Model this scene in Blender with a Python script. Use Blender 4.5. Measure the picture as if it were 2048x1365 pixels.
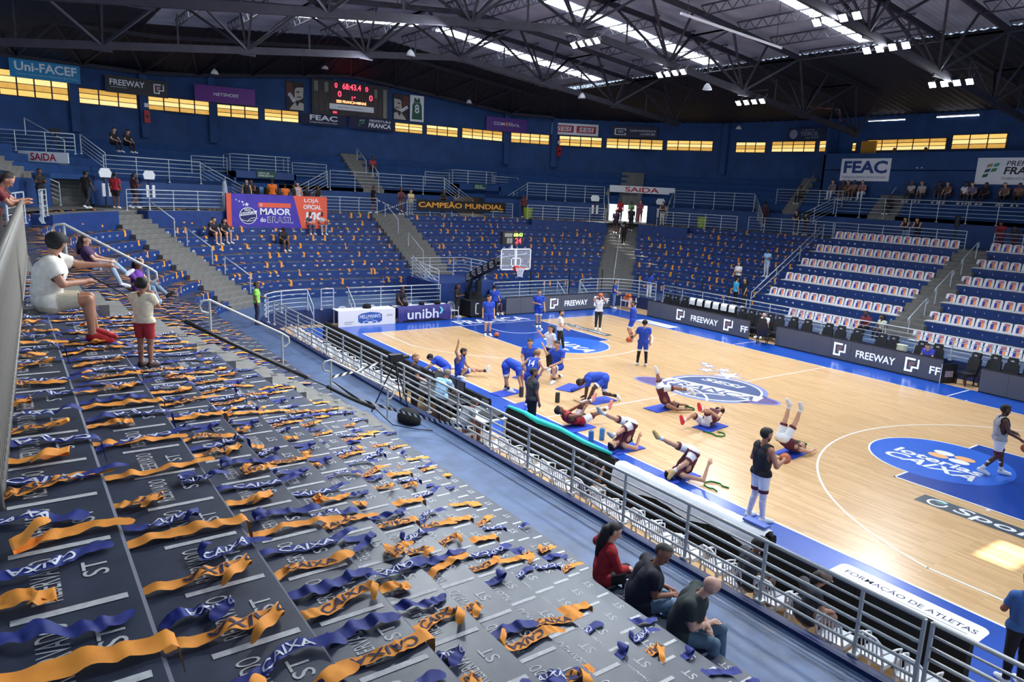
import bpy, bmesh, math, random
import numpy as np
from mathutils import Matrix, Vector
random.seed(7); rng = np.random.default_rng(7)
for _o in list(bpy.data.objects): bpy.data.objects.remove(_o)
S = bpy.context.scene
COL = S.collection
V = Vector
# ---------------------------------------------------------------- camera
AZ, EL, RO = -0.916462245, 0.201856539, 0.0522242742
CAMP = V((16.4055, -20.1929, 6.6020))
fw = V((math.sin(AZ)*math.cos(EL), math.cos(AZ)*math.cos(EL), -math.sin(EL)))
r0 = V((math.cos(AZ), -math.sin(AZ), 0)); u0 = r0.cross(fw)
rt = math.cos(RO)*r0 + math.sin(RO)*u0; up = -math.sin(RO)*r0 + math.cos(RO)*u0
cam = bpy.data.cameras.new('camera'); co = bpy.data.objects.new('camera', cam); COL.objects.link(co)
M = Matrix.Identity(4)
for i in range(3): M[i][0] = rt[i]; M[i][1] = up[i]; M[i][2] = -fw[i]; M[i][3] = CAMP[i]
co.matrix_world = M
cam.sensor_width = 36; cam.lens = 1425.82/2048*36; cam.shift_x = -70.16/2048; cam.shift_y = 1.0/2048
cam.clip_start = .1; cam.clip_end = 300
S.camera = co
# ---------------------------------------------------------------- world, lights, exposure
S.view_settings.view_transform = 'Standard'; S.view_settings.look = 'None'
S.view_settings.exposure = 0.28; S.view_settings.gamma = 1.0; S.view_settings.use_curve_mapping = False
w = bpy.data.worlds.new('world'); S.world = w; w.use_nodes = True
w.node_tree.nodes['Background'].inputs[0].default_value = (.62, .78, 1, 1)
w.node_tree.nodes['Background'].inputs[1].default_value = .85
sun = bpy.data.lights.new('sun', 'SUN'); sun.energy = 9; sun.angle = .012; sun.color = (1,.95,.86)
so_ = bpy.data.objects.new('sun', sun); COL.objects.link(so_); so_.rotation_euler = V((4.9,1.4,-15.3)).to_track_quat('-Z','Y').to_euler(); so_.location = (6.6,-6,30)
FLOOD = 430.0
# banks of floodlights hang from the roof trusses (x of truss, y, z); the first six are in view
BANKS = [(-8.5,.2,13.0),(-8.5,5.5,12.5),(-8.5,11.5,11.9),(1.3,3.2,13.0),(1.3,6.6,12.6),(1.3,12.0,12.05),
         (-8.5,-6.0,12.4),(1.3,-6.0,12.4),(1.3,-12.0,11.9),(11.1,6.5,12.6),(11.1,-6.0,12.4),(-18.3,-5.0,12.6)]
def area(loc, tgt, sx, sy, e, col=(.86,.93,1)):
    l = bpy.data.lights.new('flood_beam', 'AREA'); l.shape = 'RECTANGLE'; l.size = sx; l.size_y = sy; l.energy = e; l.color = col; l.spread = math.radians(150)
    o = bpy.data.objects.new('flood_beam', l); COL.objects.link(o); o.location = loc
    o.rotation_euler = (V(tgt)-V(loc)).to_track_quat('-Z', 'Y').to_euler(); return o
for (x, y, z) in BANKS:
    if y < -1: area((x, y, z-.14), (x, -15.5, 2.5), 1.8, .35, FLOOD*1.5)
    else: area((x, y, z-.14), (x*.8-1.5, y*.5-1, 0), 1.8, .35, FLOOD*.86)
# ---------------------------------------------------------------- materials
MATS = {}
def mat(name, col, rough=.6, metal=0, var=.0, scale=20, emit=0, coat=0, alpha=1, bump=0, spec=.5):
    if name in MATS: return MATS[name]
    m = bpy.data.materials.new(name); m.use_nodes = True; nt = m.node_tree; b = nt.nodes['Principled BSDF']
    b.inputs['Roughness'].default_value = rough; b.inputs['Metallic'].default_value = metal
    b.inputs['Specular IOR Level'].default_value = spec
    c = (*col, 1); b.inputs['Base Color'].default_value = c; m.diffuse_color = c
    if var or bump:
        tc = nt.nodes.new('ShaderNodeTexCoord'); n = nt.nodes.new('ShaderNodeTexNoise'); n.inputs['Scale'].default_value = scale; n.inputs['Detail'].default_value = 4
        nt.links.new(tc.outputs['Object'], n.inputs['Vector'])
        if var:
            r = nt.nodes.new('ShaderNodeValToRGB'); r.color_ramp.elements[0].position = .3; r.color_ramp.elements[1].position = .7
            r.color_ramp.elements[0].color = (*[max(0, k*(1-var)) for k in col], 1); r.color_ramp.elements[1].color = (*[min(1, k*(1+var)) for k in col], 1)
            nt.links.new(n.outputs['Fac'], r.inputs[0]); nt.links.new(r.outputs[0], b.inputs['Base Color'])
        if bump:
            bp = nt.nodes.new('ShaderNodeBump'); bp.inputs['Strength'].default_value = bump; nt.links.new(n.outputs['Fac'], bp.inputs['Height']); nt.links.new(bp.outputs[0], b.inputs['Normal'])
    if emit: b.inputs['Emission Color'].default_value = c; b.inputs['Emission Strength'].default_value = emit
    if coat: b.inputs['Coat Weight'].default_value = coat; b.inputs['Coat Roughness'].default_value = .12
    if alpha < 1: b.inputs['Alpha'].default_value = alpha
    MATS[name] = m; return m
def sr(r, g, b):  # sRGB 0-255 to linear
    f = lambda c: (c/255/12.92 if c/255 <= .04045 else ((c/255+.055)/1.055)**2.4)
    return (f(r), f(g), f(b))
m_tread = mat('tread_paint', sr(60,67,84), .42, var=.22, scale=6, bump=.15)
m_riser = mat('riser_paint', sr(28,58,120), .5, var=.18, scale=3)
m_conc = mat('concrete', sr(118,116,112), .8, var=.15, scale=4)
m_walk = mat('walkway_paint', sr(68,90,126), .45, var=.28, scale=2.5)
m_wall = mat('wall_paint', sr(28,68,122), .7, var=.2, scale=1.2)
m_wall2 = mat('wall_paint_lower', sr(30,66,125), .55, var=.15, scale=1.5)
m_upper = mat('upper_step_paint', sr(26,66,120), .85, var=.15, scale=2)
m_rail = mat('rail_grey_paint', sr(186,187,184), .42, .1)
m_railw = mat('rail_light_paint', sr(196,204,212), .4, .2)
m_steel = mat('truss_steel', sr(50,48,60), .6, .4, var=.2, scale=3)
m_steel2 = mat('joist_steel', sr(72,70,80), .55, .4)
m_roof = mat('roof_sheet', sr(158,162,176), .5, .15, var=.18, scale=.8)
m_dark = mat('dark_cladding', sr(27,29,42), .7, .1, var=.3, scale=1.5)
m_sky = mat('skylight_sheet', (.9,.96,1), .5, emit=9)
m_black = mat('black_plastic', sr(18,18,22), .5)
m_blackcloth = mat('black_cloth', sr(12,12,15), .9)
m_white = mat('white_plastic', sr(232,234,238), .35)
m_whitep = mat('white_print', sr(240,242,246), .5)
m_navy = mat('navy_print', sr(28,34,84), .6)
m_orange = mat('orange_cloth', sr(255,156,48), .75, var=.12, scale=9)
m_bluecloth = mat('blue_cloth', sr(26,44,132), .7, var=.25, scale=9)
m_sblue = mat('seat_line_paint', sr(205,205,205), .7, var=.15, scale=30)
m_red = mat('red_paint', sr(190,30,40), .5)
m_led = mat('led_panel', sr(92,94,102), .55, var=.25, scale=60)
m_ledw = mat('led_white', (.8,.86,1), .5, emit=.6)
m_yel = mat('window_yellow', (1,.62,.16), .4, emit=.75, var=.25, scale=2)
m_frame = mat('window_frame', sr(40,40,44), .5)
# ---------------------------------------------------------------- helpers
ORD = 'first second third fourth fifth sixth seventh eighth ninth tenth eleventh twelfth thirteenth fourteenth fifteenth sixteenth seventeenth eighteenth nineteenth twentieth'.split()
TENS = {20:'twenty',30:'thirty',40:'forty',50:'fifty'}
def nth(n):
    if n <= 20: return ORD[n-1]
    t = n//10*10; return TENS[t][:-1]+'ieth' if n == t else TENS[t]+'-'+ORD[n-t-1]
def link(o, parent=None):
    COL.objects.link(o)
    if parent is not None: o.parent = parent
    return o
def tag(o, label=None, cat=None, group=None, kind=None):
    if label: o['label'] = label
    if cat: o['category'] = cat
    if group: o['group'] = group
    if kind: o['kind'] = kind
    return o
def empty(name, loc=(0,0,0), rz=0, label=None, cat=None, group=None, kind=None, parent=None):
    o = bpy.data.objects.new(name, None); o.empty_display_size = .1; link(o, parent); o.location = loc; o.rotation_euler = (0,0,rz)
    return tag(o, label, cat, group, kind)
class MB:
    """collects polygons; build() links them as one mesh object"""
    def __init__(s): s.v = []; s.f = []; s.m = []
    def poly(s, pts, mi=0):
        n = len(s.v); s.v += [tuple(p) for p in pts]; s.f.append(tuple(range(n, n+len(pts)))); s.m.append(mi); return s
    def add(s, vs, fs, mi=0):
        n = len(s.v); s.v += [tuple(p) for p in vs]; s.f += [tuple(i+n for i in f) for f in fs]; s.m += [mi]*len(fs); return s
    def box(s, a, b, mi=0, top=None):
        x0,y0,z0 = a; x1,y1,z1 = b
        vs = [(x0,y0,z0),(x1,y0,z0),(x1,y1,z0),(x0,y1,z0),(x0,y0,z1),(x1,y0,z1),(x1,y1,z1),(x0,y1,z1)]
        s.add(vs, [(0,3,2,1),(0,1,5,4),(1,2,6,5),(2,3,7,6),(3,0,4,7)], mi); s.add([vs[i] for i in (4,5,6,7)], [(0,1,2,3)], mi if top is None else top); return s
    def bar(s, p, q, w, h=None, mi=0):
        """rectangular bar between two points"""
        p = V(p); q = V(q); h = h or w; d = (q-p).normalized()
        a = d.cross(V((0,0,1))); a = V((1,0,0)) if a.length < 1e-4 else a.normalized(); b = a.cross(d)
        vs = [c + a*sx*w/2 + b*sy*h/2 for c in (p, q) for sx, sy in ((-1,-1),(1,-1),(1,1),(-1,1))]
        s.add(vs, [(3,2,1,0),(4,5,6,7),(0,1,5,4),(1,2,6,5),(2,3,7,6),(3,0,4,7)], mi); return s
    def tube(s, pts, r, n=8, mi=0, cap=True, closed=False):
        pts = [V(p) for p in pts]; N = len(pts); vs = []; prev = None
        rr = r if isinstance(r, (list, tuple)) else [r]*N
        for i, p in enumerate(pts):
            d = ((pts[(i+1) % N]-pts[i-1]) if closed else (pts[min(i+1,N-1)]-pts[max(i-1,0)]))
            d = d.normalized() if d.length > 1e-9 else V((0,0,1))
            if prev is None:
                a = d.cross(V((0,0,1))); a = V((1,0,0)) if a.length < 1e-3 else a.normalized()
            else:
                a = prev - d*prev.dot(d); a = a.normalized() if a.length > 1e-6 else V((1,0,0))
            prev = a; b = d.cross(a)
            vs += [p + (a*math.cos(2*math.pi*j/n) + b*math.sin(2*math.pi*j/n))*rr[i] for j in range(n)]
        fs = []
        for i in range(N if closed else N-1):
            k = (i+1) % N
            fs += [(i*n+j, i*n+(j+1) % n, k*n+(j+1) % n, k*n+j) for j in range(n)]
        if cap and not closed: fs += [tuple(reversed(range(n))), tuple(range((N-1)*n, N*n))]
        s.add(vs, fs, mi); return s
    def lathe(s, prof, c=(0,0,0), n=16, mi=0):
        vs = [(c[0]+r*math.cos(2*math.pi*j/n), c[1]+r*math.sin(2*math.pi*j/n), c[2]+z) for r, z in prof for j in range(n)]
        fs = [(i*n+j, i*n+(j+1) % n, (i+1)*n+(j+1) % n, (i+1)*n+j) for i in range(len(prof)-1) for j in range(n)]
        fs += [tuple(reversed(range(n))), tuple(range((len(prof)-1)*n, len(prof)*n))]
        s.add(vs, fs, mi); return s
    def prism(s, pts2, y0, y1, ax='y', mi=0):
        """extrude a 2-D outline (x,z) along y (or (x,y) along z)"""
        n = len(pts2); f = (lambda p, t: (p[0], t, p[1])) if ax == 'y' else (lambda p, t: (p[0], p[1], t)) if ax == 'z' else (lambda p, t: (t, p[0], p[1]))
        vs = [f(p, y0) for p in pts2] + [f(p, y1) for p in pts2]
        fs = [tuple(range(n)), tuple(reversed(range(n, 2*n)))] + [(i, n+i, n+(i+1) % n, (i+1) % n) for i in range(n)]
        s.add(vs, fs, mi); return s
    def mesh(s, name, mats, smooth=False):
        me = bpy.data.meshes.new(name); me.from_pydata(s.v, [], s.f)
        for m in (mats if isinstance(mats, (list, tuple)) else [mats]): me.materials.append(m)
        if isinstance(mats, (list, tuple)) and len(mats) > 1: me.polygons.foreach_set('material_index', s.m)
        if smooth: me.polygons.foreach_set('use_smooth', [True]*len(s.f))
        me.update(); return me
    def build(s, name, mats, parent=None, smooth=False, fix=True):
        me = s.mesh(name, mats, smooth)
        if fix:
            bm = bmesh.new(); bm.from_mesh(me); bmesh.ops.recalc_face_normals(bm, faces=bm.faces); bm.to_mesh(me); bm.free()
        return link(bpy.data.objects.new(name, me), parent)
def inst(name, me, parent=None, loc=(0,0,0), rz=0, sc=None):
    o = link(bpy.data.objects.new(name, me), parent); o.location = loc; o.rotation_euler = (0,0,rz)
    if sc is not None: o.scale = sc if isinstance(sc, (tuple, list)) else (sc, sc, sc)
    return o
def copy_tree(o, parent=None):
    c = o.copy(); link(c, parent); c.matrix_parent_inverse = Matrix.Identity(4) if parent is not None else c.matrix_parent_inverse
    for ch in o.children: copy_tree(ch, c)
    return c
# ------- lettering (flat print): a mesh made from the built-in font
_tc = {}
def text_data(s, bold=0, shear=0):
    k = (s, bold, shear)
    if k in _tc: return _tc[k]
    cu = bpy.data.curves.new('t', 'FONT'); cu.body = s; cu.size = 1; cu.offset = bold*.45; cu.shear = shear; cu.resolution_u = 3; cu.fill_mode = 'FRONT'
    ob = bpy.data.objects.new('t', cu); COL.objects.link(ob)
    me = ob.to_mesh(); vs = np.array([v.co[:] for v in me.vertices]).reshape(-1, 3); fs = [tuple(p.vertices) for p in me.polygons]
    ob.to_mesh_clear(); bpy.data.objects.remove(ob); bpy.data.curves.remove(cu)
    mn = vs[:, :2].min(0); mx = vs[:, :2].max(0)
    _tc[k] = ((vs[:, :2]-mn)/(mx-mn), fs, (mx-mn)[0]/(mx-mn)[1]); return _tc[k]
def letters(parent, s, x0, y0, x1, y1, m, z=.004, bold=.02, shear=0, name='lettering', fmt=None):
    """lettering fitted into a rectangle of the parent's local xy plane"""
    uv, fs, asp = text_data(s, bold, shear)
    vs = [(x0+(x1-x0)*u, y0+(y1-y0)*v, z) for u, v in uv]
    return MB().add(vs, fs).build(name, m, parent, fix=False)
def shape(parent, name, polys, m, z=.003):
    b = MB()
    for p in polys: b.poly([(x, y, z) for x, y in p])
    return b.build(name, m, parent, fix=False)
def ring(cx, cy, r, w, a0=0, a1=2*math.pi, n=48, ry=None):
    ry = ry or r; k = ry/r
    P = lambda a, q: (cx+q*math.cos(a), cy+q*k*math.sin(a))
    return [[P(a0+(a1-a0)*i/n, r-w/2), P(a0+(a1-a0)*i/n, r+w/2), P(a0+(a1-a0)*(i+1)/n, r+w/2), P(a0+(a1-a0)*(i+1)/n, r-w/2)] for i in range(n)]
def disc(cx, cy, r, n=40, a0=0, a1=2*math.pi, ry=None):
    return [[(cx+r*math.cos(a0+(a1-a0)*i/n), cy+(ry or r)*math.sin(a0+(a1-a0)*i/n)) for i in range(n+1 if a1-a0 < 6.28 else n)]]
def star(cx, cy, r, rot=0):
    pts = [(cx+(r if i % 2 == 0 else r*.42)*math.sin(rot+i*math.pi/5), cy+(r if i % 2 == 0 else r*.42)*math.cos(rot+i*math.pi/5)) for i in range(10)]
    return [[(cx, cy), pts[i], pts[(i+1) % 10]] for i in range(10)]
def rect(x0, y0, x1, y1): return [[(x0,y0),(x1,y0),(x1,y1),(x0,y1)]]
def rrect(x0, y0, x1, y1, r, n=5):
    p = []
    for cx, cy, a in ((x1-r,y1-r,0),(x0+r,y1-r,90),(x0+r,y0+r,180),(x1-r,y0+r,270)):
        p += [(cx+r*math.cos(math.radians(a+90*i/n)), cy+r*math.sin(math.radians(a+90*i/n))) for i in range(n+1)]
    return [p]
def frame_at(o, bl, br):
    """local x runs bl->br, local y is up, local z faces the hall"""
    bl = V(bl); br = V(br); x = (br-bl).normalized(); x.z = 0; x.normalize(); y = V((0,0,1)); z = x.cross(y)
    m = Matrix.Identity(4)
    for i in range(3): m[i][0] = x[i]; m[i][1] = y[i]; m[i][2] = z[i]; m[i][3] = bl[i]
    o.matrix_world = m; return (V((br.x,br.y,0))-V((bl.x,bl.y,0))).length
def board(name, label, cat, bl, br, h, m, depth=.06, group=None):
    """a panel standing in the plane bl-br; returns (empty, width)"""
    o = empty(name, label=label, cat=cat, group=group); w_ = frame_at(o, bl, br)
    MB().box((0,0,-depth),(w_,h,0)).build('panel', m, o); return o, w_
# ================================================================ the setting
m_edge = mat('worn_edge', sr(74,81,100), .6)
def wood_mat():
    m = bpy.data.materials.new('court_wood'); m.use_nodes = True; nt = m.node_tree; b = nt.nodes['Principled BSDF']
    tc = nt.nodes.new('ShaderNodeTexCoord')
    br = nt.nodes.new('ShaderNodeTexBrick'); br.inputs['Scale'].default_value = 1; br.inputs['Brick Width'].default_value = 1.1; br.inputs['Row Height'].default_value = .085
    br.inputs['Mortar Size'].default_value = .0012; br.inputs['Bias'].default_value = 0
    br.inputs['Color1'].default_value = (*sr(228,190,142),1); br.inputs['Color2'].default_value = (*sr(208,166,116),1); br.inputs['Mortar'].default_value = (*sr(190,150,105),1)
    nt.links.new(tc.outputs['Object'], br.inputs['Vector'])
    mp = nt.nodes.new('ShaderNodeMapping'); mp.inputs['Scale'].default_value = (.7, 9, 1); nt.links.new(tc.outputs['Object'], mp.inputs['Vector'])
    n = nt.nodes.new('ShaderNodeTexNoise'); n.inputs['Scale'].default_value = 3; n.inputs['Detail'].default_value = 5; nt.links.new(mp.outputs[0], n.inputs['Vector'])
    mx = nt.nodes.new('ShaderNodeMixRGB'); mx.blend_type = 'SOFT_LIGHT'; mx.inputs[0].default_value = .55
    nt.links.new(br.outputs['Color'], mx.inputs[1]); nt.links.new(n.outputs['Fac'], mx.inputs[2]); nt.links.new(mx.outputs[0], b.inputs['Base Color'])
    b.inputs['Roughness'].default_value = .28; b.inputs['Coat Weight'].default_value = .35; b.inputs['Coat Roughness'].default_value = .18
    return m
m_wood = wood_mat()
m_cblue = mat('court_blue', sr(22,78,178), .3, var=.1, scale=2, coat=.35)
m_ckey = mat('key_blue', sr(12,66,160), .3, var=.08, scale=2, coat=.35)
m_ccirc = mat('circle_blue', sr(40,104,214), .3, var=.06, scale=2, coat=.3)
m_cwhite = mat('court_white', sr(246,246,248), .35, coat=.2)
m_cgrey = mat('court_grey_print', sr(62,74,88), .4, coat=.2)
m_cteal = mat('court_teal_print', sr(84,150,146), .4)
m_cor = mat('court_peach_print', sr(250,182,120), .4)
m_cpur = mat('court_purple_print', sr(92,72,128), .45, var=.15, scale=2)
m_cslate = mat('court_slate_print', sr(64,82,128), .4, var=.12, scale=2)
m_chalo = mat('court_lilac_print', sr(120,136,205), .45)
floor = empty('floor', kind='structure')
MB().box((-24,-13,-.3),(24,16.5,0)).build('wood_floor', m_wood, floor)
shape(floor, 'border_paint', rect(-16.1,-9.62,16.1,-7.5)+rect(-16.1,7.5,16.1,9.52)+rect(-16.1,-7.5,-14,7.5)+rect(14,-7.5,16.1,7.5), m_cblue, .002)
for sx in (-1, 1):
    shape(floor, 'key_paint', [[(p[0]*sx, p[1]) for p in rect(8.2,-2.45,14,2.45)[0]][::sx]], m_ckey, .003)
    shape(floor, 'circle_paint', disc(8.2*sx,0,1.8), m_ccirc, .0045)
ln = []; L = .055
def line(x0,y0,x1,y1): ln.extend(rect(min(x0,x1)-L/2,min(y0,y1)-L/2,max(x0,x1)+L/2,max(y0,y1)+L/2))
line(-14,-7.5,14,-7.5); line(-14,7.5,14,7.5); line(-14,-7.5,-14,7.5); line(14,-7.5,14,7.5); line(0,-7.5,0,7.5)
for sx in (-1, 1):
    line(14*sx,-2.45,8.2*sx,-2.45); line(14*sx,2.45,8.2*sx,2.45)
    line(8.2*sx,-2.45,8.2*sx,-1.8); line(8.2*sx,1.8,8.2*sx,2.45)
    line(14*sx,-6.6,11.01*sx,-6.6); line(14*sx,6.6,11.01*sx,6.6)
    a = math.asin(6.6/6.75); c0 = math.pi if sx > 0 else 0
    ln += ring(12.425*sx,0,6.75,L,c0-a,c0+a,64) + ring(12.425*sx,0,1.25,L,c0-1.57,c0+1.57,24)
    ln += ring(8.2*sx,0,1.8,L*.9,c0-1.57,c0+1.57,32)
    for sy in (-1, 1):
        for d in (10.45,11.3,12.15): ln += rect(d*sx-.04, 2.45*sy+(.02 if sy > 0 else -.14), d*sx+.04, 2.45*sy+(.14 if sy > 0 else -.02))
    line(12.43*sx,1.25,12.8*sx,1.25); line(12.43*sx,-1.25,12.8*sx,-1.25)
    line(5*sx,7.5,5*sx,9.45); line(5.675*sx,7.5,5.675*sx,7.65)
shape(floor, 'court_lines', ln, m_cwhite, .006)
# centre emblem: purple swoosh, slate ball, banner lettering, five stars
def rot(polys, cx, cy, a): return [[(cx+(x-cx)*math.cos(a)-(y-cy)*math.sin(a), cy+(x-cx)*math.sin(a)+(y-cy)*math.cos(a)) for x, y in p] for p in polys]
shape(floor, 'emblem_halo', rot([disc(.1,-.42,2.72,48,ry=.86)[0]],.1,-.42,.4)+disc(.1,.15,1.9)+[p for q in ((-.95,2.2,.72),(-1.6,2.75,.42),(-1.95,2.1,.44),(-2.4,2.75,.36),(-2.8,2.95,.3)) for p in star(*q)], m_chalo, .007)
shape(floor, 'emblem_swoosh', rot([disc(.1,-.42,2.62,48,ry=.76)[0]],.1,-.42,.4), m_cpur, .0085)
shape(floor, 'emblem_ball', disc(.1,.15,1.76), m_cslate, .010)
shape(floor, 'emblem_seams', ring(.1,.15,1.68,.09)+ring(-.3,-2.4,1.7,.09,.6,1.8,20)+ring(1.6,-1.7,1.5,.09,2.0,3.1,20), m_cwhite, .0115)
shape(floor, 'emblem_banner', rot(rect(-1.75,-.45,2.0,.27),.12,-.1,.27), m_cwhite, .013)
o = letters(floor, 'FRANCA', -1.72,-.27,1.72,.27, m_cslate, .0145, .05, .2); o.rotation_euler = (0,0,.27); o.location = (.14,-.18,0)
o = letters(floor, 'SESI', -.85,-.22,.85,.22, m_cwhite, .013, .05, .2); o.rotation_euler = (0,0,.2); o.location = (-.22,1.02,0)
shape(floor, 'emblem_stars', [p for q in ((-.95,2.2,.6),(-1.6,2.75,.33),(-1.95,2.1,.34),(-2.4,2.75,.27),(-2.8,2.95,.2)) for p in star(*q)], m_cwhite, .0115)
# free throw circle prints
letters(floor, 'loterias', 7.1,-.42,9.4,.05, m_cwhite, .0075, .06)
letters(floor, 'CAIXA', 7.1,-1.0,9.45,-.48, m_cwhite, .0075, .05, .25)
for dx, dy, mm in ((-.28,.26,m_cor),(.28,.26,m_cwhite),(-.28,.62,m_cwhite),(.28,.62,m_cor)):
    shape(floor, 'clover_leaf', disc(8.3+dx,.04+dy,.27,24,ry=.19), mm, .0075+.0008*(dx > 0)+.0016*(dy > .4))
letters(floor, 'CAIXA', -9.85,-.42,-6.6,.3, m_cwhite, .0075, .05, .25)
for x0, x1, y0, y1 in ((9.2,13.6,-3.5,-2.93),(-12.6,-9.1,2.96,3.42)):
    shape(floor, 'sponsor_strip', rect(x0,y0,x1,y1), m_cgrey, .004)
    shape(floor, 'sponsor_mark', ring(x0+.42,(y0+y1)/2,.2,.06,.9,6.6,28), m_cwhite, .0055)
    shape(floor, 'sponsor_dot', disc(x0+.45,y1-.12,.13), m_cteal, .005)
    letters(floor, 'Sportsbet', x0+.8,y0+.02,x1-.15,y1-.05, m_cwhite, .0055, .03, .1)
o = letters(floor, 'FRANCA', 0,0,4.35,1.05, m_cwhite, .004, .05); o.rotation_euler = (0,0,math.pi/2); o.location = (-14.3,-2.15,0)
for x0, x1, y0, y1, t in ((10.0,12.62,-8.75,-7.82,1),(-12,-9.4,7.72,8.5,0)):
    shape(floor, 'white_panel', rrect(x0,y0,x1,y1,.15), m_cwhite, .004)
    if t:
        letters(floor, 'FORMAÇÃO DE ATLETAS', x0+.2,y0+.55,x1-.12,y0+.76, m_navy, .0055, .01)
        letters(floor, 'COMITÊ BRASILEIRO', x0+.95,y0+.2,x1-.15,y0+.38, m_cgrey, .0055, 0)
        shape(floor, 'panel_rule', rect(x0+.2,y0+.47,x1-.2,y0+.485), m_cgrey, .005)
    else: letters(floor, 'FORMAÇÃO DE ATLETAS', x0+.3,y0+.25,x1-.3,y0+.5, m_cgrey, .0055, .01)
# ---------------------------------------------------------------- bowl geometry
DEP, RISE, Z10 = .713, .42, 1.08
off = lambda k: DEP*(10-k)
zk = lambda k: Z10 + RISE*(10-k)
def path_pts(xs, yn, xe, rn, yf, rf, xf, ds=.25):
    """near straight -> near corner -> end -> far corner -> far straight, with outward normals; same count per leg for any path"""
    P = []
    n1, na, n2, nb, n3 = 150, 40, 60, 40, 140
    for i in range(n1): t = i/n1; P.append((xs+(xe+rn-xs)*t, yn, 0, -1))
    for i in range(na): a = -math.pi/2-math.pi/2*i/na; P.append((xe+rn+rn*math.cos(a), yn+rn+rn*math.sin(a), math.cos(a), math.sin(a)))
    for i in range(n2): t = i/n2; P.append((xe, yn+rn+(yf-rf-yn-rn)*t, -1, 0))
    for i in range(nb): a = math.pi-math.pi/2*i/nb; P.append((xe+rf+rf*math.cos(a), yf-rf+rf*math.sin(a), math.cos(a), math.sin(a)))
    for i in range(n3+1): t = i/n3; P.append((xe+rf+(xf-xe-rf)*t, yf, 0, 1))
    return np.array(P)
BASE = path_pts(19, -13.42, -20.9, 6.3, 14.89, 8.0, 16)
RAILP = path_pts(19, -11.5, -16.9, 2.2, 11.1, 2.2, 16)
AISLES = {'A':((.475,-13.42),(0,-1),.675),'B':((-19.05,-11.5),(-.775,-.632),.88),'C':((-20.9,.6),(-.995,-.1),1.05),'D':((-19.3,12.75),(-.7,.714),1.1),'F':((-.6,14.9),(0,1),.65)}
def lat(p, a):
    (px,py),(dx,dy),hw = AISLES[a]; return (p[:,0]-px)*(-dy)+(p[:,1]-py)*dx, (p[:,0]-px)*dx+(p[:,1]-py)*dy
def dense(P, o):
    q = P[:, :2] + P[:, 2:]*o
    out = []
    for i in range(len(q)-1):
        n = max(1, int(np.linalg.norm(q[i+1]-q[i])/.12))
        for j in range(n): out.append(q[i]+(q[i+1]-q[i])*j/n)
    out.append(q[-1]); return np.array(out)
def normals(q):
    t = np.gradient(q, axis=0); t /= np.linalg.norm(t, axis=1)[:, None]; return np.stack([t[:,1], -t[:,0]], 1)*-1
def runs(q, aisles):
    keep = np.ones(len(q), bool)
    for a in aisles:
        l, r = lat(q, a); keep &= ~((np.abs(l) < AISLES[a][2]) & (r > -1.5))
    idx = np.flatnonzero(keep); out = []; s = 0
    for i in range(1, len(idx)+1):
        if i == len(idx) or idx[i] != idx[i-1]+1:
            if i-s > 2: out.append(idx[s:i])
            s = i
    return out
def thin(idx, q):
    """drop samples that lie on a straight line"""
    k = [idx[0]]
    for a, b, c in zip(idx[:-2], idx[1:-1], idx[2:]):
        d1 = q[b]-q[k[-1]]; d2 = q[c]-q[b]
        if abs(d1[0]*d2[1]-d1[1]*d2[0]) > 2e-4*np.linalg.norm(d1)*np.linalg.norm(d2)+1e-9 or np.linalg.norm(d1) > 6: k.append(b)
    return k+[idx[-1]]
def strip_row(name, parent, q0, q1, zb, zt, mats):
    """closed step: q0 front line, q1 back line"""
    b = MB(); n = len(q0); d = (q1-q0); d = d/np.linalg.norm(d, axis=1)[:, None]*.018
    R = [np.c_[q0, np.full(n, zb)], np.c_[q0, np.full(n, zt-.018)], np.c_[q0+d, np.full(n, zt)], np.c_[q1, np.full(n, zt)], np.c_[q1, np.full(n, zb)]]
    vs = np.concatenate(R); g = lambda r, i: r*n+i
    fr, fe, ft, fc = [], [], [], []
    for i in range(n-1):
        fr.append((g(0,i),g(0,i+1),g(1,i+1),g(1,i))); fe.append((g(1,i),g(1,i+1),g(2,i+1),g(2,i))); ft.append((g(2,i),g(2,i+1),g(3,i+1),g(3,i))); fc.append((g(3,i),g(3,i+1),g(4,i+1),g(4,i)))
    caps = [tuple(g(r,0) for r in range(5)), tuple(g(r,n-1) for r in range(4,-1,-1))]
    b.v = [tuple(v) for v in vs]; b.f = fr+fe+ft+fc+caps; b.m = [0]*len(fr)+[2]*len(fe)+[1]*len(ft)+[0]*len(fc)+[0]*2
    return b.build(name, mats, parent)
stand = empty('bleacher_stand', kind='structure')
ROWRUN = {}   # (k) -> list of (front polyline)
for k in range(1, 11):
    q0 = dense(BASE, off(k)); q1 = dense(BASE, off(k)+DEP+(.12 if k > 1 else .02)) if False else None
    nn = normals(q0); 
    if (nn[0]*[0,-1]).sum() < 0: nn = -nn
    for idx in runs(q0, 'ABCDF'):
        kk = thin(list(idx), q0); f = q0[kk]; bk = f + nn[kk]*(DEP+.03)
        strip_row('bleacher_row', stand, f, bk, max(zk(k)-RISE-.02,.5), zk(k), [m_riser, m_tread, m_edge])
        ROWRUN.setdefault(k, []).append((q0[idx], nn[idx]))
# stairs in the aisles: two half steps to a row
for a, ((px,py),(dx,dy),hw) in AISLES.items():
    st = empty('aisle_stairs', kind='structure')
    ang = math.atan2(dy, dx); me = None
    n = 20
    for j in range(n):
        z = .65+(j+1)*RISE/2+.02; d0 = -.36+j*DEP/2
        if me is None: me = MB().box((0,-hw-.22,-.75),(DEP/2+.05,hw+.22,0)).mesh('step', m_conc)
        inst('step', me, st, (px+dx*d0, py+dy*d0, z), ang)
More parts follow.
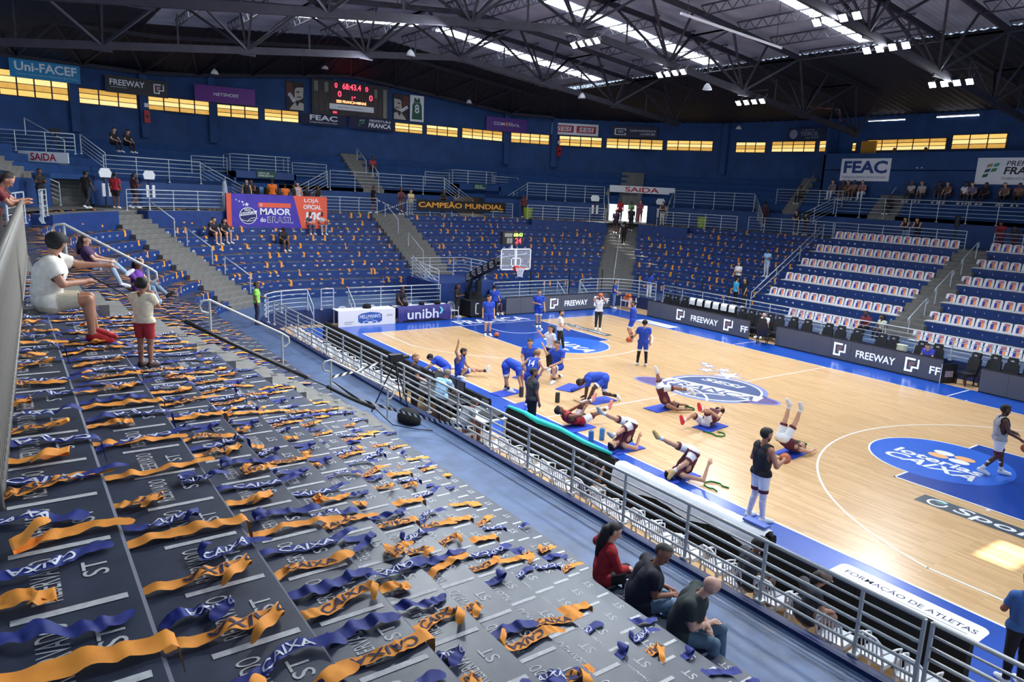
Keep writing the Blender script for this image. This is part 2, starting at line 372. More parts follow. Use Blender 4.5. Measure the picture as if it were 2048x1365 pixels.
# platforms beside the two stair exits cover the two highest rows
def platform(a, w0, w1, zt=4.86):
    (px,py),(dx,dy),hw = AISLES[a]
    q = dense(BASE, off(2)-.02); l, r = lat(q, a); nn = normals(q)
    if (nn[0]*[0,-1]).sum() < 0: nn = -nn
    for lo, hi in ((-w0,-hw-.02),(hw+.02,w1)):
        idx = np.flatnonzero((l > lo) & (l < hi) & (r > 0))
        f = q[idx[::3]]; strip_row('platform', stand, f, f+nn[idx[::3]]*1.5, zk(3)-.02, zt, [m_riser, m_conc, m_edge])
platform('B', 7.0, 6.2); platform('D', 4.9, 6.5)
# lower walkway, retaining wall and kerb along the front railing
b = MB(); n = len(BASE)
for i in range(n-1):
    p0, p1 = RAILP[i], RAILP[i+1]; q0, q1 = BASE[i], BASE[i+1]
    b.poly([(p0[0],p0[1],.65),(p1[0],p1[1],.65),(q1[0]+q1[2]*.1,q1[1]+q1[3]*.1,.65),(q0[0]+q0[2]*.1,q0[1]+q0[3]*.1,.65)])
tag(b.build('walkway', m_walk), kind='structure')
b = MB(); kb = MB()
for i in range(n-1):
    p0, p1 = RAILP[i], RAILP[i+1]
    P = lambda p, o, z: (p[0]+p[2]*o, p[1]+p[3]*o, z)
    b.add([P(p0,0,0),P(p1,0,0),P(p1,0,.72),P(p0,0,.72),P(p0,.16,.6),P(p1,.16,.6),P(p0,.16,.72),P(p1,.16,.72)], [(0,1,2,3),(3,2,7,6),(4,6,7,5)])
m_kerb = mat('kerb_paint', sr(24,44,96), .5, var=.15, scale=2)
tag(b.build('wall_front', m_kerb, fix=False), kind='structure')
# concourse floor behind the top row
CO, UW = 6.45, 9.4
def ringfloor(name, o0, o1, z, m, i0=0, i1=None):
    b = MB(); i1 = i1 or n-1
    for i in range(i0, i1):
        p0, p1 = BASE[i], BASE[i+1]; P = lambda p, o: (p[0]+p[2]*o, p[1]+p[3]*o, z)
        b.poly([P(p0,o0),P(p1,o0),P(p1,o1),P(p0,o1)])
    return tag(b.build(name, m, fix=False), kind='structure')
I0 = 60
ringfloor('concourse_floor', CO, UW+3, 4.85, m_conc, I0)
# upper wall with openings
OPEN = [(-30.3,-8.7,-6.1),(-30.3,6.9,10.4)]
b = MB()
for i in range(I0, n-1):
    p0, p1 = BASE[i], BASE[i+1]; P = lambda p, z: (p[0]+p[2]*UW, p[1]+p[3]*UW, z)
    mx, my = (p0[0]+p1[0])/2+p0[2]*UW, (p0[1]+p1[1])/2+p0[3]*UW
    if abs(mx+30.3) < .1 and any(y0 < my < y1 for _, y0, y1 in OPEN): continue
    l, r = lat(np.array([[mx,my]]), 'D')
    if abs(l[0]) < 1.75 and r[0] > 0: continue
    l, r = lat(np.array([[mx,my]]), 'B')
    if abs(l[0]) < 1.1 and r[0] > 0: continue
    b.poly([P(p0,4.85),P(p1,4.85),P(p1,6.45),P(p0,6.45)])
tag(b.build('wall_concourse', m_wall2, fix=False), kind='structure')
# upper tier: seven plain steps rising to the outer wall
WP = [(-36.2,-26),(-36.8,-10),(-34.6,0),(-33.2,13),(-31,17.5),(-27,22),(-21.5,25),(-16,26.8),(34,27)]
def wall_hit(p, d):
    best = 5.2
    for (ax,ay),(bx,by) in zip(WP[:-1], WP[1:]):
        ex, ey = bx-ax, by-ay; den = d[0]*ey-d[1]*ex
        if abs(den) < 1e-9: continue
        t = ((ax-p[0])*ey-(ay-p[1])*ex)/den; s = ((ax-p[0])*d[1]-(ay-p[1])*d[0])/den
        if t > 0 and -.02 <= s <= 1.02: best = min(best, t) if best != 5.2 else t
    return min(best, 9)
upst = empty('upper_stand', kind='structure'); NU = 6; URISE = .42
HIT = [wall_hit((p[0]+p[2]*UW, p[1]+p[3]*UW), (p[2],p[3])) for p in BASE]
def up_pt(i, t): p = BASE[i]; return np.array([p[0]+p[2]*(UW+HIT[i]*t), p[1]+p[3]*(UW+HIT[i]*t)])
for j in range(NU):
    f = np.array([up_pt(i, j/NU) for i in range(I0, n)]); bk = np.array([up_pt(i, min((j+1.1)/NU, 1.02)) for i in range(I0, n)])
    strip_row('upper_row', upst, f, bk, 6.45+URISE*(j-1) if j else 6.2, 6.45+URISE*j, [m_upper, m_upper, m_edge if False else m_upper])
# upper aisles (grey stairs laid over the plain steps)
def upper_stairs(i, w=1.1, skew=0):
    st = empty('aisle_stairs', kind='structure')
    for j in range(2*NU):
        c = up_pt(i, j/(2*NU)); p = BASE[i]; ang = math.atan2(p[3], p[2])
        o = MB().box((-.02,-w,-.3),(HIT[i]/(2*NU)+.05,w,0)).build('step', m_conc, st); o.location = (c[0],c[1],6.45+URISE*j/2+.03); o.rotation_euler = (0,0,ang)
def near_i(x, y): return int(np.argmin([(p[0]+p[2]*UW-x)**2+(p[1]+p[3]*UW-y)**2 for p in BASE]))
upper_stairs(near_i(-30.3,.2), .75); upper_stairs(near_i(-25.7,19.7), .9); upper_stairs(near_i(-14.5,24.3), .5); upper_stairs(near_i(-7.6,24.3), .9); upper_stairs(near_i(-24,-19), .9)
# outer walls
ztop = lambda x, y: max(12.75, 14.05-.105*abs(y-.5)) if x < -20 else 12.85
for i, ((ax,ay),(bx,by)) in enumerate(zip(WP[:-1], WP[1:])):
    b = MB(); m_ = 6
    for j in range(m_):
        x0, y0, x1, y1 = ax+(bx-ax)*j/m_, ay+(by-ay)*j/m_, ax+(bx-ax)*(j+1)/m_, ay+(by-ay)*(j+1)/m_
        b.poly([(x0,y0,4.5),(x1,y1,4.5),(x1,y1,ztop(x1,y1)+.5),(x0,y0,ztop(x0,y0)+.5)])
    tag(b.build('wall_'+('end' if i < 4 else 'corner' if i < 7 else 'far'), m_wall, fix=False), kind='structure')
# pilasters
def wpt(x=None, y=None):
    for (ax,ay),(bx,by) in zip(WP[:-1], WP[1:]):
        if y is not None and min(ay,by) <= y <= max(ay,by) and x is None: t = (y-ay)/(by-ay); return V((ax+(bx-ax)*t, y, 0)), V((bx-ax,by-ay,0)).normalized()
        if x is not None and y is None and min(ax,bx) <= x <= max(ax,bx) and ay > 12: t = (x-ax)/(bx-ax); return V((x, ay+(by-ay)*t, 0)), V((bx-ax,by-ay,0)).normalized()
for c in (dict(y=-16.2),dict(y=-12.5),dict(y=-8.5),dict(y=12.6),dict(y=16.25),dict(x=-21.2),dict(x=-12.9)):
    p, d = wpt(**c); nrm = V((d.y,-d.x,0))
    if nrm.dot(V((0,0,0))-p) < 0: nrm = -nrm
    q = p+nrm*.3
    b = MB(); b.add([p-d*.22, p+d*.22, q+d*.22, q-d*.22]+[v+V((0,0,12.4)) for v in (p-d*.22, p+d*.22, q+d*.22, q-d*.22)], [(0,1,2,3),(4,5,6,7),(0,1,5,4),(1,2,6,5),(2,3,7,6),(3,0,4,7)])
    o = tag(b.build('pilaster', m_wall), kind='structure'); o.location.z = 0
    for v in o.data.vertices: v.co.z = 8.9 if v.co.z < 1 else ztop(p.x,p.y)-.05
# windows: yellow louvred strips in the outer wall
WIN = [((-36.44,-19.75),(-36.56,-16.45),10.66,12.05,4),((-36.57,-15.95),(-36.69,-12.85),10.62,11.5,3),((-36.71,-12.25),(-36.5,-8.7),10.66,11.5,4),((-36.43,-8.25),(-35.86,-5.75),10.66,11.42,3),((-35.79,-5.4),(-35.31,-3.22),10.66,11.4,2),
 ((-34.23,3.45),(-34.0,5.6),10.66,11.3,2),((-33.96,5.9),(-33.69,8.45),10.66,11.35,3),((-33.65,8.8),(-33.27,12.3),10.66,11.4,4),((-33.15,13.05),(-31.78,15.9),10.66,11.42,4),((-31.35,16.6),(-29.27,19.4),10.66,11.42,4),((-29.04,19.7),(-25.63,22.75),10.66,11.42,5),((-25.34,22.91),(-22.1,24.67),10.66,11.42,4),
 ((-20.39,25.36),(-18.2,26.08),10.6,11.35,3),((-17.74,26.23),(-14.46,26.8),10.66,11.4,4),((-14.14,26.8),(-13.16,26.8),10.66,11.4,1),((-11.61,26.8),(-11.32,26.8),10.66,11.2,1),((-10.54,26.8),(-5.38,26.8),10.66,11.35,5),((-5.06,26.8),(-2.0,26.8),10.66,11.5,3)]
m_yels = [m_yel, mat('window_amber', (.95,.5,.1), .4, emit=.5, var=.3, scale=3), mat('window_pale_yellow', (1,.74,.3), .4, emit=.85, var=.2, scale=2)]
for i, (a, c, z0, z1, npn) in enumerate(WIN):
    wn = empty('window_%d' % (i+1), kind='structure'); a = V((*a,z0)); c = V((*c,z0)); w_ = frame_at(wn, a, c); h = z1-z0
    MB().box((-.04,-.04,-.02),(w_+.04,h+.04,.03)).build('window_back', m_frame, wn)
    pw = w_/npn; ns = 4 if h > 1 else 3
    for j in range(npn):
        pane = empty('pane', parent=wn); pane.location = (j*pw, 0, .05)
        for s_ in range(ns):
            y0 = h*s_/ns
            MB().add([(.04,y0+.02,.03),(pw-.04,y0+.02,.03),(pw-.04,y0+h/ns-.02,.0),(.04,y0+h/ns-.02,.0),(.04,y0+.02,.02),(pw-.04,y0+.02,.02),(pw-.04,y0+h/ns-.02,-.01),(.04,y0+h/ns-.02,-.01)], [(0,1,2,3),(7,6,5,4),(0,4,5,1),(3,2,6,7)]).build('slat', m_yels[(i*5+j*3+s_*7) % 3], pane)
# ---------------------------------------------------------------- roof
rz = lambda y: 15.95-.1*abs(y-.5)
X0, X1 = -29.6, 24
for sy in (-1, 1):
    b = MB(); nx = 420
    for y0, y1, hole in ((.5,.5+5.9*sy,0),(.5+5.9*sy,.5+7.1*sy,sy < 0),(.5+7.1*sy,.5+13.7*sy,0)):
        vs = []
        for i in range(nx+1):
            x = X0+(X1-X0)*i/nx; dz = .035 if i % 2 else -.035
            vs += [(x, y0, rz(y0)+dz), (x, y1, rz(y1)+dz)]
        b.add(vs, [(2*i,2*i+1,2*i+3,2*i+2) for i in range(nx) if not (hole and 6.3 < X0+(X1-X0)*i/nx < 7.0)])   # opening added out of view so the sun throws a patch on the court
    tag(b.build('ceiling', m_roof, fix=False), kind='structure')
def ysky(x0, x1, y0, y1):
    o = empty('skylight', kind='structure')
    nseg = 7
    for i in range(nseg):
        ya, yb = y0+(y1-y0)*i/nseg, y0+(y1-y0)*(i+.94)/nseg
        MB().add([(x0,ya,rz(ya)-.07),(x1,ya,rz(ya)-.07),(x1,yb,rz(yb)-.07),(x0,yb,rz(yb)-.07)], [(3,2,1,0)]).build('skylight_sheet', m_sky, o, fix=False)
for x0 in (-23.9, -13.7, -4.0):
    ysky(x0, x0+1.0, 1.2, 13.6); ysky(x0, x0+1.0, -.3, -12.8)
# sloping dark cladding between roof edge and walls
def skirt(name, pts, rib=.45):
    b = MB()
    for (a0, a1, c0, c1) in pts:
        a0, a1, c0, c1 = V(a0), V(a1), V(c0), V(c1); k = max(1, int((a1-a0).length/rib))
        nrm = V((0,0,.05))
        for i in range(k):
            s, m_, e = i/k, (i+.5)/k, (i+1)/k
            A = lambda t, dz=0: a0+(a1-a0)*t+nrm*dz; Cc = lambda t, dz=0: c0+(c1-c0)*t+nrm*dz
            b.poly([A(s), A(m_,1), Cc(m_,1), Cc(s)]); b.poly([A(m_,1), A(e), Cc(e), Cc(m_,1)])
    return tag(b.build(name, m_dark, fix=False), kind='structure')
pe = []
for (ax,ay),(bx,by) in zip(WP[:4], WP[1:5]):
    cl = lambda y: max(-13.2, min(14.2, y))
    pe.append(((X0+.3,ay,rz(cl(ay))+.02),(X0+.3,min(by,16),rz(cl(by))+.02),(ax,ay,ztop(ax,ay)),(bx,by,ztop(bx,by))))
skirt('ceiling_skirt', pe)
skirt('ceiling_skirt', [((X0+.3,16,rz(14.2)+.02),(-26.5,15.3,rz(14.2)),(-31,17.5,ztop(-31,17.5)),(-27,22,ztop(-27,22))),((-26.5,15.3,rz(14.2)),(-21,14.2,rz(14.2)-.05),(-27,22,ztop(-27,22)),(-21.5,25,ztop(-21.5,25))),((-21,14.2,rz(14.2)-.05),(-16,14.2,rz(14.2)-.05),(-21.5,25,ztop(-21.5,25)),(-16,26.9,12.85)),((-16,14.2,rz(14.2)-.05),(24,14.2,rz(14.2)-.05),(-16,26.9,12.85),(24,27.1,12.85))])
skirt('ceiling_skirt', [((X0,-13.2,rz(-13.2)-.05),(24,-13.2,rz(-13.2)-.05),(-36,-26,12.75),(24,-26,11.3)),((X0+.3,-26,rz(-13.2)+.02),(X0+.3,-13.2,rz(-13.2)+.02),(-36.2,-26,12.75),(-36.5,-16,12.75))])
# trusses across the hall, in planes of constant x
lz = lambda y: 13.45-(.12 if y < 0 else .1)*abs(y+.3)
for tx in (-18.3, -8.5, 1.3, 11.1):
    t = empty('roof_truss', kind='structure')
    ys = [-22,-16.5,-11,-5.5,-.3,5.2,10.7,16.2]+([] if tx < -15 else [21.7])
    for y0, y1 in zip(ys[:-1], ys[1:]):
        MB().bar((tx,y0,lz(y0)),(tx,y1,lz(y1)),.16,.30).build('lower_chord', m_steel, t)
        for s_ in (-1.3, 1.3):
            zz = lambda y: min(rz(y), 15.9)-.45
            MB().bar((tx+s_,y0,zz(y0)),(tx+s_,y1,zz(y1)),.14,.22).build('upper_chord', m_steel, t)
            ym = (y0+y1)/2
            MB().bar((tx,y0,lz(y0)),(tx+s_,ym,zz(ym)),.1).build('strut', m_steel, t)
            MB().bar((tx,y1,lz(y1)),(tx+s_,ym,zz(ym)),.1).build('strut', m_steel, t)
            MB().bar((tx,y1,lz(y1)),(tx+s_,y1,zz(y1)),.08).build('strut', m_steel, t)
            MB().bar((tx-1.3,ym,zz(ym)),(tx+1.3,ym,zz(ym)),.07).build('strut', m_steel, t)
        MB().bar((tx,ym,lz(ym)),(tx,ym,zz(ym)-.9),.06).build('strut', m_steel, t)
        MB().box((tx-.03,y1-.35,lz(y1)-.22),(tx+.03,y1+.35,lz(y1)+.3)).build('gusset_plate', m_steel, t)
# second line of braces against the end wall
t = empty('roof_truss', kind='structure')
yy = np.linspace(-22, 16, 13)
for y0, y1 in zip(yy[:-1], yy[1:]):
    wx = lambda y: (wpt(y=y)[0].x if y > -26 else -36.2)+.35
    zt = lambda y: ztop(-30, y)+.05
    MB().bar((wx(y0),y0,zt(y0)),(wx(y1),y1,zt(y1)),.2,.22).build('lower_chord', m_steel, t)
    ym = (y0+y1)/2
    for yq in (y0, y1):
        MB().bar((wx(yq),yq,zt(yq)),(-30.4,ym,rz(max(-13,min(13,ym)))-.6),.09).build('strut', m_steel, t)
    MB().bar((-30.4,y0,rz(max(-13,min(13,y0)))-.55),(-30.4,y1,rz(max(-13,min(13,y1)))-.55),.14,.2).build('upper_chord', m_steel, t)
# lattice joists running between the trusses
for y in np.arange(-12.2, 13.6, 2.55):
    for xa, xb in ((-28.4,-18.3),(-18.3,-8.5),(-8.5,1.3),(1.3,11.1),(11.1,21)):
        j = MB(); zt = rz(y)-.14; xa += 1.3; xb -= 1.3; nz = 10; zb = zt-.42
        j.bar((xa,y,zt),(xb,y,zt),.06); j.bar((xa,y,zb),(xb,y,zb),.05)
        for i in range(nz):
            x0, x1, xm = xa+(xb-xa)*i/nz, xa+(xb-xa)*(i+1)/nz, xa+(xb-xa)*(i+.5)/nz
            j.bar((x0,y,zt),(xm,y,zb),.028); j.bar((xm,y,zb),(x1,y,zt),.028)
        tag(j.build('roof_joist', m_steel2), kind='structure')
# ================================================================ railings
def resample(pts, d):
    pts = [V(p) for p in pts]; L = [0]
    for a, b_ in zip(pts[:-1], pts[1:]): L.append(L[-1]+(b_-a).length)
    n_ = max(1, round(L[-1]/d)); out = []
    for i in range(n_+1):
        s = L[-1]*i/n_; k = max(j for j in range(len(L)) if L[j] <= s+1e-9); k = min(k, len(pts)-2)
        out.append(pts[k]+(pts[k+1]-pts[k])*((s-L[k])/max(1e-9, L[k+1]-L[k])))
    return out
RF = ((1.0,.027),(.8,.017),(.6,.017),(.4,.017),(.2,.017))
def railing(label, pts, h=1.0, rails=RF, d=1.5, m=None, drop=0, rp=.024, cat='railing', posts=None, group=None, n=6, foot=True):
    m = m or m_railw
    pts = [V(p) for p in pts]; o0 = pts[0].copy()
    root = empty('railing', o0, label=label, cat=cat, group=group)
    loc = [p-o0 for p in pts]
    for f, r in rails: MB().tube([p+V((0,0,h*f)) for p in loc], r, n).build('rail', m, root, smooth=True)
    pp = posts if posts is not None else resample(loc, d)
    me = MB().tube([(0,0,-drop),(0,0,h)], rp, n)
    if foot: me.box((-.06,-.06,-drop-.01),(.06,.06,-drop+.03))
    me = me.mesh('post', m)
    for p in pp: inst('post', me, root, p if posts is None else V(p)-o0)
    return root
def ringpts(P, o, z, i0, i1, step=4):
    idx = list(range(i0, i1, step))+[i1]; return [(P[i][0]+P[i][2]*o, P[i][1]+P[i][3]*o, z) for i in idx]
def idx_of(P, x, y, o=0): return int(np.argmin((P[:,0]+P[:,2]*o-x)**2+(P[:,1]+P[:,3]*o-y)**2))
RN = ((1.0,.032),(.83,.018),(.66,.026),(.5,.026),(.33,.024),(.16,.024))
ip = lambda x, y: idx_of(RAILP, x, y)
# near side, from the gate to the corner by the scorer's tables
xs = [13.0]+[12.19-1.53*i for i in range(0, 18)]
railing('long grey pipe railing between the near bleachers and the white chairs', [(13.0,-11.45,.72)]+[(x,-11.45,.72) for x in (6,-3,-9,-13.8)], .98, RN, m=m_rail, posts=[(x,-11.45,.72) for x in xs if x > -14], rp=.03, n=8)
railing('short grey gate railing at the lower right edge', [(13.1,-11.45,.72),(16.5,-11.45,.72)], .98, RN, m=m_rail, d=1.6, rp=.03, n=8)
railing('curved grey corner railing beside the man in the green shirt', ringpts(RAILP,0,.7,ip(-14.5,-11.5),ip(-16.9,-9.0),5), 1.0, RF, 1.2)
railing('short grey railing panel behind the white-covered table', [(-16.9,-8.35,.7),(-16.9,-7.75,.7)], 1.0, RF, .6)
railing('grey railing behind the scorer tables', [(-16.9,-7.0,.7),(-16.9,-1.95,.7)], 1.0, RF, 1.5)
for y in (-9.0,-7.0): railing('sloping grey stair handrail behind the tables, '+('left one' if y < -8 else 'right one'), [(-16.9,y,.7),(-16.1,y,.05)], .95, ((1,.022),(.5,.018)), .8)
railing('grey railing on the blue platform left of the basket', [(-17.0,-2.0,1.45),(-20.4,-2.0,1.75),(-20.4,1.5,1.75),(-18,1.5,1.75)], 1.0, RF, 1.5)
railing('steep grey stair railing down to the black camera operator', [(-20.3,-1.9,1.9),(-17.2,-1.2,.1)], 1.0, RF, 1.4)
railing('grey railing behind the FREEWAY board at the far end', [(-16.9,1.4,.7),(-16.9,6.7,.7)], 1.0, RF, 1.6)
railing('curved grey railing in the corner behind the ball rack', ringpts(RAILP,0,.7,ip(-16.9,7.6),ip(-13.9,11.1),5), 1.0, RF, 1.3)
for y in (5.9,7.6): railing('sloping grey stair handrail behind the end board, '+('left one' if y < 6 else 'right one'), [(-16.9,y,.7),(-16.1,y,.05)], .95, ((1,.022),(.5,.018)), .8)
railing('long grey railing behind the far bench chairs', [(-13.2,11.1,.7),(-5,11.1,.7),(4,11.1,.7),(14,11.1,.7)], 1.0, RF, 1.55)
# blue kerb block carrying the platform left of the basket
tag(MB().box((-20.6,-2.1,.6),(-17.0,1.6,1.75)).build('stand_platform', m_riser), kind='structure')
# concourse railings: gaps at the stairs, nearer the edge on the platforms
def rail_runs(o, z, lo, hi, cuts, label, P=BASE, h=1.0, rf=RF, d=1.6, drop=0):
    """lo/hi: index range on the path; cuts: aisles left open"""
    idx = np.arange(lo, hi+1); q = P[idx][:, :2]+P[idx][:, 2:]*o
    keep = np.ones(len(idx), bool)
    for a in cuts: l, r = lat(q, a); keep &= ~((np.abs(l) < AISLES[a][2]+.1) & (r > -1))
    k = 0; i = 0; out = []
    while i < len(idx):
        if keep[i]:
            j = i
            while j+1 < len(idx) and keep[j+1]: j += 1
            if j-i > 1: out.append([(q[t][0], q[t][1], z) for t in list(range(i, j, 4))+[j]])
            i = j+1
        else: i += 1
    for t, pts in enumerate(out): railing(label % nth(t+1) if '%' in label else label, pts, h, rf, d, drop=drop)
ib = lambda x, y, o: idx_of(BASE, x, y, o)
def rail_on(pts2, z, label, **k): railing(label, [(x, y, z) for x, y in pts2], **k)
# corner left (platform of aisle B)
o2 = off(2)-.1
i0 = ib(-12.6,-19.2,o2); i1 = ib(-19.4,-16.6,o2)
railing('curved grey concourse railing above the blue wall by the left stairs', ringpts(BASE,o2+.1,4.86,i0,i1,3)[:-2], 1.0, RF, .8)
railing('straight grey concourse railing leading to the far left corner', [(-4.5,-20.1,4.86),(-9,-20.1,4.86),(-12.3,-19.6,4.86)], 1.0, RF, 1.6)
i0 = ib(-22.3,-14.0,o2); i1 = ib(-26.3,-10.3,o2)
railing('grey concourse railing left of the purple shop banner', ringpts(BASE,o2+.25,4.86,i0,i1,3), 1.0, RF, 1.4)
railing('grey concourse railing right of the orange shop banner', [(-27.4,-4.6,4.86),(-27.4,-.9,4.86)], 1.0, RF, 1.35)
railing('grey concourse railing carrying the black champion banner', [(-27.4,1.2,4.86),(-27.4,9.6,4.86)], 1.0, RF, 1.6)
i0 = ib(-26.6,10.0,o2); i1 = ib(-23.6,15.2,o2)
railing('grey concourse railing left of the bright exit', ringpts(BASE,o2+.05,4.86,i0,i1,3), 1.0, RF, 1.3)
i0 = ib(-20.9,17.9,o2); i1 = ib(-15.8,20.3,o2)
railing('grey concourse railing right of the bright exit', ringpts(BASE,o2+.05,4.86,i0,i1,3), 1.0, RF, 1.3)
railing('grey concourse railing above the far blue rows', [(-15.6,21.6,4.86),(-12,21.95,4.86),(-9.3,21.95,4.86)], 1.0, RF, 1.35)
railing('grey concourse railing above the white seats', [(-9.2,21.95,4.86),(-1.3,21.95,4.86)], 1.0, RF, 1.45)
railing('grey concourse railing right of the white seat stairs', [(.1,21.95,4.86),(14,21.95,4.86)], 1.0, RF, 1.45)
# upper tier railings (feet bolted to the wall face)
U5 = ((1.0,.026),(.8,.017),(.6,.017),(.4,.017),(.2,.017))
iu = lambda x, y: idx_of(BASE, x, y, UW)
def up_rail(label, x0, y0, x1, y1): railing(label, ringpts(BASE, UW-.06, 6.38, iu(x0,y0), iu(x1,y1), 4), 1.1, U5, 1.65, drop=.15)
up_rail('upper tier railing above the red shirted visitor', -27.2,-15.6, -30.3,-10.8)
up_rail('upper tier railing between the yellow doorway and the champion banner', -30.3,-3.0, -30.3,5.4)
up_rail('upper tier railing left of the bright exit', -30.3,12.9, -27.0,18.1)
up_rail('upper tier railing right of the bright exit', -23.2,22.2, -17.4,24.3)
up_rail('upper tier railing before the seated spectators', -10.7,24.3, 14,24.3)
up_rail('upper tier railing at the far left edge', -8,-22.8, -21.5,-20.6)
for (ya, yb, yc, yd, nm) in ((-10.7,-8.0,-3.1,-5.6,'yellow'),(5.5,7.9,12.8,10.3,'dark')):
    # stairs down to the concourse on both sides of the doorway
    railing('sloping stair railing left of the %s doorway' % nm, [(-30.2,ya,6.38),(-30.2,yb,4.95)], 1.05, U5, 1.6)
    railing('sloping stair railing right of the %s doorway' % nm, [(-30.2,yc,6.38),(-30.2,yd,4.95)], 1.05, U5, 1.6)
    yl, yr = (-8.8,-5.7) if nm == 'yellow' else (6.7,9.8)
    b = MB(); b.box((-33.2,yl,4.9),(-30.35,yl+.12,7.1)); b.box((-33.2,yr+.5,4.9),(-30.35,yr+.62,7.1)); b.box((-33.2,yl,6.72),(-30.35,yr+.62,7.15))
    hs = empty('doorway_housing', kind='structure'); b.build('housing', m_wall2, hs)
    MB().box((-33.1,yl+.12,4.86),(-32.95,yr+.5,6.75)).build('recess_wall', mat('doorway_yellow' if nm == 'yellow' else 'doorway_dark', sr(210,170,40) if nm == 'yellow' else sr(84,74,66), .7), hs)
    lp = bpy.data.lights.new('doorway_lamp', 'POINT'); lp.energy = 45; lp.color = (1,.86,.6); lp.shadow_soft_size = .15; lo_ = link(bpy.data.objects.new('doorway_lamp', lp)); lo_.location = (-31.4,(yl+yr)/2+.3,6.4)
    if nm == 'yellow': MB().box((-32.4,-7.0,4.86),(-31.6,-6.75,6.75)).build('partition', m_wall2, hs)
    railing('raised railing on top of the %s doorway' % nm, [(-32.8,yl,7.1),(-30.5,yl,7.1),(-30.5,yr+.3,7.1),(-32.8,yr+.6,7.1)], 1.0, U5, 1.5)
    railing('stepped railing left of the %s doorway top' % nm, [(-31.5,yl-2.1,6.85),(-31.5,yl-.1,6.85)], 1.0, U5, 1.9)
    railing('stepped railing right of the %s doorway top' % nm, [(-31.5,yr+.75,6.85),(-31.5,yr+3.0,6.85)], 1.0, U5, 1.9)
    sg = empty('exit_sign', label='small green emergency exit sign over the %s doorway' % nm, cat='sign'); w_ = frame_at(sg, (-30.33,yl+1.3,6.78), (-30.33,yl+2.4,6.78))
    MB().box((0,0,0),(w_,.42,.05)).build('panel', mat('exit_green', sr(24,80,62), .5), sg); letters(sg, 'SAÍDA DE\nEMERGÊNCIA', .1,.07,w_-.1,.35, m_whitep, .055, .0)
railing('sloping stair railing left of the bright exit', [(-26.9,18.3,6.38),(-25.6,17.4,4.95)], 1.05, U5, 1.2)
railing('sloping stair railing right of the bright exit', [(-23.4,22.1,6.38),(-22.6,20.6,4.95)], 1.05, U5, 1.2)
railing('sloping stair railing going down beside the far stairs', [(-17.2,24.2,6.38),(-15.2,22.6,4.95)], 1.05, U5, 1.2)
railing('sloping stair railing going up towards the upper spectators', [(-10.8,24.2,6.38),(-12.6,22.6,4.95)], 1.05, U5, 1.2)
railing('upper railing in front of the seated group below the FEAC banner', [(-15.9,24.9,6.9),(-10.7,24.9,6.9)], 1.0, U5, 1.6)
# the two exits with their white signs
m_grey = mat('plaster_grey', sr(150,148,142), .8, var=.12, scale=3)
def saida(bl, br, z0, label):
    o, w_ = board('exit_board', label, 'sign', (*bl,z0), (*br,z0), .52, m_whitep, .08)
    letters(o, 'SAíDA', w_*.24, .07, w_*.76, .44, m_red, .004, .045); return o
saida((-29.2,-19.3),(-27.9,-17.3),6.95,'white exit board with red letters over the dark left stairs')
saida((-26.6,18.2),(-23.3,22.1),7.15,'white exit board with red letters over the bright exit')
# bright exit: daylight beyond the open doors
dx_ = empty('door_1', kind='structure')
a_, b_ = V((-26.9,18.3,4.86)), V((-23.2,22.3,4.86)); d_ = (b_-a_).normalized(); n_ = V((-d_.y,d_.x,0))
m_day = mat('daylight_outside', (.82,.93,1), .5, emit=2.6, var=.35, scale=1.2)
b = MB(); p0 = a_+n_*2.2; p1 = b_+n_*2.2; b.poly([p0,p1,p1+V((0,0,2.2)),p0+V((0,0,2.2))]); b.build('outside_light', m_day, dx_, fix=False)
for t in (0,.46,1): 
    c = a_+(b_-a_)*t+n_*.1; MB().box((-.12,-.12,0),(.12,.12,2.3)).build('door_post', m_grey, dx_).location = c
b = MB()
for s_ in (a_-d_*.2, b_+d_*.2): b.poly([s_, s_+n_*2.2, s_+n_*2.2+V((0,0,2.3)), s_+V((0,0,2.3))])
b.poly([a_+V((0,0,2.3)), b_+V((0,0,2.3)), b_+n_*2.2+V((0,0,2.3)), a_+n_*2.2+V((0,0,2.3))]); b.build('passage_walls', m_grey, dx_, fix=False)
# dark left exit: plaster stair shaft
d2 = empty('door_2', kind='structure')
b = MB(); b.poly([(-31.5,-20.5,4.86),(-29.9,-17.2,4.86),(-29.9,-17.2,7.2),(-31.5,-20.5,7.2)]); b.build('shaft_wall', m_grey, d2, fix=False)
for j in range(9): MB().box((-28.2-.16*j,-18.6,4.86),(-28.0-.16*j,-16.4,5.1+.2*j)).build('step', m_conc, d2)
railing('sloping stair railing left of the dark exit board', [(-28.0,-21.2,6.5),(-25.5,-17.9,4.95)], 1.05, U5, 1.2)
railing('sloping stair railing right of the dark exit board', [(-29.3,-16.6,7.5),(-28.6,-15.6,6.6)], 1.0, U5, 1.2)
railing('raised railing on top of the dark exit board', [(-29.6,-20.6,7.45),(-29.2,-18.9,7.45),(-28.8,-16.9,7.45)], 1.0, U5, 1.3)
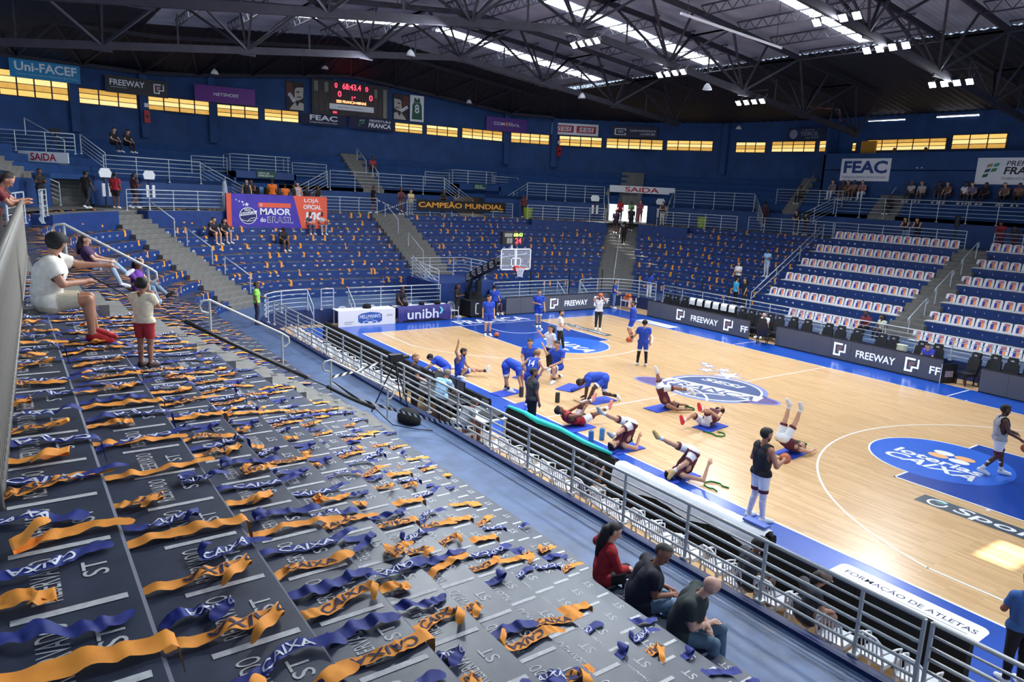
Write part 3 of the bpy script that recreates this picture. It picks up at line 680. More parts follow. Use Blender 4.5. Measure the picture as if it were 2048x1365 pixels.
# handrails in the stairs
def handrail(label, a, b_, h=.8, loop=True, m=None):
    a, b_ = V(a), V(b_); d = (b_-a); hd = V((d.x,d.y,0)).normalized(); o = empty('handrail', a, label=label, cat='handrail'); Z = V((0,0,h))
    pts = []
    if loop: pts += [-hd*.02+Z-V((0,0,.28)), -hd*.16+Z-V((0,0,.24)), -hd*.2+Z-V((0,0,.12)), -hd*.14+Z-V((0,0,.02))]
    pts += [Z, d+Z]
    if loop: pts += [d+hd*.14+Z-V((0,0,.1)), d+hd*.15+Z-V((0,0,.22)), d+hd*.06+Z-V((0,0,.3)), d+Z-V((0,0,.3))]
    MB().tube(pts, .026, 8).build('rail', m or m_rail, o, smooth=True)
    for p in (V((0,0,0)), d): inst('post', MB().tube([(0,0,0),(0,0,h)], .026, 8).mesh('post', m or m_rail), o, p)
    return o
handrail('upper grey looped handrail in the near stairs, beside the boy', (.4,-19.3,4.83), (.4,-17.97,4.0))
handrail('middle grey looped handrail in the near stairs', (.4,-16.87,3.3), (.4,-15.4,2.47))
handrail('lowest grey looped handrail in the near stairs, by the cables', (.4,-14.29,1.75), (.4,-12.85,.9))
def on_aisle(a, r, l, dz=0):
    (px,py),(dx,dy),hw = AISLES[a]; return (px+dx*r-dy*l, py+dy*r+dx*l, .65+RISE/2+RISE*(r+.36)/DEP+dz)
for i, (r0, r1) in enumerate(((.2,1.6),(2.3,3.7),(4.4,5.8))):
    handrail('thin grey handrail in the left corner stairs, %s from the bottom' % nth(i+1), on_aisle('B',r1,-1.1), on_aisle('B',r0,-1.1), .85, False, m_railw)
for i, (r0, r1) in enumerate(((1.7,3.4),(4.6,6.2))):
    handrail('thin grey handrail in the stairs behind the basket, %s one' % ('lower','upper')[i], on_aisle('C',r1,.5), on_aisle('C',r0,.5), .85, False, m_railw)
handrail('long pale handrail line down the middle of the exit stairs', on_aisle('D',5.6,.1), on_aisle('D',-.1,.1), .7, False, m_railw)
for i, (r0, r1) in enumerate(((-.3,1.1),(2.0,3.4),(4.4,5.8))):
    handrail('grey handrail in the white seat stairs, %s from the bottom' % nth(i+1), on_aisle('F',r1,-.45), on_aisle('F',r0,-.45), .85, True, m_railw)
railing('long double handrail between the blue rows and the white seats', [(-9.5,21.2,4.8),(-9.5,14.6,.7)], .95, ((1,.03),(.6,.026)), 2.6)
for x, y in ((-7.6,25.2),(-14.3,25.4)): handrail('short handrail on the upper grey stairs, '+('under the FEAC banner' if x > -10 else 'in the shade'), (x,y+1.4,8.2), (x,y,6.9), .85, False, m_railw)
handrail('upper handrail on the grey stairs below the scoreboard', (-33.6,.3,8.3), (-32,.3,7.4), .9, False, m_railw)
handrail('lower handrail on the grey stairs below the scoreboard', (-31.6,.6,7.2), (-30.6,.6,6.6), .9, False, m_railw)
handrail('thin handrail on the upper stairs at the left, by the tripod', (-33.5,-18.8,8.4), (-31.2,-17.2,7.3), .9, False, m_railw)
# near concourse fence with upright bars, seen almost along its length
fence = empty('fence', (12.0,-20.32,4.86), label='beige barred fence running along the left edge of the photo', cat='fence')
m_fence = mat('fence_beige_paint', sr(126,122,114), .55, .1, var=.1, scale=8)
MB().tube([(0,0,1.12),(-12.6,.44,1.12)], .035, 8).build('rail', m_fence, fence, smooth=True)
MB().tube([(0,0,.1),(-12.6,.44,.1)], .026, 8).build('rail', m_fence, fence, smooth=True)
bar = MB().tube([(0,0,0),(.04,0,.3),(-.04,0,.62),(.04,0,.9),(0,0,1.12)], .017, 6).mesh('bar', m_fence, True)
for i in range(86): inst('bar', bar, fence, (-i*.148, .44*i*.148/12.6, 0))
# black cables sagging along the near stairs
for i, (pts, r) in enumerate((([(.75,-19.0,4.72),(.7,-18.2,4.15),(.62,-17.4,3.72)],.012),([(.62,-17.4,3.72),(.55,-16.3,3.05),(.5,-15.4,2.52),(.5,-14.9,2.22)],.045),([(.5,-14.9,2.22),(.45,-14.4,1.93)],.014),([(.45,-14.4,1.93),(.42,-13.8,1.55),(.42,-13.2,1.22)],.045),([(.42,-13.2,1.22),(.6,-12.8,.78),(.9,-12.3,.68),(1.2,-12.0,.68)],.014))):
    tag(MB().tube(pts, r, 8).build('cable', m_black, smooth=True), ('thin' if r < .03 else 'thick')+' black cable lying on the near stairs, '+nth(i+1)+' piece from the top', 'cable')
# ================================================================ boards round the court
def free_logo(o, x, y0, y1, m=None):
    """square bracket emblem of the FREEWAY boards"""
    h = y1-y0; w_ = h*1.0; t = h*.14; m = m or m_ledw
    shape(o, 'emblem', rect(x,y0,x+t,y1)+rect(x,y1-t,x+w_*.72,y1)+rect(x,y0,x+w_*.58,y0+t)+rect(x+w_*.46,y0+t,x+w_*.58,y0+h*.36)+rect(x+w_*.46,y0+h*.3,x+w_,y0+h*.42)+rect(x+w_*.88,y0+h*.42,x+w_,y1-t*.2), m)
    shape(o, 'emblem_core', rect(x+w_*.3,y0+h*.3,x+w_*.4,y1-h*.27)+rect(x+w_*.3,y1-h*.38,x+w_*.68,y1-h*.27)+rect(x+w_*.38,y0+h*.5,x+w_*.6,y0+h*.58), mat('led_rose', sr(150,110,112), .5, emit=.25))
def led(label, bl, br, h, items, gr='led boards around the court', seams=1.0):
    o = empty('led_board', label=label, cat='led board', group=gr); w_ = frame_at(o, bl, br)
    k = max(1, round(w_/seams))
    for i in range(k): MB().box((w_*i/k+.004,.05,-.12),(w_*(i+1)/k-.004,h,0)).build('panel', m_led, o)
    MB().box((0,0,-.14),(w_,.055,-.004)).build('base', m_black, o); MB().box((0,h,-.13),(w_,h+.025,.005)).build('top_trim', m_black, o)
    for it in items:
        if it[0] == 'L': free_logo(o, it[1], .2, .78)
        else: letters(o, it[0], it[1], .3, it[2], .62, m_ledw, .004, .03, name='lettering')
    return o
led('dark led board left of the bench, reading FREEWAY beside six towels', (-12.8,9.45,0), (-5.62,9.45,0), .93, [('L',2.3),('FREEWAY',3.36,5.23),('L',5.62),('FF',6.72,7.15)])
led('dark led board in the middle of the far side reading FREEWAY', (-3.98,9.45,0), (3.85,9.45,0), .95, [('L',3.1),('FREEWAY',4.18,5.94),('L',6.36),('FF',7.38,7.8)])
led('blank dark led board at the right edge of the far side', (5.3,9.45,0), (13.2,9.45,0), .93, [])
led('dark led board behind the far baseline reading FREEWAY', (-15.9,1.62,0), (-15.9,9.32,0), .96, [('L',3.05),('FREEWAY',4.12,5.86),('L',6.4),('FF',7.2,7.6)])
o, w_ = board('advertising_stand', 'small dark side panel closing the middle led board', 'panel', (3.86,9.45,0), (4.15,10.15,0), .8, m_black, .04)
shape(o, 'picture_print', rect(.2,.25,.6,.5), mat('panel_print_pale', sr(150,140,150), .5)); MB().box((-.02,0,0),(.0,.8,.02)).build('edge_trim', m_white, o)
# black board backs on the near side
def black_back(label, x0, x1, dots, y=-9.7):
    o = empty('advertising_board', ((x0+x1)/2,y,0), label=label, cat='board'); hw = (x1-x0)/2
    pr = [(-.14,0),(-.16,.1),(-.1,.8),(-.05,.93),(.0,.95),(.06,.92),(.08,.85),(.08,0)]
    k = max(2, round((x1-x0)/1.5))
    for i in range(k): MB().prism(pr, -hw+(x1-x0)*i/k+.005, -hw+(x1-x0)*(i+1)/k-.005, 'x').build('padded_panel', m_blackcloth, o)
    me = MB().box((-.03,-.01,-.03),(.03,.0,.03)).mesh('clip', m_whitep)
    for d in dots: inst('clip', me, o, (d-(x0+x1)/2, -.155, .62))
    return o
black_back('long black padded board back from the left corner to the camera desk', -12.6, .2, (-4.2,-1.9))
black_back('black padded board back under the turquoise tube', 1.15, 5.5, (1.9,2.6,3.4,4.4))
black_back('black padded board back under the white cloth', 5.55, 9.7, (6.2,7.7), -9.78)
black_back('black padded board back nearest the lower right corner', 9.75, 13.1, (10.6,12.4), -10.05)
tag(MB().tube([(1.2,-9.72,.99),(1.9,-9.68,1.0),(2.6,-9.78,1.01),(3.4,-9.66,1.0),(4.4,-9.74,1.0),(5.3,-9.7,1.0)], [.04,.06,.075,.06,.055,.04], 10).build('foam_tube', mat('turquoise_foam', sr(40,206,196), .6), smooth=True), 'soft turquoise tube lying along the top of the black board', 'tube')
b = MB(); nx, prof = 40, [(-.1,.9),(-.02,.965),(.08,.93)]
vs = []
for i in range(nx+1):
    x = 5.7+3.9*i/nx; wv = .012*math.sin(i*1.7)+.01*math.sin(i*.6); dr = .36+.07*math.sin(i*.35)+.05*math.sin(i*.13+1)
    vs += [(x,-10.03-wv,.97-dr),(x,-10.0-wv,.8),(x,-9.92-wv,.965),(x,-9.8,.99),(x,-9.67+wv,.96),(x,-9.64+wv,.7)]
b.add(vs, [(i*6+j,(i+1)*6+j,(i+1)*6+j+1,i*6+j+1) for i in range(nx) for j in range(5)])
tag(b.build('white_cloth', mat('white_sheet', sr(226,230,238), .7), smooth=True), 'white cloth draped over the near black boards', 'cloth')
tag(MB().box((-.24,-.09,0),(.24,.09,.04)).build('towel', m_cblue), 'blue and pink folded towel on the white cloth end', 'towel').location = (9.3,-9.78,1.005)
# ---------------------------------------------------------------- plastic chairs
def make_chair():
    c = empty('plastic_chair')
    MB().box((-.2,-.21,.40),(.22,.21,.43)).box((-.2,-.22,.36),(.22,-.2,.43)).box((-.2,.2,.36),(.22,.22,.43)).build('seat', m_white, c)
    for sx in (-.19,.2):
        for sy in (-.2,.2): MB().bar((sx,sy,.4),(sx*1.15,sy*1.12,0),.035).build('leg', m_white, c)
    bk = MB().tube([(-.19,-.21,.42),(-.24,-.2,.6),(-.27,-.18,.76),(-.285,-.1,.82),(-.285,.1,.82),(-.27,.18,.76),(-.24,.2,.6),(-.19,.21,.42)], .02, 6).build('backrest', m_white, c, smooth=True)
    for y in (-.12,-.06,0,.06,.12): MB().bar((-.2,y,.42),(-.28,y,.81),.02,.012).build('slat', m_white, bk)
    for sy in (-1,1): MB().tube([(.16,.21*sy,.4),(.17,.24*sy,.6),(.05,.245*sy,.63),(-.23,.21*sy,.62)], .016, 6).build('armrest', m_white, c, smooth=True)
    return c
chair0 = make_chair(); first = [True]
def place_tree(proto, flag, loc, rz, label, cat, group=None):
    c = proto if flag[0] else copy_tree(proto); flag[0] = False
    c.location = loc; c.rotation_euler = (0,0,rz); tag(c, label, cat, group); return c
nn_ = 0
for i in range(45):
    x = 12.75-.585*i
    if -3.6 < x < 2.2: continue
    side = x > 0; nn_ += 1
    if side: lb = 'white plastic chair behind the near railing, %s from the lower right corner' % nth(i+1)
    else: lb = 'white plastic chair behind the near railing, %s from the left end' % nth(45-i)
    place_tree(chair0, first, (x, -10.75+.06*math.sin(i*2.3), 0), math.pi/2+random.uniform(-.12,.12), lb, 'chair', 'white chairs behind the near railing')
for i, (x, y) in enumerate(((-16.4,-7.4),(-16.45,-5.9),(-16.4,-3.9),(-16.4,-3.1),(-16.2,-1.55))):
    place_tree(chair0, first, (x,y,0 if i < 4 else 0), 0, 'white plastic chair at the covered tables, %s from the left' % nth(i+1), 'chair', 'white chairs at the covered tables')
# ---------------------------------------------------------------- covered tables behind the baseline
def cover_table(label, y0, y1, m, h=.78):
    o = empty('covered_table', (-15.8,(y0+y1)/2,0), label=label, cat='table'); hw = (y1-y0)/2
    MB().box((-.75,-hw,h-.03),(.0,hw,h)).build('table_top', m_white, o)
    for sx in (-.68,-.08):
        for sy in (-1,1): MB().box((sx-.02,sy*(hw-.06)-.02,0),(sx+.02,sy*(hw-.06)+.02,h-.03)).build('leg', m_white, o)
    return o, hw
m_cover = mat('white_table_cover', sr(240,234,228), .7)
t1, hw = cover_table('long table under a white mayonnaise advertising cover', -7.95, -5.05, m_cover)
c = empty('front_cover', parent=t1); c.matrix_local = Matrix(((0,0,1,.03),(1,0,0,-hw),(0,1,0,0),(0,0,0,1)))
MB().box((0,0,-.03),(2*hw,.77,0)).build('cover_cloth', m_cover, c)
shape(c, 'badge', [[(.98,.2),(1.15,.12),(2.05,.12),(2.2,.2),(2.2,.52),(2.05,.6),(1.6,.66),(1.15,.6),(.98,.52)]], mat('badge_blue', sr(52,92,168), .5), .002)
letters(c, "HELLMANN'S", 1.06,.36,2.12,.54, m_whitep, .004, .02); letters(c, 'EST. 1913', 1.42,.28,1.76,.33, m_whitep, .004, 0)
shape(c, 'ribbon_bow', ring(1.38,.15,.14,.05,0,6.28,16,.07)+ring(1.8,.15,.14,.05,0,6.28,16,.07)+rect(1.53,.11,1.65,.2), m_whitep, .005)
letters(c, 'PARCEIRO\nOFICIAL', .3,.1,.75,.24, m_cgrey, .003, 0); letters(c, 'APOIO', 2.45,.4,2.75,.5, m_cgrey, .003, 0)
m_uni = mat('purple_table_cloth', sr(56,50,120), .75, var=.2, scale=6)
t2, hw = cover_table('table under a purple cloth with white lettering, beside the basket base', -4.9, -1.95, m_uni)
c = empty('front_cover', parent=t2); c.matrix_local = Matrix(((0,0,1,.03),(1,0,0,-hw),(0,1,0,0),(0,0,0,1)))
b = MB(); vs = []; nx = 30
for i in range(nx+1):
    x = 2*hw*i/nx; sag = .06+.07*math.sin(i/nx*math.pi*2.2)**2
    vs += [(x,sag if 2 < i < nx-2 else .02,.02*math.sin(i*1.3)),(x,.4,.012*math.sin(i*1.3)),(x,.79,0),(x,.8,-.3)]
b.add(vs, [(i*4+j,(i+1)*4+j,(i+1)*4+j+1,i*4+j+1) for i in range(nx) for j in range(3)]); b.build('cover_cloth', m_uni, c, smooth=True)
MB().box((0,0,-.06),(2*hw,.76,-.035)).build('front_panel', m_black, c)
letters(c, 'unibh', .5,.16,2.25,.66, m_whitep, .03, .035)
shape(c, 'chevron', [[(2.28,.72),(2.4,.72),(2.52,.55),(2.4,.36),(2.28,.36),(2.4,.55)]], mat('cyan_print', sr(110,220,228), .5), .03)
for i, (y, z_, s_) in enumerate(((-6.35,.78,.22),(-4.35,.8,.2),(-3.4,.8,.16),(-2.5,.8,.18))):
    b = MB(); b.lathe([(s_*.9,0),(s_,s_*.3),(s_*.85,s_*.8),(s_*.4,s_)], n=12)
    tag(b.build('bag', m_blackcloth, smooth=True), 'small black bag on the covered tables, %s from the left' % nth(i+1), 'bag', 'bags on the covered tables').location = (-16.2, y, z_)
# ---------------------------------------------------------------- basket
hoop = empty('basketball_hoop', (-16.6,0,0), label='black wheeled basketball hoop unit with clear backboard and shot clock', cat='hoop')
m_pad = mat('black_padding', sr(26,26,30), .6, var=.2, scale=4); m_chrome = mat('grey_steel', sr(150,154,160), .35, .7)
MB().box((-1.1,-.75,.12),(.85,.75,.9)).box((-1.0,-.65,.0),(.75,.65,.12)).build('base', m_pad, hoop)
e_ = empty('base_print', parent=hoop); e_.matrix_local = Matrix(((0,0,1,.852),(1,0,0,-.7),(0,1,0,.1),(0,0,0,1)))
shape(e_, 'bracket_print', rect(.25,.1,.3,.7)+rect(.25,.65,.45,.7)+rect(.25,.1,.45,.15)+rect(.95,.1,1.15,.15)+rect(1.1,.1,1.15,.38)+rect(1.0,.38,1.15,.44)+rect(1.1,.44,1.15,.7)+rect(.95,.65,1.15,.7), m_whitep, .002)
MB().box((-.95,-.4,.9),(.1,.4,1.25)).build('counterweight', m_pad, hoop)
for sy in (-.3,.3):
    MB().bar((-.2,sy,1.2),(.15,sy*.8,2.2),.12).build('mast', m_pad, hoop); MB().bar((-.85,sy,.95),(.1,sy,2.1),.06).build('brace', m_chrome, hoop)
MB().tube([(.35,0,1.35),(.35,0,1.75),(.35,0,1.95)], [.16,.18,.16], 12).build('mast_pad', m_pad, hoop)
MB().bar((-.75,0,1.95),(2.2,0,3.1),.34,.42).build('arm', m_pad, hoop)
MB().bar((2.1,0,3.05),(3.7,0,3.25),.14,.16).build('arm_end', m_black, hoop)
for sy in (-.35,.35): MB().tube([(2.2,sy*.3,3.35),(3.72,sy*2,3.7)], .03, 6).build('stay', m_white, hoop); MB().tube([(2.3,sy*.3,2.95),(3.72,sy*2,3.1)], .025, 6).build('stay', m_white, hoop)
# emblems on the side of the arm: facing the court's near side
e_ = empty('arm_print', parent=hoop); dirx = V((2.95,0,1.15)).normalized(); upx = V((-dirx.z,0,dirx.x)); nx_ = V((0,-1,0))
e_.matrix_local = Matrix(((dirx.x,upx.x,0,-.75),(0,0,-1,-.172),(dirx.z,upx.z,0,1.95),(0,0,0,1)))
for i in range(5):
    x = .12+.62*i; shape(e_, 'tile_print', rect(x,-.15,x+.04,.15)+rect(x,.11,x+.34,.15)+rect(x,-.15,x+.34,-.11)+rect(x+.3,-.15,x+.34,-.04)+rect(x+.3,.04,x+.34,.15), m_whitep, .003)
    letters(e_, 'Q2', x+.08,-.06,x+.27,.06, m_whitep, .003, .03)
m_glass = mat('backboard_glass', (.9,.95,1), .05, alpha=.12)
bb = empty('backboard', parent=hoop); bb.matrix_local = Matrix(((0,0,1,3.8),(1,0,0,-.9),(0,1,0,2.9),(0,0,0,1)))
MB().box((0,0,-.02),(1.8,1.05,0)).build('glass', m_glass, bb)
fr = MB()
for r_ in (rect(0,0,1.8,.05),rect(0,1.0,1.8,1.05),rect(0,0,.05,1.05),rect(1.75,0,1.8,1.05)): x0,y0,x1,y1 = r_[0][0][0],r_[0][0][1],r_[0][2][0],r_[0][2][1]; fr.box((x0,y0,-.03),(x1,y1,.012))
fr.build('board_frame', m_white, bb)
sq = MB()
for x0,y0,x1,y1 in ((.605,.15,1.195,.2),(.605,.55,1.195,.6),(.605,.15,.655,.6),(1.145,.15,1.195,.6)): sq.box((x0,y0,0),(x1,y1,.006))
sq.build('target_square', m_white, bb)
MB().bar((.9,0,-.06),(.9,1.05,-.06),.1).build('spine', m_white, bb)
MB().box((.78,-.05,0),(1.02,.2,.14)).build('rim_mount', m_red, bb)
pts = [(4.2+.235*math.cos(a), .235*math.sin(a), 3.05) for a in np.linspace(0, 2*math.pi, 24, endpoint=False)]
MB().tube(pts, .012, 6, closed=True).build('rim', mat('rim_orange', sr(225,70,40), .4), hoop, smooth=True)
net = MB()
for i in range(12):
    a0, a1 = 2*math.pi*i/12, 2*math.pi*(i+1)/12
    R_ = lambda a, z: (4.2+(.235-.11*min(1,z/.3))*math.cos(a), (.235-.11*min(1,z/.3))*math.sin(a), 3.05-z)
    for z in np.arange(0,.45,.09): net.tube([R_(a0,z), R_((a0+a1)/2,z+.045), R_(a1,z+.09)], .008, 4); net.tube([R_(a1,z), R_((a0+a1)/2,z+.045), R_(a0,z+.09)], .008, 4)
net.build('net', m_white, hoop)
sc = empty('shot_clock', parent=hoop); sc.matrix_local = Matrix(((0,0,1,3.7),(1,0,0,-.78),(0,1,0,4.14),(0,0,0,1)))
MB().box((0,0,-.2),(1.24,.62,0)).build('clock_case', m_black, sc); MB().bar((.62,-.25,-.1),(.62,0,-.1),.08).build('clock_post', m_white, sc)
m_gled = mat('green_led', (.55,1,.1), .5, emit=3); m_rled = mat('red_led', (1,.03,.06), .5, emit=4); m_off = mat('unlit_grey_panel', sr(128,128,120), .6)
shape(sc, 'unlit_panels', rect(.12,.38,.58,.56)+rect(.26,.06,.42,.32)+rect(.44,.06,.58,.32), m_off, .003)
letters(sc, '68:43', .66,.4,1.18,.57, m_gled, .004, .02); letters(sc, '24', .76,.06,1.12,.33, m_rled, .004, .03)
# ---------------------------------------------------------------- white stadium seats with printed backs
m_p1 = mat('seat_print_blue', sr(48,52,150), .5); m_p2 = mat('seat_print_orange', sr(250,150,80), .5); m_p3 = mat('seat_print_rose', sr(190,120,130), .5)
def make_seat():
    s_ = empty('stadium_seat')
    pan = [(0,.06),(.04,.02),(.4,.0),(.44,.03),(.44,.06),(.06,.09)]
    b = MB(); n_ = 7
    P = [(-.02,.07),(.1,.05),(.36,.045),(.43,.06),(.43,.02),(.0,.0)]
    b.prism(P, -.25, .25, 'y').build('seat_pan', m_white, s_)
    g = MB(); vs = []; nu, nv = 6, 5
    for i in range(nu+1):
        u = -1+2*i/nu
        for j in range(nv+1):
            v = j/nv; wd = .25*(1-.08*v); z = .04+.44*v-(.03*abs(u)**4 if v > .9 else 0)
            vs.append((-.02-.10*v+.035*u*u, wd*u, z))
    g.add(vs, [(i*(nv+1)+j,(i+1)*(nv+1)+j,(i+1)*(nv+1)+j+1,i*(nv+1)+j+1) for i in range(nu) for j in range(nv)])
    back = g.build('backrest', m_white, s_, smooth=True, fix=False)
    sm = back.modifiers.new('t', 'SOLIDIFY'); sm.thickness = .02; sm.offset = -1
    for y0, y1, v0, v1, mm, nm in ((-.12,-.005,.1,.62,m_p1,'blue_print'),(.005,.12,.1,.62,m_p2,'orange_print'),(-.1,.13,.64,.9,m_p3,'rose_print')):
        f = lambda y, v: (.012-.02-.10*v+.035*(y/.25)**2, y, .04+.44*v)
        MB().poly([f(y0,v0),f(y1,v0),f(y1,v1),f(y0,v1)]).build(nm, mm, back, fix=False)
    return s_
seat0 = make_seat(); sflag = [True]
m_num = m_whitep
for ri, k in enumerate((1,3,5,7,9,11)):
    y = 14.89+off(k); z = zk(k)
    nL = 15 if k != 11 else 8
    for j in range(nL):
        x = -1.55-.535*j-(.2 if k == 1 else 0) if k != 11 else -2.9-.535*j
        if k == 1 and j == 14: continue
        place_tree(seat0, sflag, (x, y+.42, z+.0), -math.pi/2, 'white printed seat, %s row from the top, %s from the central stairs, left block' % (nth(ri+1), nth(j+1)), 'seat', 'white printed seats')
    for j in range(11 if k > 5 else 8):
        x = .32+.535*j
        place_tree(seat0, sflag, (x, y+.42, z+.0), -math.pi/2, 'white printed seat, %s row from the top, %s from the central stairs, right block' % (nth(ri+1), nth(j+1)), 'seat', 'white printed seats')
# row k=11 stands on the walkway
# ---------------------------------------------------------------- tall black bench chairs
m_seatpad = mat('black_leatherette', sr(30,31,36), .45, var=.15, scale=6)
def make_bench():
    c = empty('bench_chair')
    b = MB(); b.box((-.26,-.27,.40),(.28,.27,.5)); b.build('seat', m_seatpad, c)
    out = [(-.24,.45),(.24,.45),(.27,.8),(.25,1.05),(.17,1.12),(.19,1.22),(.15,1.32),(-.15,1.32),(-.19,1.22),(-.17,1.12),(-.25,1.05),(-.27,.8)]
    bk = MB(); n_ = len(out); sl = lambda z: -.24-(z-.45)*.22
    vs = [(sl(z)+.06, y, z) for y, z in out]+[(sl(z)-.06, y, z) for y, z in out]
    bk.add(vs, [tuple(range(n_)), tuple(reversed(range(n_,2*n_)))]+[(i,n_+i,n_+(i+1) % n_,(i+1) % n_) for i in range(n_)]); back = bk.build('backrest', m_seatpad, c)
    MB().poly([(sl(z)+.066, y, z) for y, z in ((-.07,1.17),(.07,1.17),(.05,1.23),(-.05,1.23))]).build('crest_print', mat('crest_pale', sr(170,170,176), .5), back, fix=False)
    for sy in (-1,1):
        MB().box((-.1,.25*sy-.03,.62),(.18,.25*sy+.03,.66)).build('armrest', m_black, c)
        for sx in (-.2,.22): MB().bar((sx,.22*sy,.4),(sx,.22*sy,0),.04).build('leg', m_black, c)
    return c
bench0 = make_bench(); bflag = [True]
xsA = [-12.32,-11.69,-11.01,-10.35,-9.81,-9.23,-8.67,-8.11,-7.57,-6.94,-6.37,-5.82,-5.2]
for i, x in enumerate(xsA):
    tw = 3 <= i <= 8
    place_tree(bench0, bflag, (x, 10.25, 0), -math.pi/2, 'tall black bench chair behind the left led board, %s from the left' % nth(i+1), 'chair', 'black bench chairs')
    if tw:
        b = MB(); P = [(-.14,1.0),(-.13,1.2),(-.1,1.34),(0,1.37),(.1,1.34),(.13,1.22),(.14,1.1)]
        b.add([(-.2,p[0],p[1]) for p in P]+[(.2,p[0],p[1]) for p in P], [(i_,i_+1,i_+8,i_+7) for i_ in range(6)])
        o = b.build('towel', m_whitep, smooth=True); o.location = (x,10.6,.0); tag(o, 'white towel folded over a bench chair, %s from the left' % nth(i-2), 'towel', 'white towels on the bench')
for i, (x, y, rz_) in enumerate(((-4.55,10.2,-1.4),(-4.5,9.15,2.0),(-3.95,10.4,-1.6),(-3.21,10.5,-1.5),(-2.1,10.5,-1.6),(-1.4,10.45,-1.5),(-.62,10.5,-1.5),(.53,10.5,-1.6),(1.1,10.5,-1.5),(2.31,10.5,-1.6),(3.0,10.5,-1.5),(4.5,10.2,-1.9),(5.2,10.5,-1.6),(5.85,10.5,-1.5),(6.5,10.5,-1.6),(7.15,10.5,-1.5))):
    place_tree(bench0, bflag, (x,y,0), rz_, 'tall black bench chair along the far side, %s right of the led board gap' % nth(i+1), 'chair', 'black bench chairs')
o = MB().box((-.22,-.12,0),(.22,.12,.35)).build('backpack', mat('cream_cloth', sr(214,218,196), .8)); bm = bmesh.new(); bm.from_mesh(o.data); bmesh.ops.bevel(bm, geom=bm.edges, offset=.09, segments=3, affect='EDGES'); bm.to_mesh(o.data); bm.free()
tag(o, 'cream backpack on the ledge beside the middle led board', 'bag').location = (1.75,10.3,.75)
tag(MB().box((1.3,9.98,.7),(2.2,10.6,.74)).box((1.4,10.1,0),(1.46,10.5,.7)).box((2.04,10.1,0),(2.1,10.5,.7)).build('table', m_black), 'low black table carrying the cream backpack', 'table')
# small table where officials sit
tag(MB().box((2.0,9.65,.74),(3.5,10.1,.78)).box((2.05,9.7,0),(2.1,10.05,.74)).box((3.4,9.7,0),(3.45,10.05,.74)).build('table', m_white), 'white table behind the middle led board', 'table')
# ball rack by the corner
rk = empty('ball_rack', (-15.1,10.1,0), label='white rack holding basketballs near the far corner', cat='rack')
for x in (-.45,.45):
    for y in (-.2,.2): MB().bar((x,y,0),(x,y,.75),.04).build('leg', m_white, rk)
MB().box((-.5,-.25,.5),(.5,.25,.54)).build('tray', m_white, rk)
m_ball = mat('basketball_orange', sr(205,105,60), .6, var=.12, scale=30); m_seam = mat('ball_seam', sr(60,36,28), .7)
def make_ball():
    bm = bmesh.new(); bmesh.ops.create_uvsphere(bm, u_segments=20, v_segments=12, radius=.12); me = bpy.data.meshes.new('ball'); bm.to_mesh(me); bm.free(); me.materials.append(m_ball); me.polygons.foreach_set('use_smooth', [True]*len(me.polygons))
    sb = MB(); cc = lambda f: [f(a) for a in np.linspace(0,2*math.pi,24,endpoint=False)]
    sb.tube(cc(lambda a: (.12*math.cos(a),.12*math.sin(a),0)), .003, 4, closed=True); sb.tube(cc(lambda a: (.12*math.cos(a),0,.12*math.sin(a))), .003, 4, closed=True)
    for s_ in (-1,1): sb.tube(cc(lambda a: (.085*math.cos(a)*1.0,.085*s_*(1-.35*math.cos(a)**2),.085*math.sin(a))), .003, 4, closed=True)
    return me, sb.mesh('seam', m_seam)
ballme, seamme = make_ball()
def ball(loc, label, group=None):
    o = inst('basketball', ballme, None, loc); tag(o, label, 'ball', group); s_ = inst('seam', seamme, o); o.rotation_euler = (random.random()*3,random.random()*3,0); return o
for i, (x, y, z) in enumerate(((-15.4,10.05,.662),(-15.14,10.12,.662),(-14.88,10.05,.662),(-15.27,10.1,.87),(-15.01,10.1,.87))):
    ball((x,y,z), 'basketball piled on the corner rack, %s of five' % nth(i+1), 'balls on the rack')
# ---------------------------------------------------------------- mats, rollers and bands on the court
m_mat = mat('mat_blue', sr(38,70,190), .7, var=.1, scale=10)
def exmat(label, x, y, rz_, roll=False):
    b = MB(); b.box((-.3,-.52,.008),(.3,.52,.022)); o = b.build('exercise_mat', m_mat); o.location = (x,y,0); o.rotation_euler = (0,0,rz_); return tag(o, label, 'mat', 'blue exercise mats')
exmat('blue mat under the player in red hugging one knee', 1.22,-7.3,.05); exmat('blue mat under the rolled-up player beside the light blue rollers', 3.2,-7.25,.0)
exmat('blue mat under the rolled-up player nearest the white cloth', 5.35,-7.45,.02); exmat('blue mat under the player beside the centre emblem', .98,-3.55,.05)
exmat('blue mat under the player hugging a knee at mid court', 3.1,-3.6,.1); exmat('blue mat under the player on hands and knees', -.62,-4.8,.05)
exmat('blue mat under the player with both legs up', 5.75,-3.3,.1); exmat('blue mat under the kneeling player facing the camera', -4.3,-5.15,.3)
exmat('blue mat under the bent player with his back turned', -2.8,-7.05,.2); exmat('blue mat half hidden by the black board', -1.3,-7.45,.15)
mo = exmat('blue mat with a curled end behind the kneeling player', -2.35,-4.7,.4)
b = MB(); b.tube([(.33,y,.07) for y in (-.45,.45)], .06, 12); b.build('curled_end', m_mat, mo, smooth=True)
def roller(label, x, y, m, h=.33, r=.075):
    o = MB().lathe([(r*.93,0),(r,.015),(r,h-.015),(r*.93,h)], n=20).build('foam_roller', m, smooth=False); o.location = (x,y,.003); MB().lathe([(r*.5,0),(r*.5,.003)], (0,0,h), 16).build('roller_core', m_black, o); return tag(o, label, 'roller', 'foam rollers')
mr1 = mat('dark_foam', sr(52,50,50), .8, var=.15, scale=40); mr2 = mat('light_blue_foam', sr(84,150,205), .7)
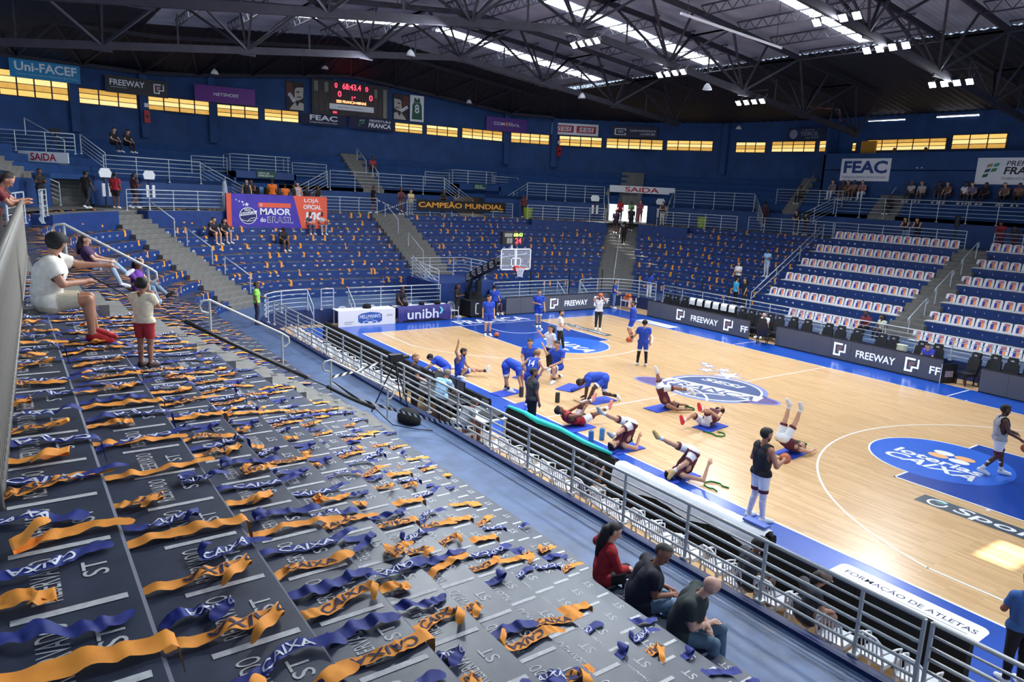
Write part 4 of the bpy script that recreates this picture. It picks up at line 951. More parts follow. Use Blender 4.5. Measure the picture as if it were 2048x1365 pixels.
roller('dark foam roller standing beside the bent player', -2.21,-6.88,mr1); roller('dark foam roller standing right of the man in grey', -1.12,-6.2,mr1)
roller('light blue foam roller on the sideline, left of the pair', 2.36,-7.72,mr2); roller('light blue foam roller on the sideline, right of the pair', 2.36,-7.32,mr2)
m_band = mat('green_band', sr(30,130,60), .5); m_band2 = mat('teal_band', sr(30,140,130), .5)
def band(label, x, y, pts, m, w_=.045):
    b = MB(); vs = []
    for i, (px, py, pz) in enumerate(pts): vs += [(px,py,pz),(px,py,pz+w_)]
    b.add(vs, [(2*i,2*i+2,2*i+3,2*i+1) for i in range(len(pts)-1)]); o = b.build('resistance_band', m, smooth=True); o.modifiers.new('t','SOLIDIFY').thickness = .006; o.location = (x,y,.002); return tag(o, label, 'band', 'resistance bands')
arc = lambda r, a0, a1, n_=14, sx=1, sy=1: [(r*sx*math.cos(a0+(a1-a0)*i/n_), r*sy*math.sin(a0+(a1-a0)*i/n_), .01*math.sin(i)**2) for i in range(n_+1)]
band('green band hooked on the floor right of the mid court mat', 3.72,-3.98, [(-.42,-.2,0),(-.1,-.12,0)]+arc(.2,-1.2,2.4), m_band)
band('green band lying open beyond the white cloth', 6.2,-7.15, [(.3,.22,0)]+arc(.22,.9,5.4)+[(.3,-.2,0)], m_band)
band('green band heaped by the shoulder stand player', 1.5,-2.75, arc(.15,0,9,24,1.3,.8), m_band)
band('green band loop in the hand of the player with both legs up', 5.42,-2.4, arc(.12,0,6.28,16,1.6,.6), m_band)
band('green band under the rolled-up player by the rollers', 2.75,-6.7, arc(.16,0,8,20,1.2,.7), m_band)
band('teal band heaped on the sideline by the man in grey', .75,-7.85, arc(.17,0,15,40,1.3,.8), m_band2)
band('teal band heaped behind the left corner of the court', -14.2,-8.6, arc(.35,0,16,40,1.4,.7), m_band2)
tag(MB().box((-.18,-.02,.002),(.18,.02,.02)).build('wooden_stick', mat('stick_brown', sr(150,110,70), .7)), 'thin brown stick lying on the court', 'stick').location = (-.9,-5.55,0)
tag(MB().lathe([(.06,0),(.08,.03),(.04,.06)], n=10).build('cap', m_black), 'small dark cap dropped near the centre line', 'cap').location = (.35,-6.3,.003)
# ---------------------------------------------------------------- broadcast desk behind the near boards
def desk(label, x, y, w_, d, m):
    o = empty('desk', (x,y,0), label=label, cat='table')
    MB().box((-w_/2,-d/2,.71),(w_/2,d/2,.74)).build('table_top', m, o)
    for sx in (-1,1):
        for sy in (-1,1): MB().box((sx*(w_/2-.05)-.025,sy*(d/2-.05)-.025,0),(sx*(w_/2-.05)+.025,sy*(d/2-.05)+.025,.71)).build('leg', m, o)
    return o
desk('white plastic table with the audio mixer', .75,-10.25,1.3,.75,m_white); desk('dark table crowded with monitors', -1.75,-10.28,2.9,.75,m_black)
mx_ = empty('audio_mixer', (1.0,-10.15,.745), label='dark audio mixer on the white table', cat='mixer')
MB().prism([(-.22,0),(.22,0),(.22,.1),(-.22,.05)], -.3,.3,'x').build('body', m_black, mx_)
me = MB().box((-.012,-.012,0),(.012,.012,.02)).mesh('fader', m_off)
for i in range(9):
    for j in range(3): inst('fader', me, mx_, (-.24+.06*i,-.14+.12*j,.06+.012*(j+1)))
def laptop(label, x, y, rz_, screen):
    o = empty('laptop', (x,y,.745), rz_, label=label, cat='laptop'); MB().box((-.17,-.12,0),(.17,.12,.018)).build('keyboard_deck', m_chrome, o)
    s_ = MB().box((-.17,0,0),(.17,.012,.23)).build('lid', m_chrome, o); s_.location = (0,.12,.015); s_.rotation_euler = (-.25,0,0); MB().box((-.155,-.003,.015),(.155,0,.215)).build('screen', screen, s_); return o
m_scr = mat('dim_screen', sr(70,74,84), .3, emit=.25, var=.4, scale=14)
laptop('open silver laptop on the white table', .35,-10.1,.0,m_scr); laptop('open laptop at the left of the dark table', -2.7,-10.2,.1,m_scr)
for i, (x, w_) in enumerate(((-2.15,.6),(-1.45,.62),(-.9,.45))):
    o = empty('monitor', (x,-10.0,.745), label='black video monitor on the dark table, %s from the left' % nth(i+1), cat='monitor'); MB().box((-.12,-.08,0),(.12,.08,.02)).box((-.02,.0,.02),(.02,.03,.12)).build('stand', m_black, o); MB().box((-w_/2,0,.1),(w_/2,.04,.48)).build('case', m_black, o); MB().box((-w_/2+.02,-.004,.12),(w_/2-.02,0,.46)).build('screen', m_scr, o)
for i, (x, y, s_) in enumerate(((-1.9,-11.0,.2),(.2,-12.15,.28),(1.6,-10.9,.25))):
    o = MB().lathe([(s_,0),(s_*1.1,s_*.4),(s_*.8,s_*1.0),(s_*.3,s_*1.15)], n=12).build('equipment_bag', m_blackcloth, smooth=True); o.location = (x,y,.66 if i == 1 else .002); o.scale = (1.5,.9,1); tag(o, ('black bag on the floor under the monitor table','black bag on the walkway beside the tripod','black bag by the white table legs')[i], 'bag')
tp = empty('camera_tripod', (-.9,-12.05,.65), label='black video camera on a tripod beside the near railing', cat='tripod')
for a in (.3,2.4,4.5): MB().tube([(0,0,1.35),(.62*math.cos(a),.62*math.sin(a),0)], .018, 6).build('leg', m_black, tp)
MB().box((-.1,-.16,1.36),(.1,.2,1.56)).build('camera_body', m_black, tp); MB().tube([(0,.2,1.46),(0,.4,1.46)], .055, 10).build('lens', m_black, tp); MB().tube([(0,-.1,1.3),(-.1,-.55,1.15)], .012, 6).build('pan_handle', m_black, tp)
tp2 = empty('camera_tripod', (-30.9,-17.6,7.3), label='dark camera tripod standing above the left exit', cat='tripod')
for a in (.3,2.4,4.5): MB().tube([(0,0,1.2),(.5*math.cos(a),.5*math.sin(a),0)], .03, 6).build('leg', m_black, tp2)
MB().box((-.2,-.25,1.2),(.2,.25,1.45)).build('camera_body', m_black, tp2)
# black and white hazard tape
m_tape = bpy.data.materials.new('hazard_tape'); m_tape.use_nodes = True
nt = m_tape.node_tree; tc = nt.nodes.new('ShaderNodeTexCoord'); wv = nt.nodes.new('ShaderNodeTexWave'); wv.inputs['Scale'].default_value = 3.2; wv.bands_direction = 'DIAGONAL'; rp = nt.nodes.new('ShaderNodeValToRGB'); rp.color_ramp.interpolation = 'CONSTANT'; rp.color_ramp.elements[1].position = .5; rp.color_ramp.elements[0].color = (.02,.02,.02,1); rp.color_ramp.elements[1].color = (.8,.8,.78,1)
nt.links.new(tc.outputs['Object'], wv.inputs['Vector']); nt.links.new(wv.outputs['Fac'], rp.inputs[0]); nt.links.new(rp.outputs[0], nt.nodes['Principled BSDF'].inputs['Base Color'])
def tape(label, pts, w_=.07):
    b = MB(); vs = []
    for p in pts: vs += [p,(p[0],p[1],p[2]+w_)]
    b.add(vs, [(2*i,2*i+2,2*i+3,2*i+1) for i in range(len(pts)-1)]); tag(b.build('barrier_tape', m_tape), label, 'tape')
tape('striped tape from the lowest handrail along the walkway railing', [(.42,-14.3,2.0),(.35,-13.6,1.45),(.4,-12.9,1.15),(1.2,-12.2,1.0),(2.2,-11.6,.95)])
tape('striped tape stretched from the near stairs to the railing', [(.42,-14.3,2.1),(-1.2,-13,1.75),(-2.8,-11.55,1.5)])
tape('striped tape crossing the stair top behind the basket, rising', [(-27.4,-.9,4.95),(-27.4,1.2,5.7)], .05); tape('striped tape crossing the stair top behind the basket, falling', [(-27.45,-.9,5.75),(-27.45,1.2,4.95)], .05)
# ================================================================ boards, banners and displays on the walls
def in_(bl, br, d=.12):
    """move a wall segment towards the hall"""
    bl, br = V((bl[0],bl[1],0)), V((br[0],br[1],0)); x = (br-bl).normalized(); n_ = x.cross(V((0,0,1)))
    return bl+n_*d, br+n_*d
def sign(name, label, cat, bl, br, z0, z1, m, d=.15, depth=.08):
    a, c = in_(bl, br, d); a.z = c.z = z0; return (*board(name, label, cat, a, c, z1-z0, m, depth), z1-z0)
o, w_, h = sign('advertising_sign', 'light blue university sign with white lettering, far upper left', 'sign', (-36.45,-19.22),(-36.58,-15.85),11.66,12.66, mat('sign_cyan', sr(28,138,190), .5), .5)
letters(o,'Uni-FACEF',w_*.07,h*.38,w_*.95,h*.88,m_whitep,.004,.05); letters(o,'Centro Universitário Municipal de Franca',w_*.08,h*.12,w_*.96,h*.28,mat('sign_pale_cyan', sr(150,205,228), .5),.004,0)
o, w_, h = sign('advertising_sign', 'black sign reading FREEWAY beside the light blue sign', 'sign', (-36.63,-14.58),(-36.76,-11.14),11.42,12.42, mat('sign_black', sr(32,34,40), .5), .4)
letters(o,'FREEWAY',w_*.07,h*.45,w_*.62,h*.8,m_whitep,.004,.05); letters(o,'lojasfreeway.com.br',w_*.08,h*.3,w_*.34,h*.38,m_whitep,.004,0); free_logo(o,w_*.76,h*.2,h*.8,m_whitep)
o, w_, h = sign('advertising_sign', 'purple sign with slanted white lettering', 'sign', (-36.69,-9.5),(-35.91,-5.95),11.48,12.5, mat('sign_purple', sr(112,46,140), .5), .5)
letters(o,'NETSHOES',w_*.3,h*.4,w_*.72,h*.6,m_whitep,.004,.03,.25)
m_pd = mat('poster_dark', sr(58,50,52), .7, var=.3, scale=4); m_pl = mat('poster_pale', sr(196,188,178), .7); m_pr = mat('poster_brown', sr(104,60,54), .7)
def portrait(label, bl, br, z0, z1, txt, flip):
    o, w_, h = sign('poster', label, 'poster', bl, br, z0, z1, m_pd)
    f = (lambda x: w_-x) if flip else (lambda x: x)
    P = lambda pts: [[(f(x*w_), y*h) for x, y in pts][::(-1 if flip else 1)]]
    shape(o,'shade_print',P([(0,.45),(.4,.55),(.35,.95),(0,.95)]),m_pr,.003)
    shape(o,'face_print',P([(.45,.42),(.5,.34),(.7,.36),(.95,.45),(.98,.8),(.8,.9),(.55,.86),(.48,.7)]),m_pl,.004)
    shape(o,'shoulder_print',P([(.15,.02),(.98,.02),(.98,.26),(.75,.3),(.6,.14),(.5,.3),(.25,.12)]),m_pl,.004)
    shape(o,'hair_print',P([(.45,.72),(.6,.8),(.98,.82),(.98,.94),(.6,.95),(.42,.88)]),m_pd,.005); shape(o,'brow_print',P([(.55,.66),(.75,.68),(.75,.63),(.55,.62)])+P([(.6,.49),(.86,.5),(.86,.46),(.6,.46)]),m_pd,.005)
    t = letters(o,txt,-w_*.24,-h*.035,w_*.24,h*.035,m_pd,.006,.02); t.location = (f(w_*.3),h*.44,0); t.rotation_euler = (0,0,(-1.0 if not flip else .6))
    s_ = MB().poly([(-w_*.28,-h*.055,.0055),(w_*.28,-h*.055,.0055),(w_*.28,h*.055,.0055),(-w_*.28,h*.055,.0055)]).build('name_strip', m_whitep, o, fix=False); s_.location = t.location; s_.rotation_euler = t.rotation_euler
portrait('monochrome portrait poster left of the scoreboard', (-35.48,-3.99),(-35.23,-2.88),11.45,13.35,'PEDROCA',False)
portrait('monochrome portrait poster right of the scoreboard', (-34.24,3.31),(-34.12,4.45),11.5,13.3,'HÉLIO RUBENS',True)
o, w_, h = sign('jersey_poster', 'white framed poster of a green sleeveless jersey with number 8', 'poster', (-34.11,4.57),(-33.99,5.63),11.5,13.36, m_whitep)
mg = mat('jersey_green', sr(34,92,70), .6)
shape(o,'jersey_print',[[(.12*w_,.08*h),(.88*w_,.08*h),(.84*w_,.62*h),(.72*w_,.74*h),(.7*w_,.9*h),(.58*w_,.9*h),(.5*w_,.82*h),(.42*w_,.9*h),(.3*w_,.9*h),(.28*w_,.74*h),(.16*w_,.62*h)]],mg,.003); letters(o,'8',w_*.34,h*.32,w_*.66,h*.66,m_whitep,.005,.03); letters(o,'FRANCA',w_*.32,h*.7,w_*.68,h*.74,m_whitep,.005,0)
# scoreboard
m_sb = mat('scoreboard_case', sr(34,28,30), .5, var=.2, scale=8); m_sbd = mat('scoreboard_brown', sr(58,44,44), .5)
o, w_, h = sign('scoreboard', 'large dark scoreboard with red digits on the end wall', 'scoreboard', (-35.13,-2.42),(-34.29,2.86),11.35,13.68, m_sb, .35, .25)
for x0,x1,y0,y1,mm in ((.02,.08,.12,.66,m_sbd),(.09,.15,.12,.66,m_sbd),(.16,.22,.12,.66,m_sbd),(.03,.08,.66,.94,m_off),(.16,.21,.12,.94,m_off),(.8,.85,.1,.6,m_sbd),(.86,.91,.1,.6,m_sbd),(.93,.98,.06,.9,m_off),(.81,.85,.62,.88,m_off)): MB().box((w_*x0,h*y0,0),(w_*x1,h*y1,.03)).build('team_panel',mm,o)
MB().box((w_*.23,h*.02,0),(w_*.79,h*.98,.04)).build('score_panel', mat('scoreboard_maroon', sr(60,22,30), .5), o)
for t,x0,x1,y0,y1 in (('0',.29,.325,.8,.94),('68:43.4',.39,.63,.78,.95),('0',.69,.725,.78,.92),('0',.33,.375,.55,.72),('0',.74,.785,.52,.69),('1º',.51,.56,.5,.6)): letters(o,t,w_*x0,h*y0,w_*x1,h*y1,m_rled,.045,.02,name='led_digits')
letters(o,'SESI FRANCA×MINAS',w_*.31,h*.38,w_*.7,h*.46,mat('amber_led',(1,.32,.12),.5,emit=4),.045,.02,name='led_digits')
MB().box((w_*.22,h*.18,.04),(w_*.8,h*.34,.07)).build('sponsor_plate', m_whitep, o); letters(o,'MINISTÉRIO DO ESPORTE',w_*.33,h*.235,w_*.66,h*.275,m_cgrey,.075,.01)
for i in range(5): MB().box((w_*(.24+.108*i),h*.04,.04),(w_*(.335+.108*i),h*.14,.06)).build('period_box', m_sb, o)
letters(o,'00',w_*.265,h*.06,w_*.315,h*.12,m_rled,.065,.02,name='led_digits')
for t in (.3,.7): tag(MB().tube([(0,0,0),(0,0,1.2)], .02, 6).build('hanger_rod', m_chrome), 'thin steel rod holding the scoreboard, %s one' % ('left' if t < .5 else 'right'), 'rod').location = (-34.75+.84*t*.5,-2.42+5.28*t,13.7)
o, w_, h = sign('banner', 'dark FEAC banner under the scoreboard', 'banner', (-35.29,-3.13),(-34.66,-.19),10.62,11.33, mat('banner_navy', sr(34,36,72), .7, var=.15, scale=5), .35, .02)
letters(o,'FEAC',w_*.2,h*.42,w_*.82,h*.92,m_whitep,.004,.06); letters(o,'Fundação Esporte, Arte e Cultura',w_*.2,h*.12,w_*.82,h*.32,m_whitep,.004,0)
def wavy(o, x, y, s_, ms):
    for i, (dx, dy, mm) in enumerate(((.0,1.0,ms[0]),(.62,1.06,ms[1]),(-.15,.5,ms[2]),(.45,.56,ms[3]),(-.3,0,ms[4]))):
        shape(o,'wave_print',[[(x+s_*dx,y+s_*dy),(x+s_*(dx+.5),y+s_*(dy+.08)),(x+s_*(dx+.62),y+s_*(dy+.42)),(x+s_*(dx+.12),y+s_*(dy+.34))]],ms[i],.004)
mw = [mat('wave_tan', sr(170,150,110), .5), mat('wave_teal', sr(70,160,140), .5), mat('wave_blue', sr(24,90,110), .5), mat('wave_green', sr(60,140,80), .5), mat('wave_deep_green', sr(30,100,60), .5)]
o, w_, h = sign('banner', 'dark city hall banner under the scoreboard', 'banner', (-34.59,.0),(-34.24,3.3),10.58,11.42, MATS['banner_navy'], .35, .02)
wavy(o,w_*.22,h*.2,h*.42,mw); letters(o,'PREFEITURA',w_*.44,h*.66,w_*.92,h*.86,m_whitep,.004,.02,.15); letters(o,'FRANCA',w_*.42,h*.2,w_*.92,h*.58,m_whitep,.004,.06,.15)
o, w_, h = sign('advertising_sign', 'purple telecom sign with white and orange lettering', 'sign', (-33.44,10.76),(-32.85,14.2),11.42,12.45, mat('sign_violet', sr(92,50,140), .5), .3)
letters(o,'COM',w_*.18,h*.42,w_*.44,h*.66,m_whitep,.004,.03); letters(o,'4',w_*.44,h*.38,w_*.53,h*.72,m_p2,.005,.05); letters(o,'fibra.',w_*.54,h*.42,w_*.83,h*.7,m_whitep,.004,.0)
o, w_, h = sign('advertising_sign', 'white sign with two red SESI blocks', 'sign', (-31.71,16.05),(-29.53,19.15),11.52,12.42, m_whitep, .2)
for x in (.05,.53):
    shape(o,'red_block',rect(w_*x,h*.2,w_*(x+.42),h*.8),m_red,.003); letters(o,'SESI',w_*(x+.05),h*.3,w_*(x+.37),h*.7,m_whitep,.005,.06,.1)
o, w_, h = sign('advertising_sign', 'dark ticket shop sign in the far corner', 'sign', (-28.8,19.97),(-26.09,22.5),11.53,12.4, mat('sign_slate', sr(38,44,66), .5), .2)
shape(o,'ticket_print',rect(w_*.07,h*.2,w_*.1,h*.8)+rect(w_*.07,h*.72,w_*.32,h*.8)+rect(w_*.07,h*.2,w_*.32,h*.28)+rect(w_*.29,h*.2,w_*.32,h*.4)+rect(w_*.29,h*.6,w_*.32,h*.8),m_whitep,.004); letters(o,'Q2',w_*.14,h*.4,w_*.26,h*.62,m_whitep,.004,.04); letters(o,'Q2INGRESSOS',w_*.4,h*.52,w_*.96,h*.72,m_whitep,.004,.02); letters(o,'.COM.BR',w_*.62,h*.26,w_*.96,h*.44,m_whitep,.004,.02)
o, w_, h = sign('banner', 'dim grey fan banner left of the pilaster on the far wall', 'banner', (-16.7,26.57),(-13.2,26.8),11.48,12.33, mat('banner_grey', sr(44,54,84), .7), .1, .02)
mgl = mat('banner_pale_print', sr(150,160,185), .6)
letters(o,'a gente',w_*.33,h*.68,w_*.6,h*.88,mgl,.004,0); letters(o,'TORCE.',w_*.3,h*.36,w_*.7,h*.66,mgl,.004,.05); letters(o,'com VOCÊ.',w_*.42,h*.1,w_*.72,h*.32,mgl,.004,.03); shape(o,'round_print',disc(w_*.14,h*.5,h*.38)+disc(w_*.9,h*.5,h*.4,20,-1.57,1.57),mgl,.003)
# control booth wall on the far side with its two banners
bw = empty('wall_booth', kind='structure')
MB().box((-13.0,25.75,7.6),(14,25.9,10.4)).build('booth_front', m_wall, bw); MB().box((-13.0,25.7,10.36),(14,25.95,10.42)).build('booth_ledge', m_wall2, bw)
MB().box((-13.0,25.75,7.6),(-12.85,27,12.8)).build('booth_side', m_wall, bw); MB().box((-13.0,25.75,9.3),(14,27,9.35)).build('booth_floor', m_conc, bw)
o, w_ = board('banner','white FEAC banner with blue lettering on the booth wall','banner',(-11.6,25.72,8.62),(-8.15,25.72,8.62),1.46,m_whitep,.02); h = 1.46
letters(o,'FEAC',w_*.06,h*.34,w_*.94,h*.9,mat('print_blue', sr(28,66,140), .5),.004,.08); letters(o,'FUNDAÇÃO ESPORTE, ARTE E CULTURA',w_*.05,h*.1,w_*.93,h*.24,MATS['print_blue'],.004,.01)
o, w_ = board('banner','white city hall banner with green waves on the booth wall','banner',(-2.95,25.72,8.55),(1.4,25.72,8.55),1.5,m_whitep,.02); h = 1.5
wavy(o,w_*.12,h*.25,h*.38,mw); letters(o,'PREFEITURA',w_*.36,h*.7,w_*.94,h*.88,m_black,.004,.02,.15); letters(o,'FRANCA',w_*.34,h*.38,w_*.94,h*.66,m_black,.004,.06,.15); letters(o,'TRABALHO E COMPROMISSO',w_*.32,h*.18,w_*.94,h*.28,m_cgrey,.004,.0,.15)
tag(MB().box((-10.7,26.3,10.4),(-9.7,26.5,11.25)).build('yellow_panel', mat('panel_yellow', sr(196,140,30), .6)), 'yellow-orange panel standing in the control booth window', 'panel')
# shop banner over the left block
o, w_ = board('banner','purple and orange shop banner hung below the concourse','banner',(-25.85,-10.35,3.98),(-25.85,-4.75,3.98),1.86,mat('shop_purple', sr(72,56,170), .6, var=.12, scale=2),.25); h = 1.86
mso = mat('shop_orange', sr(238,96,66), .6)
for pp_ in (rect(0,0,w_*.045,h),[[(w_*.73,0),(w_,0),(w_,h),(w_*.65,h)]],rect(w_*.3,h*.62,w_*.62,h*.76)): shape(o,'orange_print',pp_,mso,.003)
shape(o,'crest_ball',disc(w_*.2,h*.36,h*.24)+[],mat('shop_dark', sr(40,32,96), .6),.004); shape(o,'crest_seams',ring(w_*.2,h*.36,h*.24,.035)+ring(w_*.2,h*.62,h*.42,.03,4.2,5.2,14)+ring(w_*.26,h*.05,h*.25,.03,1.2,2.6,14),m_whitep,.005); shape(o,'crest_band',[[(w_*.115,h*.34),(w_*.28,h*.42),(w_*.285,h*.52),(w_*.12,h*.44)]],m_whitep,.006)
t = letters(o,'FRANCA',0,0,w_*.145,h*.08,MATS['shop_dark'],.008,.03); t.location = (w_*.125,h*.36,0); t.rotation_euler = (0,0,.14); letters(o,'SESI',w_*.165,h*.5,w_*.225,h*.57,m_whitep,.006,.03)
shape(o,'star_print',[p for q in ((w_*.19,h*.69,.13),(w_*.15,h*.76,.08),(w_*.16,h*.68,.07),(w_*.12,h*.78,.06),(w_*.09,h*.82,.05)) for p in star(*q)],m_whitep,.005)
letters(o,'O',w_*.315,h*.65,w_*.34,h*.73,m_whitep,.005,.04); letters(o,'MAIOR',w_*.315,h*.4,w_*.62,h*.6,m_whitep,.005,.06); letters(o,'do',w_*.315,h*.18,w_*.37,h*.32,m_whitep,.005,.05); letters(o,'BRASIL',w_*.385,h*.16,w_*.64,h*.35,m_whitep,.005,.035); letters(o,'BRASIL',w_*.39,h*.175,w_*.635,h*.335,MATS['shop_dark'],.007,-.005)
letters(o,'LOJA',w_*.76,h*.78,w_*.91,h*.93,m_whitep,.005,.02); letters(o,'OFICIAL',w_*.75,h*.6,w_*.94,h*.74,m_whitep,.005,.05); letters(o,'mc',w_*.77,h*.27,w_*.95,h*.52,m_whitep,.005,.08,.15); letters(o,'SPORTS',w_*.76,h*.18,w_*.87,h*.25,m_whitep,.006,.03)
o, w_ = board('banner','black banner with yellow lettering tied to the concourse railing','banner',(-27.33,1.85,5.2),(-27.33,8.95,5.2),.72,mat('banner_black', sr(30,26,26), .7),.015); h = .72
letters(o,'CAMPEÃO MUNDIAL',w_*.02,h*.3,w_*.97,h*.9,mat('print_amber', sr(238,164,60), .6),.004,.06); letters(o,'CAMPEÃO 2023',w_*.82,h*.06,w_*.97,h*.2,m_whitep,.004,.02)
# small wall fittings
for i, (x, y) in enumerate(((-36.35,-12.4),(-31.1,16.4))):
    p = V((x,y,9.8)); o = empty('hose_cabinet', p, label='red fire hose cabinet on the %s pilaster' % ('left' if i == 0 else 'right'), cat='cabinet'); MB().box((-.02,-.16,0),(.1,.16,.75)).build('case', m_red, o); MB().box((.1,-.08,.3),(.115,.08,.46)).build('glass', m_black, o); MB().box((.0,-.12,.95),(.03,.12,1.2)).build('notice', m_whitep, o)
# lamps
m_lamp = mat('floodlight_glass', (.92,.96,1), .3, emit=90); m_tubel = mat('fluorescent_tube', (.95,.93,1), .3, emit=9); m_case = mat('lamp_case', sr(120,122,128), .4, .6)
lampcase = MB().lathe([(.1,.2),(.16,.05),(.21,0)], n=4).mesh('housing', m_case); lampface = MB().box((-.13,-.13,-.005),(.13,.13,0)).mesh('lens', m_lamp)
WHERE = ['first bank from the left on the middle truss','second bank from the left on the middle truss','lowest and brightest bank on the middle truss','first bank from the left on the right truss','middle bank on the right truss','lowest bank on the right truss']
for i, (x, y, z) in enumerate(BANKS[:6]):
    for j in range(4):
        o = empty('floodlight', (x-.75+.5*j,y-.1,z), label='square floodlight, %s of the %s' % (nth(j+1), WHERE[i]), cat='lamp', group='floodlights under the roof'); o.rotation_euler = (-.75,0,0); inst('housing', lampcase, o, (0,0,0), .785); inst('lens', lampface, o, (0,0,-.004)); MB().bar((0,0,.2),(0,0,.55),.03).build('bracket', m_case, o)
    tag(MB().bar((x-1.0,y,z+.55),(x+1.0,y,z+.55),.06).build('lamp_bar', m_steel), 'steel bar carrying the '+WHERE[i], 'bar')
def tube(label, a, b_):
    a, b_ = V(a), V(b_); o = empty('tube_lamp', a, label=label, cat='lamp'); d = b_-a; MB().bar((0,0,.06),d+V((0,0,.06)),.12,.06).build('housing', m_whitep, o); MB().tube([(0,0,0),d], .03, 8).build('tube', m_tubel, o); return o
tube('left fluorescent tube on the far wall', (-10.73,26.85,12.58), (-8.22,26.85,12.58)); tube('right fluorescent tube on the far wall', (-6.24,26.85,12.62), (-3.78,26.85,12.62))
tube('violet-white fluorescent tube at the upper left roof', (-15.2,-13.0,13.4), (-14.0,-11.8,13.75))
o = tag(MB().tube([(-3.0,0,13.3),(-2.2,5.0,12.8)], .05, 8).build('light_bar', m_whitep), 'long unlit white tube hanging under the roof', 'tube')
for q_ in ((-2.95,.3,13.3),(-2.25,4.7,12.85)): MB().tube([q_,(q_[0],q_[1],15.4)], .012, 5).build('hanger_wire', m_steel, o)
for i, (x, y, z) in enumerate(((-34.2,-17.2,13.5),(-33.5,-2,14.2),(-18.2,-3.2,13.1),(-18.2,8,12.4),(-8.5,8,12.1),(-20.2,25.2,12.3),(-33,9,13.2),(-33.3,-9,12.9))):
    o = empty('spot_lamp', (x,y,z), label='small white unlit dome lamp, %s of those scattered under the roof' % nth(i+1), cat='lamp', group='unlit dome lamps'); MB().lathe([(.06,.3),(.16,.18),(.24,0)], n=12).build('dome', m_whitep, o, smooth=True); MB().bar((0,0,.28),(0,0,.6),.03).build('bracket', m_steel, o)
sp = [( 3.2,24.2,12.3),(3.2,24.2,11.5)]
for i, p in enumerate(sp): tag(MB().box((-.3,-.25,-.35),(.3,.25,.35)).build('loudspeaker', mat('speaker_grey', sr(120,126,132), .6)), 'grey loudspeaker box at the far right under the roof, %s' % ('upper','lower')[i], 'speaker').location = p
m_pipe = mat('rust_pipe', sr(120,84,78), .6)
tag(MB().tube([(-17.5,21.0,14.3),(-14.6,22.6,13.5),(-11.6,24.6,13.2),(-11.5,24.8,12.4)], .09, 8).build('rain_pipe', m_pipe, smooth=True), 'rust coloured pipe running down below the roof', 'pipe')
# practice hoops leaning on the concourse, bins, loudspeaker stand
for i, (x, y) in enumerate(((-26.65,-15.88),(-27.96,-13.72),(-26.4,16.6),(-23.0,20.3))):
    o = empty('practice_hoop', (x,y,4.86), math.atan2(-y,-x), label='white practice hoop stand on the concourse, %s from the left' % nth(i+1), cat='hoop', group='practice hoops')
    b = MB(); b.prism([(-.28,1.5),(.28,1.5),(.35,1.75),(.22,1.95),(-.22,1.95),(-.35,1.75)], 0,.04,'x').build('board', m_whitep, o); MB().tube([(-.05,0,0),(-.05,0,1.6)], .04, 8).build('post', m_black, o)
    for sy in (-.22,.12): MB().box((0,sy,.55),(.05,sy+.16,1.2)).build('pad', m_whitep, o)
    MB().box((-.35,-.3,0),(.3,.3,.1)).build('base', m_black, o)
m_bin = mat('lime_bin', sr(150,176,60), .6)
for i, (x, y) in enumerate(((-16.5,-20.6),(-27.4,11.0),(-19.2,20.9))): tag(MB().lathe([(.3,0),(.36,.75),(.38,.8)], n=16).build('waste_bin', m_bin), 'lime green bin on the concourse, %s from the left' % nth(i+1), 'bin', 'lime bins').location = (x,y,4.86)
tag(MB().lathe([(.06,0),(.06,1.2),(.14,1.22),(.14,1.8),(.06,1.82)], n=10).build('microphone_stand', m_black), 'black slim stand at the top of the white seats', 'stand').location = (-2.0,22.2,4.86)
for i in range(7): tag(MB().tube([(0,0,0),(0,0,1.5)], .035, 6).build('slim_post', m_black), 'slim black post of the wire barrier, %s from the left' % nth(i+1), 'post', 'wire barrier posts').location = ((-18.4,5.0+0,.65),(-18.4,8.0,.65),(-18.0,10.4,.65),(-16.6,12.2,.65),(-14.2,13.2,.65),(-12.2,13.4,.65),(-10.2,13.4,.65))[i]
tag(MB().lathe([(.16,0),(.18,.9),(.12,1.5),(.05,1.62)], n=12).build('draped_stand', mat('plastic_grey', sr(150,160,175), .4)), 'grey plastic wrapped stand left of the shop banner', 'stand').location = (-27.2,-10.1,4.86)
